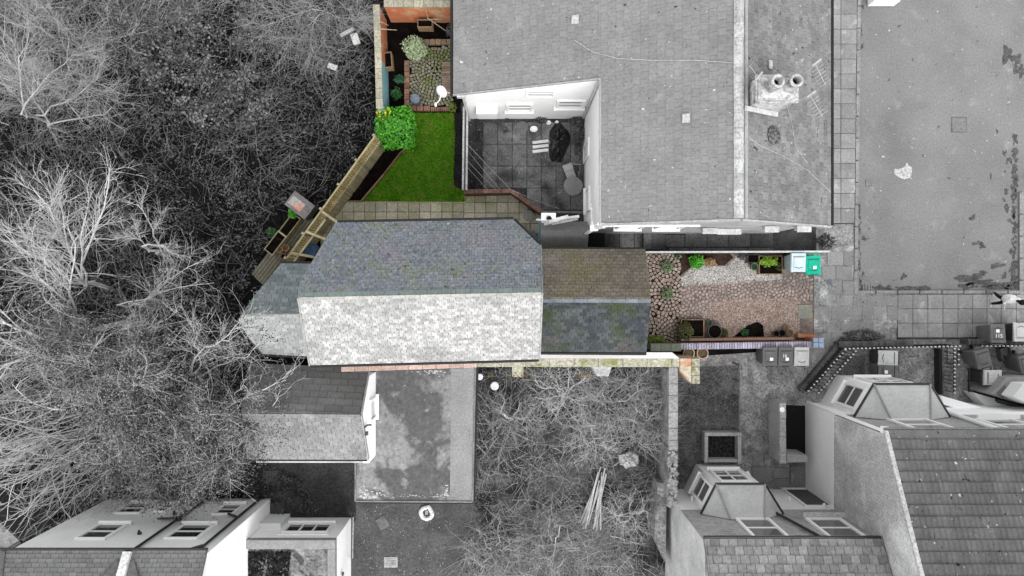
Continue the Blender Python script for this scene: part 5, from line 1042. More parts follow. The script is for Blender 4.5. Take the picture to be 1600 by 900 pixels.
b.add([(c.x - .27, c.y - .12, 2.5), (c.x + .27, c.y - .12, 2.5), (c.x + .27, c.y + .14, 2.6), (c.x - .27, c.y + .14, 2.6)] + [(c.x - .27, c.y - .12, 2.53), (c.x + .27, c.y - .12, 2.53), (c.x + .27, c.y + .14, 2.63), (c.x - .27, c.y + .14, 2.63)], [(3, 2, 1, 0), (4, 5, 6, 7), (0, 1, 5, 4), (1, 2, 6, 5), (2, 3, 7, 6), (3, 0, 4, 7)])
t = thing('white_board', 'white board with arched cut-out on the shed roof', 'board', c); b.build('panel', M_upvc, t)
b = MB(); b.prism([(c.x + .02 + .1 * math.cos(a), c.y - .1 + .13 * math.sin(a)) for a in [math.pi * i / 8 for i in range(9)]], 2.56, 2.66); b.build('cut_out', M_dk, t)
b = MB(); q = [P(820, 371, 1.0), P(833, 359, 1.0), P(843, 374, 1.3), P(842, 388, 1.3)]; b.hexa([k - Vector((0, 0, .06)) for k in (q[3], q[2], q[1], q[0])], [q[3], q[2], q[1], q[0]]); b.hexa([Vector((k.x, k.y, 0)) for k in (q[3], q[2], q[1], q[0])], [k - Vector((0, 0, .07)) for k in (q[3], q[2], q[1], q[0])]); o = b.build('coal_bunker', mat('slate_blue_sheet', rgb(.06, .08, .11), rgb(.08, .1, .13), 2, fine=.15, rough=.45), None); tag(o, 'slate blue lidded bunker in the patio corner by the house', 'bunker')
# contents
def disc_table(label, px, py, r, h, v):
    c = P(px, py, h); t = thing('round_table', label, 'table', (c.x, c.y, 0)); b = MB(); b.lathe([(r * .96, h - .035), (r, h - .02), (r, h - .008), (r * .97, h)], (c.x, c.y, 0), 28); b.build('table_top', mat('table%d' % int(v * 100), g(v), g(v * 1.15), 3, fine=.12), t)
    b = MB(); b.tube([(c.x, c.y, .06), (c.x, c.y, h - .035)], .03, 8); b.lathe([(.2, .06), (.18, .09), (.04, .1)], (c.x, c.y, 0), 16); b.build('pedestal', M_iron, t)
disc_table('round grey table in the right corner of the courtyard', 895.5, 290.5, .38, .7, .17)
b = MB(); b.lathe([(.24, .06), (.25, .09), (.23, .1)], P(815.5, 199.5, 0), 26); o = b.build('round_cover', mat('round_cover', g(.13), g(.15), 3), None); tag(o, 'flat round grey cover near the courtyard back wall', 'cover')
# tarpaulin heap
R_ = np.random.default_rng(5); b = MB(); nr, na = 9, 36; c = P(872, 224); V = []
for i in range(nr + 1):
    f = i / nr
    for j in range(na):
        a = j * 2 * math.pi / na; ax = .42 + .06 * math.sin(3 * a + 1) + .05 * math.sin(a * 2); ay = .83 + .05 * math.sin(5 * a)
        waist = 1 - .22 * math.exp(-((math.sin(a) + .05) ** 2) / .02) * (math.cos(a) < 0)
        z = .62 * (1 - f ** 2.2) * (1 + .18 * math.sin(a * 2 + .5)) + .07 * math.sin(9 * a + f * 8) * f * (1 - f) * 3 + R_.uniform(-.035, .035)
        V.append((c.x + ax * waist * f * math.cos(a) + R_.uniform(-.015, .015), c.y + ay * f * math.sin(a) + R_.uniform(-.015, .015), max(z, .065)))
b.add(V, [(i * na + j, i * na + (j + 1) % na, (i + 1) * na + (j + 1) % na, (i + 1) * na + j)[::-1] for i in range(nr) for j in range(na)]); o = b.build('tarpaulin', mat('black_tarp', g(.008), g(.015), 6, rough=.3, spec=.5, bump=.8, bscale=9, fine=.2), None); tag(o, 'crumpled shiny black tarpaulin heap in the courtyard', 'tarpaulin')
for k, (yy, w) in enumerate(((221, .42), (228, .46), (235, .44))):
    b = MB(); p, q = P(832, yy + 2, .12 + .02 * k), P(857, yy - 1, .12 + .02 * k); b.bar(p, q, .12, .05); o = b.build('offcut', mat('white_offcut', g(.55), g(.65), 4, fine=.15), None, bevel=.006); tag(o, ('white board lying uppermost left of the black tarpaulin', 'white board in the middle of three left of the tarpaulin', 'white board lying lowest left of the black tarpaulin')[k], 'board', 'white boards by the tarpaulin')
t = thing('folding_chair', 'pale folding chair seat beside the round courtyard table', 'chair', P(890, 268)); c = P(890, 269, .45); M_ch = mat('chair_canvas', g(.33), g(.38), 3, fine=.1)
Rm = Matrix.Rotation(.38, 3, 'Z')
def lb(bb, x, y, z, dx, dy, dz): bb.box(Vector((c.x, c.y, 0)) + Rm @ Vector((x, y, z)), (dx, dy, dz), M=Rm)
b = MB(); lb(b, 0, -.1, .45, .36, .34, .03); b.build('seat', M_ch, t); b = MB(); lb(b, 0, .2, .52, .38, .26, .025); b.build('backrest', M_ch, t)
for sx in (-.16, .16):
    for sy in (-.24, .1): b = MB(); lb(b, sx, sy, .25, .025, .025, .4); b.build('leg', M_alu, t)
# bicycle
t = thing('bicycle', 'dark bicycle leaning on the courtyard right wall', 'bicycle', P(905, 245)); c = P(905, 250)
def torus(bb, cc, ax1, ax2, r, rt, n=24, m=6): bb.tube([cc + (ax1 * math.cos(2 * math.pi * i / n) + ax2 * math.sin(2 * math.pi * i / n)) * r for i in range(n + 1)], rt, m, False)
vy = Vector((-.12, -1, 0)).normalized(); vz = Vector((-.45, 0, .9)).normalized(); o0 = Vector((c.x + .05, c.y, .36))
for k, s in enumerate((-.5, .5)):
    cc = o0 + vy * s; b = MB(); torus(b, cc, vy, vz, .31, .022); wv = b.build('wheel', M_black, t); b = MB()
    for i in range(8): a = math.pi * i / 8; d = (vy * math.cos(a) + vz * math.sin(a)) * .3; b.tube([cc - d, cc + d], .004, 3)
    torus(b, cc, vy, vz, .285, .01, 20, 4); b.build('rim', M_alu, wv)
b = MB(); A_, B_, C_, D_ = o0 - vy * .5, o0 + vy * .5, o0 - vy * .15 + vz * .5, o0 + vy * .33 + vz * .48; E_ = o0 - vy * .05 - vz * .02
for p, q in ((A_, C_), (A_, E_), (E_, C_), (C_, D_), (E_, D_), (D_, B_)): b.tube([p, q], .018, 6)
b.build('frame', mat('bike_paint', g(.08), g(.1), 4, rough=.3), t)
b = MB(); b.box(C_ + vz * .1, (.12, .26, .05)); b.build('saddle', M_black, t); vx = vy.cross(vz); b = MB(); b.tube([D_ + vz * .12 - vx * .28, D_ + vz * .14, D_ + vz * .12 + vx * .28], .014, 6); b.build('handlebar', M_alu, t)
for px, py, s, lab in ((834, 202, .13, 'small white plastic box near the round cover'), (857, 192, .09, 'white cup by the courtyard back wall'), (870, 191, .06, 'tiny white lid by the courtyard back wall')):
    b = MB(); c = P(px, py, .1); b.lathe([(s * .7, .06), (s, .16), (s * .85, .16), (s * .6, .1)], (c.x, c.y, 0), 12, 1.2, 1); o = b.build('tub', M_upvc, None); tag(o, lab, 'tub')
b = MB(); c = P(853, 210); 
t = thing('washing_lines', 'thin washing lines strung across the courtyard corner', 'washing line', P(765, 260))
for k, (p, q) in enumerate((((731, 226), (799, 297)), ((731, 236), (782, 297)), ((731, 252), (775, 297)), ((731, 262), (762, 296)), ((799, 297), (875, 327)))):
    a_, c_ = P(*p, 1.55), P(*q, 1.3); b = MB(); b.tube([a_, a_.lerp(c_, .5) - Vector((0, 0, .12)), c_], .005 if k else .007, 4); b.build('line', mat('pale_cable', g(.32)), t)
# sills/pipes against the back wall
b = MB(); b.bar(P(793, 176, .9), P(812, 182, .3), .05); b.bar(P(835, 176, .9), P(816, 183, .3), .05); o = b.build('airer', M_upvc, None); tag(o, 'white folding airer leaning below the courtyard window', 'airer')
b = MB(); b.tube([P(770, 184, .1), P(782, 182, .1), P(795, 186, .1)], .03, 6); o = b.build('hose', M_black, None); tag(o, 'short black hose lying along the courtyard back wall', 'hose')

# ---------------------------------------------------------------- wheelie bins
def bin_meshes():
    b = MB(); w, d, h = .27, .34, .93
    b.hexa([(-w * .8, -d * .72, .05), (w * .8, -d * .72, .05), (w * .8, d * .8, .05), (-w * .8, d * .8, .05)], [(-w, -d, h), (w, -d, h), (w, d, h), (-w, d, h)]); b.box((0, 0, h + .015), (w * 2 + .05, d * 2 + .04, .03)); body = b.mesh('body', M_black, bevel=.015)
    b = MB(); b.hexa([(-w - .03, -d - .05, .962), (w + .03, -d - .05, .962), (w + .03, d + .03, .962), (-w - .03, d + .03, .962)], [(-w - .01, -d - .02, 1.0), (w + .01, -d - .02, 1.0), (w + .01, d + .02, 1.06), (-w - .01, d + .02, 1.06)])
    b.hexa([(-w * .75, -d * .8, 1.005), (w * .75, -d * .8, 1.005), (w * .75, d * .6, 1.045), (-w * .75, d * .6, 1.045)], [(-w * .7, -d * .75, 1.025), (w * .7, -d * .75, 1.025), (w * .7, d * .55, 1.07), (-w * .7, d * .55, 1.07)]); lid = b.mesh('lid', M_black, bevel=.012)
    b2 = MB(); b2.tube([(-w * .55, -d * .55, 1.033), (0, -d * .68, 1.03), (w * .55, -d * .55, 1.033)], .012, 5); b2.box((0, d * .66, 1.056), (w * 1.7, .014, .02)); b2.box((0, -d - .052, .98), (w * 1.2, .02, .03)); seam = b2.mesh('lid_seam', mat('bin_seam', g(.03)))
    b = MB(); b.tube([(-w * .8, d + .02, .95), (-w * .8, d + .1, .98), (w * .8, d + .1, .98), (w * .8, d + .02, .95)], .018, 6); hd_ = b.mesh('handle', M_black)
    b = MB(); b.tube([(-.03, 0, 0), (.03, 0, 0)], .1, 14); wh = b.mesh('wheel', M_black)
    b = MB(); b.box((0, 0, 0), (.13, .12, .006)); stk = b.mesh('sticker', M_upvc)
    return body, lid, hd_, wh, stk, seam
BM = bin_meshes()
def setm(o, m): o.material_slots[0].link = 'OBJECT'; o.material_slots[0].material = m
def wbin(px, py, rz, bm, lm, label, sticker=False, group='wheelie bins'):
    p = P(px, py, 1.05); t = thing('wheelie_bin', label, 'bin', (p.x, p.y, .05), group, rz); R = WM[t.name]
    for me, nm, off, mm in ((BM[0], 'body', Matrix(), bm), (BM[1], 'lid', Matrix(), lm), (BM[2], 'handle', Matrix(), bm), (BM[3], 'wheel', Matrix.Translation((-.24, .3, .1)), None), (BM[3], 'wheel', Matrix.Translation((.24, .3, .1)), None)):
        o = inst(me, nm, t, R @ off)
        if mm: setm(o, mm)
    inst(BM[5], 'lid_seam', t, R)
    if sticker: inst(BM[4], 'sticker', t, R @ Matrix.Translation((.04, -.1, 1.062)) @ Matrix.Rotation(.09, 4, 'X'))
    return t
B_d = mat('dark_grey_bin', g(.11), g(.13), 3, rough=.5, fine=.1); B_l = mat('light_grey_lid', g(.42), g(.48), 3, rough=.5, fine=.08); B_b = mat('black_bin', g(.04), g(.05), 3, rough=.45, fine=.1)
B_w = mat('pale_blue_bin', rgb(.42, .5, .54), rgb(.48, .55, .58), 3, rough=.5, fine=.06); B_t = mat('teal_green_bin', rgb(.004, .29, .18), rgb(.006, .37, .24), 3, rough=.45, fine=.12, stains=((rgb(.05, .2, .15), 4, .56, .7, .6),))
wbin(1247.5, 410, .0, B_w, B_w, 'pale grey bin beside the timber bed')
wbin(1270.5, 414, .05, B_t, B_t, 'bright teal green bin at the fence end', True)
wbin(1203, 557, 0, B_d, B_d, 'dark grey bin, leftmost of three below the brick wall', True)
wbin(1227.5, 557, 0, B_d, B_d, 'dark grey bin with scrawl, middle of three below the brick wall', True)
wbin(1252.5, 557, 0, B_d, B_l, 'light lidded bin, rightmost of three below the brick wall')
wbin(1387.5, 559.5, -1.6, B_b, B_l, 'light lidded bin beside the white bay, upper of two')
wbin(1387.5, 579.5, -1.6, B_d, B_d, 'dark bin beside the white bay, lower of two', True)
wbin(1559, 521, 3.14, B_d, B_d, 'dark numbered bin standing on the pavement by the railings', True)
wbin(1595, 519, 3.14, B_b, B_l, 'light lidded bin at the right edge on the pavement')
wbin(1551, 590, 1.57, B_b, B_l, 'light lidded bin close to the stone bay at the right')
wbin(1536, 560, .3, B_d, B_d, 'tilted grey bin in the littered yard behind the railings')
wbin(1604, 568, .3, B_d, B_d, 'grey bin cut by the right edge in the littered yard')
p = P(1559, 521, 1.13)
def text(parent, s, loc, size, m, rz=0, name='lettering'):
    cu = bpy.data.curves.new(name, 'FONT'); cu.body = s; cu.size = size; cu.align_x = 'CENTER'; cu.align_y = 'CENTER'; cu.extrude = .001
    o = bpy.data.objects.new(name, cu); me = bpy.data.meshes.new_from_object(o); bpy.data.objects.remove(o); me.materials.append(m)
    return inst(me, name, parent, TRS(loc, rz))
tb_ = [o for o in bpy.data.objects if o.get('label', '').startswith('dark numbered bin')][0]
text(tb_, '115', (p.x + .03, p.y - .1, 1.15), .2, M_upvc)
tb_ = [o for o in bpy.data.objects if o.get('label', '').startswith('dark grey bin with scrawl')][0]
p = P(1227, 557, 1.1); text(tb_, '16', (p.x - .03, p.y + .02, 1.13), .18, M_upvc)
# crates, litter boxes
for px, py, z, sx, sy, sz, rz, m, lab in ((1573, 553, .3, .42, .5, .3, .2, B_d, 'ribbed grey crate beside the tilted bin'), (1539, 574, .25, .62, .4, .22, .15, B_l, 'open white box under the tilted bin'), (1532, 606, .3, .34, .2, .22, .1, M_upvc, 'white bag of rubbish near the stone bay'), (1386, -8, .6, 1.05, .5, .5, 0, M_upvc, 'white sack cut off by the top edge of the car park')):
    c = P(px, py, z); t = trough('crate' if 'crate' in lab else 'box', lab, px, py, .05, sx, sy, sz, rz, m, cat='box' if 'crate' not in lab else 'crate', soil=False)
    b = MB(); b.box((0, 0, sz * .35), (sx * .85, sy * .85, sz * .5)); b.build('contents', m, t, bevel=.03, basis=WM[t.name])

# ---------------------------------------------------------------- railings
M_tip = mat('white_finial', g(.7))
bb = MB(); bb.tube([(0, 0, 0), (0, 0, .92)], .012, 5); bb.cur = 1; bb.tube([(0, 0, .92), (0, 0, 1.0)], [.03, .022], 6); BAR = bb.mesh('bar', [M_iron, M_tip])
def railing(label, runs, h=1.0, sp=.155):
    t = thing('iron_railing', label, 'railing', P(*runs[0][0]), 'black railings with white tips')
    for p, q in runs:
        a_, c_ = P(*p, h), P(*q, h); a_.z = c_.z = 0; L = (c_ - a_).length; n = max(2, int(L / sp))
        for i in range(n + 1): inst(BAR, 'bar', t, TRS(a_ + (c_ - a_) * (i / n), 0, (1, 1, h)))
        for z in (.12, h - .12): b = MB(); b.bar(a_ + Vector((0, 0, z)), c_ + Vector((0, 0, z)), .035, .012); b.build('rail', M_iron, t)
railing('black railing with white tips running level along the front yards', [((1322, 545), (1501, 541))])
railing('black railing slanting from the low wall to the white bay', [((1264, 611), (1322, 547))])
railing('second black railing slanting just behind the first', [((1280, 614), (1338, 549))], .9)
railing('black railing running down between the two front yards', [((1493, 545), (1493, 614))])
railing('short black railing beside the gateway of the littered yard', [((1499, 546), (1499, 570))], .9)
railing('black railing behind the pavement bins at the right', [((1537, 541), (1640, 540))])
t = thing('low_wall', 'low wall with rounded ribbed brick top along the front yard', 'wall', P(1370, 540))
def ribwall(t, p, q, h=.55):
    a_, c_ = P(*p, h), P(*q, h); L = (c_ - a_).length; n = int(L / .085); ang_ = math.atan2(c_.y - a_.y, c_.x - a_.x)
    k = 'ribbrick'
    if k not in UNIT:
        b = MB(); pr = [(-.13, 0), (-.12, .06), (-.06, .1), (.06, .1), (.12, .06), (.13, 0)]; m_ = len(pr); b.add([(x, y, z) for x in (-.038, .038) for y, z in pr], [(i, i + m_, i + m_ + 1, i + 1) for i in range(m_ - 1)] + [tuple(range(m_)), tuple(range(2 * m_ - 1, m_ - 1, -1)), (0, m_ - 1, 2 * m_ - 1, m_)]); UNIT[k] = b.mesh('coping_brick', mat('dark_coping_brick', g(.06), g(.09), 2, piece=.25, fine=.2))
    for i in range(n): v = a_ + (c_ - a_) * ((i + .5) / n); inst(UNIT[k], 'coping_brick', t, TRS((v.x, v.y, h - .08), ang_))
    b = MB(); b.bar((a_.x, a_.y, (h - .08) / 2), (c_.x, c_.y, (h - .08) / 2), .2, h - .084); b.build('wall', mat('dark_brickwork', g(.05), g(.08), 2, fine=.2), t)
ribwall(t, (1311, 538.5), (1428, 537.5))
t = thing('low_wall', 'low ribbed wall behind the pavement bins', 'wall', P(1540, 535)); ribwall(t, (1513, 534.5), (1610, 535.5))
t = thing('low_wall', 'dark low wall under the slanting railings', 'wall', P(1290, 575)); 
b = MB(); b.bar(P(1253, 611, .35) - Vector((0, 0, .17)), P(1311, 541, .35) - Vector((0, 0, .17)), .24, .35); b.build('wall', mat('mossy_stone', g(.07), g(.12), 2, fine=.3), t)
b = MB(); b.bar(P(1259, 611, .45), P(1316, 543, .45), .1, .06); b.build('coping', M_iron, t)
t = thing('stone_wall', 'narrow kerb wall beside the railings between front yards', 'wall', P(1470, 580)); b = MB(); b.bar(P(1470, 545, .4) - Vector((0, 0, .2)), P(1471, 616, .4) - Vector((0, 0, .2)), .12, .4); b.build('wall', M_iron, t); b = MB(); b.bar(P(1473, 545, .42), P(1474, 616, .42), .06, .04); b.build('coping', mat('mossy_stone', g(.07)), t)
b = MB(); b.prism(px_poly([(1427, 588), (1435, 576), (1443, 578), (1440, 590), (1434, 606), (1427, 606)], .04), .034, .042); o = b.build('concrete_patch', mat('pale_patch', g(.27), g(.32), 4, fine=.2), None); tag(o, 'pale irregular concrete patch in the front yard', 'patch')
t = thing('gate_post', 'thin dark post standing beside the light lidded bin', 'post', P(1514, 590)); b = MB(); b.bar(P(1514, 576, .9), P(1514, 612, .9), .05, .06); b.build('rail', M_iron, t); b = MB(); b.tube([P(1514, 612, 0), P(1514, 612, .9)], .03, 6); b.tube([P(1514, 576, 0), P(1514, 576, .9)], .03, 6); b.build('post', M_iron, t)

# ---------------------------------------------------------------- walls round the houses below
bs = thing('boundary_wall', 'tall crumbling wall between the overgrown plot and the front yards', 'wall', P(1045, 680))
zz = 1.95; M_rough = mat('rubble_wall', g(.18), g(.28), 2.5, fine=.4, bump=1, bscale=14, stains=((g(.06), 1.5, .55, .7, .6),))
b = MB(); b.prism(px_poly([(1045.5, 580), (1058.5, 580), (1058, 705), (1046, 705)], zz), 0, zz); b.build('wall', M_rough, bs)
b = MB(); b.prism(px_poly([(1044, 700), (1056.5, 706), (1056.5, 792), (1043, 792)], zz - .1), 0, zz - .1); b.build('wall', M_rough, bs)
y = 574
while y < 700:
    l = random.choice((18, 26, 33)); q = [(1044.8, y), (1059.2, y), (1059.2, min(y + l - .5, 703)), (1044.8, min(y + l - .5, 703))]; b = MB(); b.prism(px_poly(q, zz + .06), zz + .003, zz + .06 + random.uniform(0, .02)); b.build('coping_stone', M_stone, bs, bevel=.015); y += l
rr = random.Random(4)
for i in range(70): c = P(rr.uniform(1045, 1056), rr.uniform(704, 790), zz - .06); block('rubble_stone', bs, M_stone, c, (rr.uniform(.08, .2), rr.uniform(.08, .2), rr.uniform(.05, .14)), rr.uniform(0, 3), .2, .2)
b = MB(); b.prism(px_poly([(1028, 755), (1042, 755), (1040, 880), (1022, 840)], 1.2), 0, 1.2); b.build('wall', M_rough, bs)
# sunken well wall
ws = thing('yard_wall', 'rendered wall with worn coping round the dark basement well', 'wall', P(1218, 680))
M_yw = mat('pale_yard_render', g(.3), g(.36), 1.5, fine=.15, stains=((g(.2), 1.5, .55, .75, .5),))
b = MB(); b.prism([pb(1218.5, 631, 1.3), pb(1227.5, 631, 1.3), pb(1229, 724, 1.3), pb(1220, 724, 1.3)], 0, 1.3); b.build('wall', M_yw, ws, bevel=.01)
b = MB(); b.prism([pb(1229.3, 710, 1.1), pb(1262, 712, 1.1), pb(1262, 722, 1.1), pb(1229.3, 723, 1.1)], 0, 1.1); b.build('wall', M_yw, ws, bevel=.01)
for y0, y1 in ((630, 655), (655, 683), (683, 708), (708, 725)): b = MB(); b.prism([pb(1218, y0, 1.36), pb(1228, y0, 1.36), pb(1228.5, y1 - .5, 1.36), pb(1218.5, y1 - .5, 1.36)], 1.303, 1.36); b.build('coping_stone', M_stone, ws, bevel=.01)
b = MB(); b.lathe([(.09, 1.365), (.1, 1.38), (.02, 1.39)], (P(1222, 640, 1.37).x, P(1222, 640, 1.37).y, 0), 14); b.build('cap_stone', M_upvc, ws)
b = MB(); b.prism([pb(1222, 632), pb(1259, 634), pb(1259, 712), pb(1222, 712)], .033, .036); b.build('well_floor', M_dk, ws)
# square concrete kerb by the lower bay
kb2 = thing('square_planter', 'square concrete kerb round dark earth beside the lower bay', 'planter', P(1129, 700))
zz = .5
for q in ([(1101, 676), (1158.5, 676), (1158.5, 681.5), (1101, 681.5)], [(1101, 682), (1106.5, 682), (1106.5, 723), (1101, 723)], [(1153, 682), (1158.5, 682), (1158.5, 725), (1153, 725)], [(1107, 718), (1152.6, 718), (1152.6, 722.5), (1107, 722.5)]): b = MB(); b.prism(px_poly(q, zz), 0, zz); b.build('kerb', mat('pale_kerb', g(.3), g(.35), 2, fine=.2), kb2, bevel=.01)
b = MB(); b.prism(px_poly([(1106, 681), (1153.5, 681), (1153.5, 718.5), (1106, 718.5)], .1), .035, .1); b.build('soil', mat('weedy_soil', g(.012), g(.04), 9, fine=.5, bump=1), kb2)
for q in ([(1175, 709, 1194, 729), (1194, 709, 1207, 729), (1175, 729, 1207, 756)]):
    o = inst(unit_block(M_slabg, .04), 'paving_slab', None); a_, c_ = P(q[0] + .5, q[1] + .5, .08), P(q[2] - .5, q[3] - .5, .08); WM.pop(o.name); o.matrix_basis = TRS(((a_.x + c_.x) / 2, (a_.y + c_.y) / 2, .03), 0, (c_.x - a_.x, a_.y - c_.y, .05)); o['kind'] = 'structure'
for k, q in enumerate(((1209, 730, 1234, 747), (1209, 747, 1234, 770), (1235, 728, 1258, 770))):
    o = inst(unit_block(M_slabg, .04), 'paving_slab', None); a_, c_ = P(q[0] + .5, q[1] + .5, .08), P(q[2] - .5, q[3] - .5, .08); o.matrix_basis = TRS(((a_.x + c_.x) / 2, (a_.y + c_.y) / 2, .031), 0, (c_.x - a_.x, a_.y - c_.y, .05)); o['kind'] = 'structure'
gf = thing('wire_fence', 'thin post fence between weedy strip and concrete path', 'fence', P(1156, 620)); b = MB(); b.bar(P(1155.5, 568, .8), P(1155.5, 676, .8), .05, .04); b.build('rail', M_wood_g, gf)
for i in range(5): v = P(1155.5, 570 + i * 26, .8); b = MB(); b.box((v.x, v.y, .4), (.06, .06, .8)); b.build('post', M_wood_g, gf)
sheet('weedy_strip', [(1060, 575), (1154, 570), (1154, 680), (1100, 680), (1100, 745), (1060, 760)], .036, mat('weedy_ground', g(.08), g(.15), 2.2, fine=.5, fscale=20, bump=1, bscale=20, stains=((g(.02), 1, .52, .7, .7), (g(.2), 5, .66, .74, .6))), .02)
b = MB(); b.prism(px_poly([(1159, 560), (1168, 560), (1168, 588), (1160, 588)], .06), .034, .06); o = b.build('concrete_strip', mat('pale_kerb', g(.3)), None); o['kind'] = 'structure'
# road details
def cover(label, px, py, w, n=6, m=None):
    t = thing('manhole_cover', label, 'manhole cover', P(px, py)); c = P(px, py); b = MB(); b.box((c.x, c.y, .012), (w, w, .012)); b.build('frame', mat('worn_iron', g(.09), g(.12), 4, fine=.2), t)
    b = MB(); b.box((c.x, c.y, .0215), (w * .9, w * .9, .007)); b.build('lid', mat('worn_iron_lid', g(.14), g(.16), 4, fine=.2), t)
cover('square iron inspection cover in the open car park', 1498, 195, .62); cover('small iron cover beside the kerb of the car park', 1357, 286, .26)
c = P(1296, 439.5, .05); b = MB(); b.lathe([(.09, .03), (.09, .09), (.07, .092)], (c.x, c.y, 0), 16); o = b.build('stopcock_cover', mat('blue_grey_iron', rgb(.1, .13, .17)), None); tag(o, 'small round blue grey cover in the flagged path', 'cover')
t = thing('drain_grate', 'slotted drain grate in the corner of the car park', 'drain', P(1355, 449)); c = P(1355, 449.5)
b = MB(); b.box((c.x, c.y, .008), (.36, .26, .006)); b.build('pit', M_dk, t)
for i in range(6): b = MB(); b.box((c.x - .15 + .06 * i, c.y, .018), (.025, .26, .012)); b.build('bar', mat('pale_iron', g(.3)), t)
def patch(label, pts, z, m, name='patch', cat='patch'):
    b = MB(); b.prism(px_poly(pts, z), z - .004, z); o = b.build(name, m, None); return tag(o, label, cat)
patch('white spilt paint patch on the asphalt', [(1397, 271), (1398, 264), (1405, 264), (1413, 261), (1417, 254), (1420, 258), (1425, 262), (1425, 272), (1421, 278), (1413, 280), (1404, 277)], .013, mat('paint_spill', g(.3), g(.4), 5, fine=.35), 'paint_patch')
M_mp = mat('dark_moss_patch', g(.06), g(.1), 6, fine=.5, fscale=25, bump=1)
rr = random.Random(12); random.seed(21)
J = MB(); k = 0
def mossb(x, y, r, sx=1, sy=1):
    global k; k += 1; J.prism(px_poly(blob(x, y, r, 16, .9, sx, sy), .01), .005, .009 + .0003 * (k % 14))
for i in range(26): mossb(1343 + rr.uniform(-1, 3) + (4 if i % 7 == 0 else 0), 10 + i * 12 * .75 if i < 8 else 260 + i * 8, rr.uniform(1, 3.4), .8, 1.6)
for i in range(110): mossb(1588 - abs(rr.gauss(0, 4)) - (14 if i % 9 == 0 else 0), rr.uniform(210, 450), rr.uniform(1, 3.6), 1, 1.4)
for i in range(26): mossb(rr.uniform(1350, 1450), 451 - abs(rr.gauss(0, 2)), rr.uniform(2, 4.5), 1.8, .6)
for i in range(40): mossb(rr.uniform(1500, 1590), 449 - abs(rr.gauss(0, 3)), rr.uniform(2, 5), 1.8, .7)
for x, y, r, a in ((1505, 437, 7, 1.8), (1518, 434, 8, 1.7), (1532, 428, 6, 1.6), (1558, 415, 7, 1.3), (1528, 380, 5, 1.4), (1535, 384, 5, 1.2), (1520, 340, 4, 1), (1548, 275, 3, .6), (1558, 205, 3, .5), (1573, 85, 9, 1), (1588, 92, 8, .8), (1593, 110, 10, .7), (1412, 432, 4, 1)): mossb(x, y, r, a, .7 if a > 1 else 1.2)
o = J.build('moss', M_mp, None); tag(o, 'dark moss and dirt patches along the car park edges', 'moss', kind='stuff')
random.seed(33)
# back lane details
t = thing('rubble_ring', 'pale lumpy ring of dried cement on the back lane', 'cement', P(667, 801)); c = P(667, 801)
b = MB(); pts = [c + Vector((.22 * math.cos(a) * rr.uniform(.8, 1.2), .24 * math.sin(a) * rr.uniform(.8, 1.2), .06)) for a in [i * 2 * math.pi / 16 for i in range(17)]]; pts[-1] = pts[0]; b.tube(pts, .09, 7); b.build('ring', mat('white_cement', g(.6), g(.7), 8, fine=.3, bump=1), t)
b = MB(); b.box((c.x, c.y + .02, .05), (.12, .18, .06)); b.build('core', M_lead, t)
b = MB(); b.box((0, 0, .03), (.42, .48, .03)); o = b.build('slab', mat('grey_slab', g(.1), g(.13), 3, fine=.2), None, bevel=.006, basis=TRS(P(598, 816.5), .55)); tag(o, 'loose grey slab lying askew on the back lane', 'slab')
t = thing('drain_cover', 'pale square drain cover with grating near the lane edge', 'drain', P(611, 878)); c = P(611, 878); b = MB(); b.box((c.x, c.y, .035), (.55, .42, .03)); b.build('frame', mat('pale_iron', g(.3)), t)
for i in range(5): b = MB(); b.box((c.x, c.y - .13 + .065 * i, .056), (.42, .035, .012)); b.build('bar', M_stone, t)
for px, py, lab in ((423, 746, 'dark square slab in the mossy yard near the trees'), (432, 797, 'dark paving slab by the extension wall')):
    b = MB(); b.box((0, 0, .045), (.58, .58, .04)); o = b.build('slab', mat('dark_slab', g(.055), g(.075), 3, fine=.2), None, bevel=.006, basis=TRS(P(px, py), .03)); tag(o, lab, 'slab')
t = thing('lane_fence', 'thin leaning fence rail between yard and back lane', 'fence', P(552, 860)); b = MB(); b.bar(P(552, 808, .9), P(551, 872, .9), .04, .04); b.build('rail', M_stone, t); b = MB(); b.tube([P(552, 808), P(552, 808, .9)], .03, 5); b.tube([P(551, 872), P(551, 872, .9)], .03, 5); b.build('post', M_wood_g, t)
# junk by the ivy
for px, py, sx, sy, rz, lab in ((520, 105, .36, .2, -.35, 'small white box lying in the ivy'), (543, 51, .6, .12, .5, 'long white slatted crate piece in the brambles'), (556, 62, .28, .42, .3, 'grey crumpled sheet beside the slatted crate piece')):
    b = MB(); b.box((0, 0, .06), (sx, sy, .12)); b.box((0, sy * .2, .14), (sx * .9, sy * .2, .04)); b.box((0, -sy * .2, .14), (sx * .9, sy * .2, .04)); o = b.build('box', M_rend if 'grey' in lab else mat('dirty_white', g(.35), g(.5), 5, fine=.3), None, bevel=.01, basis=TRS(P(px, py, .9), rz)); tag(o, lab, 'box')
b = MB(); b.lathe([(.16, 0), (.17, .25), (.14, .27)], P(773, 602, .05), 16); o = b.build('bucket', M_upvc, None); tag(o, 'white upturned bucket in the overgrown plot', 'bucket')
b = MB(); b.lathe([(.12, 0), (.13, .2), (.1, .22)], P(750, 588, .05), 14); o = b.build('bucket', M_upvc, None); tag(o, 'small white tub beside the flat roof corner', 'tub')
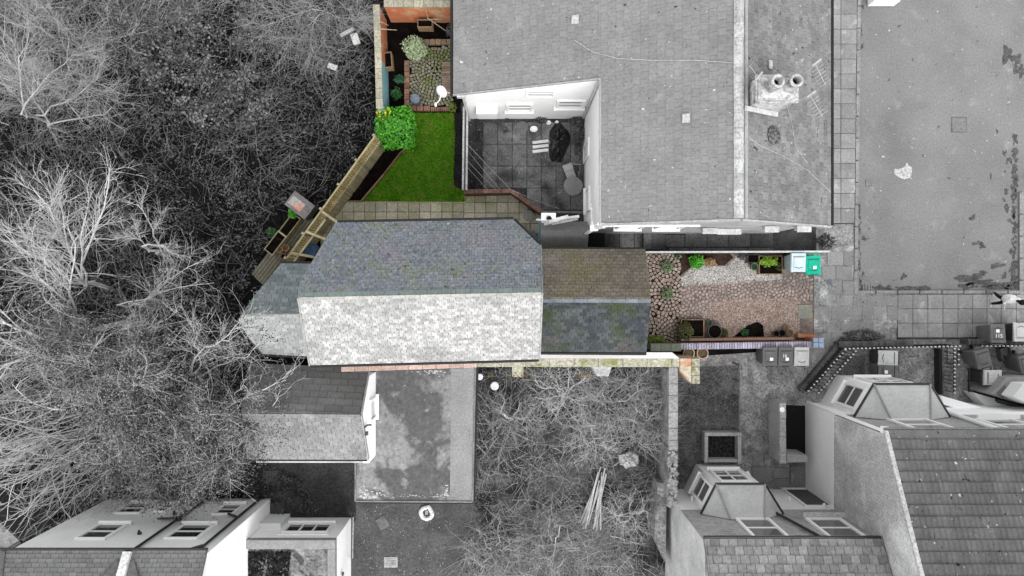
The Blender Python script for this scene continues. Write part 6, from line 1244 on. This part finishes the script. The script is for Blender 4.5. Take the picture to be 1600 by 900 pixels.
# pole bundle
rr = random.Random(8)
for i in range(11):
    f = i / 10; a_ = P(908 + f * 28 + rr.uniform(-3, 3), 824 - rr.uniform(-6, 8), .12 + rr.uniform(0, .12)); c_ = P(934 + f * 8 + rr.uniform(-4, 8), 738 + rr.uniform(-10, 14), .25 + rr.uniform(0, .15)); b = MB(); b.tube([a_, a_.lerp(c_, .5) + Vector((rr.uniform(-.04, .04), 0, .02)), c_], [.04, .035, .025], 7); o = b.build('pole', mat('peeled_pole', g(.33), g(.45), 3, piece=.2, fine=.2), None); tag(o, 'cut pole in the loose bundle on the overgrown plot', 'pole', 'cut poles in the bundle')
t = thing('rubble_sack', 'pale crumpled sack in the bramble plot', 'sack', P(982, 717)); b = MB(); c = P(982, 717); b.lathe([(.28, 0), (.4, .05), (.38, .13), (.3, .2), (.2, .27), (.08, .3)], (c.x, c.y, 0), 14, 1, .8); b.v = [(x + rr.uniform(-.09, .09), y + rr.uniform(-.09, .09), max(.02, z + rr.uniform(-.06, .07))) for x, y, z in b.v]; b.build('sack', mat('pale_sack', g(.38), g(.5), 5, fine=.4, bump=1, bscale=10), t)
# ---------------------------------------------------------------- bare wood, brambles, trees
def np_tubes(name, paths, rad, m, n=3, parent=None):
    N_, k, _ = paths.shape; d = np.gradient(paths, axis=1); d /= np.linalg.norm(d, axis=2)[..., None] + 1e-9
    ref = np.where(np.abs(d[..., 2:3]) > .9, np.array([1., 0, 0]), np.array([0, 0, 1.])); a = np.cross(d, ref); a /= np.linalg.norm(a, axis=2)[..., None] + 1e-9; c = np.cross(d, a)
    t = np.arange(n) * 2 * np.pi / n
    V = paths[:, :, None] + (a[:, :, None] * np.cos(t)[None, None, :, None] + c[:, :, None] * np.sin(t)[None, None, :, None]) * rad[:, :, None, None]
    i = np.arange(k - 1)[:, None]; j = np.arange(n)[None]; q = np.stack([i * n + j, i * n + (j + 1) % n, (i + 1) * n + (j + 1) % n, (i + 1) * n + j], -1).reshape(-1, 4)
    Fq = (q[None] + (np.arange(N_) * k * n)[:, None, None]).reshape(-1, 4)
    return np_mesh(name, V.reshape(-1, 3), Fq, m, smooth=True, parent=parent)
def wander(start, dirn, length, k, wob, R, up=0.0):
    N_ = len(start); p = np.zeros((N_, k, 3)); p[:, 0] = start; d = dirn / (np.linalg.norm(dirn, axis=1)[:, None] + 1e-9)
    for i in range(1, k):
        d = d + R.normal(size=(N_, 3)) * wob + np.array([0, 0, up]); d /= np.linalg.norm(d, axis=1)[:, None] + 1e-9; p[:, i] = p[:, i - 1] + d * (length / (k - 1))[:, None]
    return p
def sprout(paths, rad, n, lo, hi, spread, R, up=.05, wob=.2, k=6, tmin=.25, rr=.55, rmin=.004, along=1.0):
    N_, kk, _ = paths.shape; idx = R.integers(0, N_, n) if n >= N_ else R.permutation(N_)[:n]; idx = np.sort(idx); t = R.uniform(tmin, 1, n) * (kk - 1); i0 = np.minimum(t.astype(int), kk - 2); f = (t - i0)[:, None]
    s = paths[idx, i0] * (1 - f) + paths[idx, i0 + 1] * f; tan = paths[idx, i0 + 1] - paths[idx, i0]; tan /= np.linalg.norm(tan, axis=1)[:, None] + 1e-9
    r0 = rad[idx, i0] * (1 - f[:, 0]) + rad[idx, i0 + 1] * f[:, 0]; d = tan * along + R.normal(size=(n, 3)) * spread + np.array([0, 0, up * 3])
    L_ = R.uniform(lo, hi, n); p = wander(s, d, L_, k, wob, R, up); r = np.maximum(np.minimum(r0 * rr, .08), rmin)[:, None] * np.linspace(1, .35, k)[None]
    return p, r
M_bark = mat('pale_bark', g(.4), g(.54), 3, fine=.25, rough=.9)
M_bark2 = mat('mid_bark', g(.24), g(.33), 3, fine=.25, rough=.9)
M_bark3 = mat('dull_bark', g(.09), g(.14), 3, fine=.25, rough=.9)
M_ivy = mat('ivy_leaf', g(.032), g(.1), 1.4, piece=.9, fine=0, rough=.7, spec=.06, bump=0, stains=((g(.12), 1.1, .6, .74, .5),))
M_ivyl = mat('grey_ivy_leaf', g(.045), g(.17), 1.3, piece=.75, fine=0, rough=.7, spec=.06, bump=0)
def tree(label, base, top, tips, h_top, seed, r=.12, m=M_bark, n2=40, n3=220, n4=500, len2=(1., 2.2), len3=(.5, 1.2), spread=.55, wob=.18, ivy=None, name='bare_tree', up=.03):
    """Bare tree: trunk base px -> top (px, py, z), limbs to given tips (px, py, z), then forking branches and twigs."""
    n2, n3, n4 = int(n2 * 1.6), int(n3 * 1.6), int(n4 * 1.3)
    R = np.random.default_rng(seed); bp_ = np.array(P(*base)); tp = np.array(P(*top)); t = thing(name, label, 'tree', tuple(bp_), 'trees of the wild plot')
    k = 7; f = np.linspace(0, 1, k)[:, None]; tr = bp_ * (1 - f) + tp * f + R.normal(size=(k, 3)) * .07 * np.sin(f * 3.1); np_tubes('trunk', tr[None], (np.linspace(.7, .36, k) * r)[None], m, 8, t)
    lim = []; lr = []
    for q in tips:
        e_ = np.array(P(*q)); s = tr[R.integers(3, 7)] if len(tips) > 1 else tr[-1]; mid = (s + e_) / 2 + np.array([0, 0, .25]) + R.normal(size=3) * .25
        g_ = np.linspace(0, 1, k)[:, None]; pth = s * (1 - g_) ** 2 + 2 * mid * g_ * (1 - g_) + e_ * g_ ** 2 + R.normal(size=(k, 3)) * .06; lim.append(pth); lr.append(np.linspace(.34, .11, k) * r)
    lim = np.array(lim); lr = np.array(lr); np_tubes('limb', lim[:1], lr[:1], m, 6, t)
    for a in range(1, len(lim)): np_tubes('limb', lim[a:a + 1], lr[a:a + 1], m, 6, t)
    p2, r2 = sprout(lim, lr, n2, *len2, spread, R, up, wob, 6, rr=.6, rmin=.009); p3, r3 = sprout(p2, r2, n3, *len3, spread, R, up, wob, 5, rr=.6, rmin=.007); p4, r4 = sprout(p3, r3, n4, .2, .6, spread, R, up, wob, 5, rr=.7, rmin=.005)
    for nm, p_, r_, sd_ in (('branches', p2, r2, 4), ('twigs', np.concatenate([p3, p4]), np.concatenate([r3, r4]), 3)):
        o = np_tubes(nm, p_, r_, m, sd_, t); o['kind'] = 'stuff'
    if ivy:
        n, rad_, z0_, z1_ = ivy; n = int(n * 2.6); cc = np.concatenate([p2[:, ::2].reshape(-1, 3), p3[:, 1::3].reshape(-1, 3)]); cc = cc[R.integers(0, len(cc), 420)] - np.array([0, 0, .25]); c = R.integers(0, len(cc), n); q = cc[c] + R.normal(size=(n, 3)) * rad_ * .5; V, Fq = leaves_at(q, .062, seed); V, ff_ = split_leaf(V, Fq); o = np_mesh('ivy', V, ff_, M_ivyl, parent=t); o['kind'] = 'stuff'
    return t
# ivy ground cover over the wild plot
WILD = [(-120, -80), (582, -80), (584, 150), (600, 215), (583, 218), (500, 325), (455, 310), (400, 425), (372, 500), (405, 565), (395, 600), (400, 720), (380, 800), (170, 800), (100, 835), (-120, 835)]
wx0, wx1, wy0, wy1 = P(-120, 0).x, P(600, 0).x, P(0, 830).y, P(0, -80).y
def hf(x, y): return .42 + .2 * np.sin(x * .9 + 1) * np.cos(y * .8) + .16 * np.sin(x * 2.3 + y * 1.7) + .1 * np.sin(x * 4.1 - y * 3.7)
WP = np.array([(P(*q).x, P(*q).y) for q in WILD])
def in_poly(x, y, poly):
    c = np.zeros(len(x), bool); n = len(poly)
    for i in range(n):
        (x1, y1), (x2, y2) = poly[i], poly[(i + 1) % n]; m_ = (y1 > y) != (y2 > y); c ^= m_ & (x < (x2 - x1) * (y - y1) / (y2 - y1 + 1e-12) + x1)
    return c
def scatter(n, poly, R):
    lo, hi = poly.min(0), poly.max(0); q = R.uniform(lo, hi, (int(n * 2.2), 2)); q = q[in_poly(q[:, 0], q[:, 1], poly)]; return q[:n]
def clumpy(q, R, thr=0.0):
    v = np.sin(q[:, 0] * 1.7 + np.sin(q[:, 1] * 1.3) * 2) * np.cos(q[:, 1] * 1.9 + np.sin(q[:, 0] * .9) * 2) + .5 * np.sin(q[:, 0] * 5.1 + q[:, 1] * 3.3) * np.cos(q[:, 1] * 4.7 - q[:, 0] * 2.1)
    return q[v + R.normal(size=len(q)) * .5 > thr]
R = np.random.default_rng(100)
q = scatter(105000, WP, R); q = clumpy(q, R, -.3); z = hf(q[:, 0], q[:, 1]) * R.uniform(.15, 1.15, len(q)) + .05
V, Fq = leaves_at(np.column_stack([q, z]), .1, 101, up=.7); V, f_ = split_leaf(V, Fq)
tag(np_mesh('ivy', V, f_, M_ivy), 'dark ivy carpeting the wild wooded plot', 'ivy', kind='stuff')
UP = np.array([(P(*q).x, P(*q).y) for q in [(180, 0), (420, 0), (430, 200), (330, 210), (240, 130)]])
q = scatter(9000, UP, R); q = clumpy(q, R, .1); z = hf(q[:, 0], q[:, 1]) * R.uniform(.8, 2.2, len(q)) + .1; V, Fq = leaves_at(np.column_stack([q, z]), .12, 103); V, f_ = split_leaf(V, Fq)
tag(np_mesh('shrub_leaves', V, f_, mat('pale_shrub_leaf', g(.07), g(.16), 2, piece=.7, fine=0, bump=0)), 'paler leafy undergrowth in the upper part of the wild plot', 'undergrowth', kind='stuff')
def brambles(name, label, poly, n, lo, hi, m, r, seed, h=.5, dirb=(0, 0), arch=.35, zb=None, k=7, cl=None, wob=.15):
    R = np.random.default_rng(seed); q = scatter(n, np.array([(P(*c).x, P(*c).y) for c in poly]), R)
    if cl is not None: q = clumpy(q, R, cl)
    n = len(q); a = R.uniform(0, 6.28, n); d = np.column_stack([np.cos(a) + dirb[0], np.sin(a) + dirb[1], R.uniform(.1, .9, n)]); z = (zb(q[:, 0], q[:, 1]) if zb else 0) * R.uniform(.3, 1.1, n) + R.uniform(0, h, n)
    p = wander(np.column_stack([q, z]), d, R.uniform(lo, hi, n), k, wob, R, -arch * .25); p[:, :, 2] = np.maximum(p[:, :, 2], .02)
    o = np_tubes(name, p, R.uniform(.5, 1.2, n)[:, None] * np.linspace(1, .4, k)[None] * r, m, 3); return tag(o, label, 'brambles', kind='stuff')
brambles('brambles', 'fine grey bramble stems threaded through the ivy', WILD, 5000, .4, 1.3, mat('thin_stem', g(.1), g(.22), 2, piece=.6, fine=0, bump=0), .008, 110, .3, zb=hf)
brambles('brambles', 'dense pale bramble thicket along the top edge of the wild plot', [(-60, -40), (570, -40), (575, 60), (500, 130), (420, 90), (380, 30), (200, 60), (120, 180), (-60, 190)], 6500, .5, 1.6, mat('pale_stem', g(.2), g(.32), 2, piece=.5, fine=0, bump=0), .008, 111, .6, (.1, .5), zb=hf, cl=-.3)
brambles('brambles', 'mid grey twiggy scrub filling the upper half of the wild plot', [(-60, -40), (580, -40), (582, 200), (470, 300), (330, 260), (200, 300), (-60, 300)], 9000, .4, 1.3, mat('scrub_stem', g(.1), g(.25), 2, piece=.5, fine=0, bump=0), .008, 112, .7, (.15, .35), zb=hf, cl=.3, wob=.25)
brambles('brambles', 'tangled scrub under the lower trees', [(-60, 300), (200, 300), (330, 450), (380, 560), (400, 760), (-60, 800)], 3500, .5, 1.5, mat('scrub_stem', g(.13)), .008, 113, 1.0, (-.2, .1), zb=hf, cl=-.1, wob=.22)
tree('tall leaning bare tree whose trunk lies across the left of the wild plot', (200, 503), (20, 553, 6.3), [(60, 430, 6), (-30, 480, 7), (120, 380, 5.5), (-40, 620, 7.5)], 6, 1, .15, n2=30, n3=150, n4=300)
tree('many branched bare tree fanning upward in the middle of the wild plot', (175, 452), (112, 436, 3.6), [(176, 262, 5.8), (60, 300, 5.5), (135, 330, 5.2), (10, 370, 6.5), (40, 440, 6), (30, 350, 6), (90, 310, 5)], 6, 2, .13, n2=60, n3=260, n4=500, len2=(.7, 1.7), spread=.42, up=.0)
tree('small pale bare tree with tight crown above the dark ivy', (262, 400), (218, 384, 3.2), [(216, 318, 4), (276, 394, 3.4), (190, 372, 3.8)], 4, 3, .09, n2=26, n3=120, n4=200, len2=(.4, .9), len3=(.25, .6))
tree('bare tree reaching sideways toward the dark slope', (245, 480), (185, 476, 3.4), [(310, 408, 3.6), (330, 440, 3.2), (250, 455, 3.4), (215, 500, 3.6)], 4, 4, .08, n2=26, n3=110, n4=200, len2=(.5, 1.2))
tree('bare tree in the upper left with forked pale limbs', (100, 205), (30, 175, 4.2), [(110, 85, 4.5), (150, 120, 4), (20, 80, 5), (-10, 100, 5), (175, 170, 3.5), (45, 40, 5.4)], 5, 5, .11, n2=44, n3=260, n4=600, len2=(.6, 1.6), up=.0, m=M_bark2)
tree('spindly bare tree between the upper thickets', (170, 110), (110, 60, 3.4), [(60, 10, 4), (170, 62, 3.6), (95, 40, 4.2), (140, 150, 3.4)], 4, 6, .07, n2=36, n3=220, n4=500, len2=(.6, 1.5), m=M_bark2)
tree('arching bare bush spreading from the top edge', (510, 25), (505, 10, 1.6), [(420, 40, 2), (440, 75, 1.6), (490, 85, 1.5), (560, 30, 2), (470, 0, 2.2)], 2, 7, .05, n2=44, n3=240, n4=400, len2=(.5, 1.2), len3=(.3, .8), m=M_bark2, name='bare_bush')
tree('bare tree overhanging the silvery annex roof', (322, 595), (295, 582, 4.6), [(372, 508, 6), (392, 555, 5.6), (340, 535, 5.4), (312, 520, 5.2)], 6, 8, .1, n2=24, n3=90, n4=160, len2=(.5, 1.1), ivy=(1200, .22, 0, 0))
tree('bare tree with curved limb over the dark garage slates', (405, 668), (360, 650, 4.6), [(388, 603, 5.8), (448, 594, 5.6), (432, 624, 5.4), (405, 650, 5)], 5, 9, .08, n2=18, n3=70, n4=120, len2=(.4, 1.0), ivy=(1500, .25, 0, 0), wob=.26)
tree('ivy clad tree in the middle of the lower left thicket', (270, 600), (190, 620, 5), [(140, 550, 6), (230, 580, 6), (150, 640, 6), (260, 650, 5.5), (180, 680, 5.6), (215, 535, 6)], 6, 10, .13, n2=60, n3=220, n4=300, len2=(.5, 1.3), ivy=(9000, .45, 0, 0), wob=.25)
tree('ivy smothered tree spreading over the garage gable', (370, 690), (320, 690, 4.4), [(400, 660, 5), (440, 655, 4.6), (330, 640, 5), (280, 690, 5), (350, 720, 4.5), (300, 620, 5)], 5, 11, .12, n2=60, n3=220, n4=300, len2=(.5, 1.2), ivy=(11000, .42, 0, 0), wob=.25)
tree('broad pale limbed tree in the centre of the wild thicket', (215, 545), (165, 560, 4.6), [(90, 500, 5), (240, 505, 5), (120, 590, 5.2), (70, 560, 5.6)], 5, 12, .1, n2=40, n3=180, n4=280, len2=(.5, 1.4), ivy=(5000, .4, 0, 0))
tree('ivy tree standing above the pale house roof line', (250, 740), (200, 745, 3.6), [(280, 730, 4), (330, 745, 3.6), (210, 700, 4), (150, 720, 4.2), (260, 770, 3.2)], 4, 13, .1, n2=50, n3=220, n4=300, len2=(.5, 1.2), ivy=(6000, .4, 0, 0), wob=.25)
def coppice(label, base, n, zt, seed, dirv, m, lo=3.0, hi=6.0, r=.016, spread=.35, nt=6):
    R = np.random.default_rng(seed); bp_ = np.array(P(*base)); t = thing('coppiced_tree', label, 'tree', tuple(bp_), 'trees of the wild plot'); np_tubes('trunk', np.array([[bp_, bp_ + [0, 0, .8], bp_ + [-.2, -.1, zt]]]), np.array([[.3, .26, .2]]), M_bark2, 10, t)
    s = bp_ + np.array([-.2, -.1, zt]) + R.normal(size=(n, 3)) * np.array([1.0, .9, .7]); d = np.array(dirv) + R.normal(size=(n, 3)) * spread; p = wander(s, d, R.uniform(lo * .7, hi * .75, n), 8, .27, R, .02); r0 = R.uniform(.7, 1.3, n)[:, None] * np.linspace(1, .25, 8)[None] * r
    p3, r3 = sprout(p, r0, n * nt, .3, 1.0, .55, R, 0, .24, 5, tmin=.15, rr=.6, rmin=.007); o = np_tubes('shoots', p, r0, m, 4, t); o['kind'] = 'stuff'; o = np_tubes('twigs', p3, r3, m, 3, t); o['kind'] = 'stuff'
coppice('pale coppiced tree with long shoots sweeping to the lower left corner', (150, 670), 130, 1.6, 21, (-.75, -.55, 1), mat('pale_shoot', g(.36), g(.48), 2, piece=.35, fine=0, bump=0), 2.6, 5.2, .021)
coppice('coppiced tree with fine upright shoots at the left edge', (100, 575), 80, 1.6, 22, (-.6, -.1, 1), mat('mid_shoot', g(.28), g(.38), 2, piece=.35, fine=0, bump=0), 2.4, 4.6, .019)
coppice('coppiced tree with thin shoots in front of the pale house', (225, 720), 70, 1.2, 23, (-.35, -.55, .9), mat('pale_shoot', g(.3)), 1.6, 3.2, .012)
coppice('feathery coppiced tree in the top left corner', (80, 110), 55, 1.6, 24, (-.5, .45, 1), mat('mid_shoot', g(.2)), 2, 4.2, .015)
# overgrown plot in the lower middle
PLOT = [(748, 578), (1040, 578), (1030, 700), (1040, 895), (720, 920), (742, 790)]
M_st = mat('plot_stem', g(.26), g(.38), 2, piece=.5, fine=0, bump=0)
brambles('brambles', 'pale dead bramble stems tangled over the overgrown plot', PLOT, 3200, .4, 1.4, M_st, .010, 120, .35, cl=.1)
brambles('brambles', 'thick bleached bramble mat in the upper right of the overgrown plot', [(845, 580), (1038, 580), (1040, 700), (920, 690), (860, 640)], 3200, .4, 1.3, mat('pale_plot_stem', g(.3), g(.42), 2, piece=.5, fine=0, bump=0), .0105, 121, .6, cl=.1)
brambles('dead_grass', 'fan of dead grass below the pole bundle', [(800, 800), (960, 790), (980, 880), (800, 890)], 2600, .5, 1.1, M_st, .006, 122, .15, (.3, -.6), .6)
brambles('bramble_shoots', 'long shoots crossing the flat roof edge', [(755, 620), (790, 620), (790, 720), (755, 720)], 70, 1.2, 2.4, M_st, .009, 123, .6, (-.5, .2), .2)
brambles('bramble_shoots', 'upright shoots at the foot of the overgrown plot', [(730, 830), (800, 830), (790, 900), (720, 900)], 260, .8, 1.8, M_st, .008, 124, .4, (.1, -.8), .2)
for k, (bx_, by_, s_, lab) in enumerate(((880, 612, 1.0, 'bushy bare shrub nearest the boundary wall in the overgrown plot'), (955, 628, 1.15, 'large bleached bare shrub in the upper right of the overgrown plot'), (1008, 655, .9, 'bare shrub against the crumbling wall'), (800, 650, .8, 'thin bare shrub near the flat roof edge'), (925, 690, .7, 'low bare shrub above the pole bundle'), (870, 850, .9, 'drooping bare shrub below the pole bundle'), (985, 800, .7, 'ragged shrub right of the pole bundle'), (770, 860, .8, 'upright bare shrub at the lower end of the plot'))):
    q_ = [(bx_ + s_ * 46 * math.cos(a + k), by_ + s_ * 34 * math.sin(a + k), (.6 + .35 * ((i * 7 + k) % 3)) * s_) for i, a in enumerate([j * 2 * math.pi / 9 for j in range(9)])]
    tree(lab, (bx_, by_), (bx_ + 2, by_ + 2, .35), q_, 1, 300 + k, .075, m=M_st if k % 2 else M_bark, n2=40, n3=120, n4=120, len2=(.4, 1.0), len3=(.25, .6), spread=.6, wob=.28, name='bare_shrub')
R = np.random.default_rng(55)
PP = np.array([(P(*q).x, P(*q).y) for q in PLOT]); q = scatter(30000, PP, R); q = clumpy(q, R, .15); V, Fq = leaves_at(np.column_stack([q, R.uniform(.02, .22, len(q))]), .07, 56); V, f_ = split_leaf(V, Fq)
tag(np_mesh('ground_weeds', V, f_, mat('plot_weed', g(.08), g(.18), 1.5, piece=.7, fine=0, bump=0)), 'grey weeds and leaf litter covering the overgrown plot', 'weeds', kind='stuff')
YP = np.array([(P(*q).x, P(*q).y) for q in [(395, 715), (470, 745), (500, 800), (400, 810)]]); q = scatter(3500, YP, R); q = clumpy(q, R, 0); V, Fq = leaves_at(np.column_stack([q, R.uniform(.03, .2, len(q))]), .07, 57); V, f_ = split_leaf(V, Fq)
tag(np_mesh('yard_weeds', V, f_, M_ivy), 'dark weeds in the mossy yard beside the trees', 'weeds', kind='stuff')
WS = np.array([(P(*q).x, P(*q).y) for q in [(1061, 580), (1152, 576), (1152, 675), (1098, 680), (1090, 740), (1061, 755)]]); q = scatter(7000, WS, R); q = clumpy(q, R, .0); V, Fq = leaves_at(np.column_stack([q, R.uniform(.04, .1, len(q))]), .05, 58); V, f_ = split_leaf(V, Fq)
tag(np_mesh('strip_weeds', V, f_, mat('plot_weed', g(.06))), 'sparse weeds in the strip beside the crumbling wall', 'weeds', kind='stuff')
q = np.array([(P(x, 575).x, P(x, 575).y) for x in np.linspace(738, 915, 60)]); q = np.repeat(q, 12, 0) + R.normal(size=(720, 2)) * np.array([.25, .05]) + np.array([0, -.07]); q = q[(np.sin(q[:, 0] * 5.3) + np.sin(q[:, 0] * 2.1 + 1)) > .2]; V, Fq = leaves_at(np.column_stack([q, R.uniform(1.2, 2.1, len(q))]), .06, 59); V, f_ = split_leaf(V, Fq)
o = np_mesh('climber', V, f_, mat('orange_leaf', rgb(.16, .08, .025), rgb(.13, .11, .04), 5, piece=.5, fine=0, bump=0)); tag(o, 'orange brown creeper clinging below the mossy coping', 'creeper', kind='stuff')
def litter(name, label, poly, n, size, m, z, seed, thr=-1):
    R = np.random.default_rng(seed); q = scatter(n, np.array([(P(*c, z).x, P(*c, z).y) for c in poly]), R); q = clumpy(q, R, thr); V, Fq = leaves_at(np.column_stack([q, np.full(len(q), z) + R.uniform(0, .02, len(q))]), size, seed, up=3); V, f_ = split_leaf(V, Fq); tag(np_mesh(name, V, f_, m), label, 'litter', kind='stuff')
M_deb = mat('debris', g(.05), g(.3), 9, piece=.8, fine=0, bump=0); M_deb2 = mat('dark_debris', g(.015), g(.05), 9, piece=.8, fine=0, bump=0)
litter('leaf_litter', 'scattered debris and leaves over the courtyard slabs', [(735, 182), (920, 182), (920, 330), (850, 328), (800, 295), (735, 295)], 700, .05, M_deb, .07, 401, .2)
litter('leaf_litter', 'dark leaf litter over the concrete yard by the houses', [(1062, 560), (1260, 575), (1260, 620), (1160, 760), (1062, 760)], 1500, .05, M_deb2, .085, 402, 0)
litter('leaf_litter', 'bits of debris in the littered front yards', [(1330, 550), (1640, 548), (1640, 620), (1480, 630), (1400, 600)], 1400, .06, M_deb, .06, 403, .1)
litter('leaf_litter', 'fallen leaves on the sunk side path', [(945, 352), (1275, 350), (1275, 390), (1040, 391), (945, 388)], 700, .05, M_deb2, .11, 404, .2)
litter('leaf_litter', 'debris on the back lane', [(560, 790), (735, 790), (730, 900), (560, 900)], 900, .05, M_deb, .035, 405, .2)
litter('leaf_litter', 'dark leaves on the flagged path', [(1275, 400), (1335, 400), (1400, 465), (1400, 500), (1300, 540)], 500, .05, M_deb2, .1, 406, .3)
litter('leaf_litter', 'pale droppings and grit on the flat felt roof', [(560, 590), (735, 580), (735, 780), (560, 780)], 500, .035, M_deb, 2.63, 407, .2)
litter('moss_litter', 'thick dark moss on the extension roof', [(378, 862), (455, 862), (450, 900), (470, 960), (378, 960)], 6000, .07, mat('black_moss', g(.006), g(.02), 6, piece=.8, fine=0, bump=0, spec=.03), 2.45, 408, -.8)
b = MB()
for a_, c_ in (((664, 5, 2), (668, 28, 1.2)), ((668, 28, 1.2), (696, 48, .9)), ((673, 30, 1.1), (690, 30, 1)), ((590, 45, 1.7), (620, 47, 1.2)), ((588, 30, 1.7), (607, 40, 1.3))): b.tube([P(*a_), P(*c_)], [.02, .012], 5)
o = b.build('dead_branch', mat('buff_twig', rgb(.35, .28, .19), rgb(.42, .35, .25), 3), None); tag(o, 'pale dead branches hanging over the orange garden wall', 'branch', kind='stuff')

# ---------------------------------------------------------------- the person
def person(label):
    feet = [P(1554, 458.5, .12), P(1549, 474.5, .12)]; hip = Vector((19.37, -.42, .97)); chest = Vector((19.42, -.46, 1.34)); neck = Vector((19.44, -.5, 1.5)); head = Vector((19.45, -.56, 1.68))
    hip_l, hip_r = hip + Vector((.0, .0, -.03)) + Vector((-.09, .03, 0)), hip + Vector((.09, -.03, -.03))
    fl_ = Vector((feet[0].x - .04, feet[0].y + .04, .14)); fr2 = Vector((feet[1].x - .02, feet[1].y, .14))
    kn_l, kn_r = hip_l.lerp(fl_, .5) + Vector((0, -.06, .02)), hip_r.lerp(fr2, .5) + Vector((0, -.05, .02))
    fl_.z, fr2.z = .16, .14
    sh_l, sh_r = chest + Vector((-.19, .02, .08)), chest + Vector((.19, -.02, .08)); el_l, el_r = chest + Vector((-.25, -.1, -.18)), chest + Vector((.25, .08, -.18)); ha_l, ha_r = chest + Vector((-.2, -.3, -.26)), chest + Vector((.2, -.06, -.4))
    vs = [hip, hip.lerp(chest, .5), chest, neck, head, head + Vector((0, -.02, .1)), hip_l, kn_l, fl_, Vector((fl_.x - .02, fl_.y - .16, .1)), hip_r, kn_r, fr2, Vector((fr2.x - .02, fr2.y - .16, .1)), sh_l, el_l, ha_l, sh_r, el_r, ha_r]
    es = [(0, 1), (1, 2), (2, 3), (3, 4), (4, 5), (0, 6), (6, 7), (7, 8), (8, 9), (0, 10), (10, 11), (11, 12), (12, 13), (2, 14), (14, 15), (15, 16), (2, 17), (17, 18), (18, 19)]
    rad = [.15, .145, .16, .06, .095, .085, .095, .07, .05, .045, .095, .07, .05, .045, .085, .058, .04, .085, .058, .04]
    for hnd, el in ((16, 15), (19, 18)):                       # five fingers each
        d = (vs[hnd] - vs[el]).normalized(); s = d.cross(Vector((0, 0, 1))).normalized(); n0 = len(vs); palm = vs[hnd] + d * .06; vs.append(palm); rad.append(.034); es.append((hnd, n0))
        for k in range(4): vs.append(palm + d * (.07 - .01 * abs(k - 1.5)) + s * (k - 1.5) * .02 - Vector((0, 0, .02))); rad.append(.009); es.append((n0, len(vs) - 1))
        vs.append(vs[hnd] + d * .04 + s * .05); rad.append(.01); es.append((hnd, len(vs) - 1))
    me = bpy.data.meshes.new('person'); me.from_pydata([tuple(v) for v in vs], es, []); o = bpy.data.objects.new('person', me); link(o)
    md = o.modifiers.new('skin', 'SKIN'); 
    for v, r_ in zip(me.skin_vertices[0].data, rad): v.radius = (r_, r_ * (.72 if r_ > .13 else 1))
    me.skin_vertices[0].data[0].use_root = True
    o.modifiers.new('sub', 'SUBSURF').levels = 2; o.modifiers['sub'].render_levels = 2
    dg = bpy.context.evaluated_depsgraph_get(); me2 = bpy.data.meshes.new_from_object(o.evaluated_get(dg)); o.modifiers.clear(); o.data = me2
    ms = [mat('white_shirt', g(.62), g(.68), 6, fine=.1, bump=.5, bscale=14), mat('black_trousers', g(.012), g(.018), 6), mat('grey_skin', g(.3)), mat('dark_hair', g(.012)), mat('pale_shoe', g(.4))]
    me2.materials.clear()
    for m_ in ms: me2.materials.append(m_)
    for p_ in me2.polygons:
        c_ = p_.center; i = 0
        dh = min((c_ - vs[16]).length, (c_ - vs[19]).length)
        if c_.z < .19: i = 4
        elif c_.z < .96 and dh > .2: i = 1
        elif dh < .17: i = 2
        elif c_.z > 1.52: i = 3 if (c_.z > 1.66 or c_.y > head.y + .02) else 2
        p_.material_index = i; p_.use_smooth = True
    tag(o, label, 'person')
    hb_ = MB(); hb_.lathe([(.095, -.06), (.11, 0), (.105, .06), (.07, .11), (.02, .125)], (head.x, head.y + .012, head.z + .06), 14); hb_.build('hair', ms[3], o, smooth=True)
    hm = MB(); hm.lathe([(.15, .94), (.185, .95), (.19, 1.05), (.185, 1.2), (.16, 1.32)], (hip.x + .03, hip.y, 0), 20, 1.05, .95); hm.build('shirt_hem', ms[0], o, smooth=True)
    return o
person('person in white shirt and black trousers walking on the pavement')
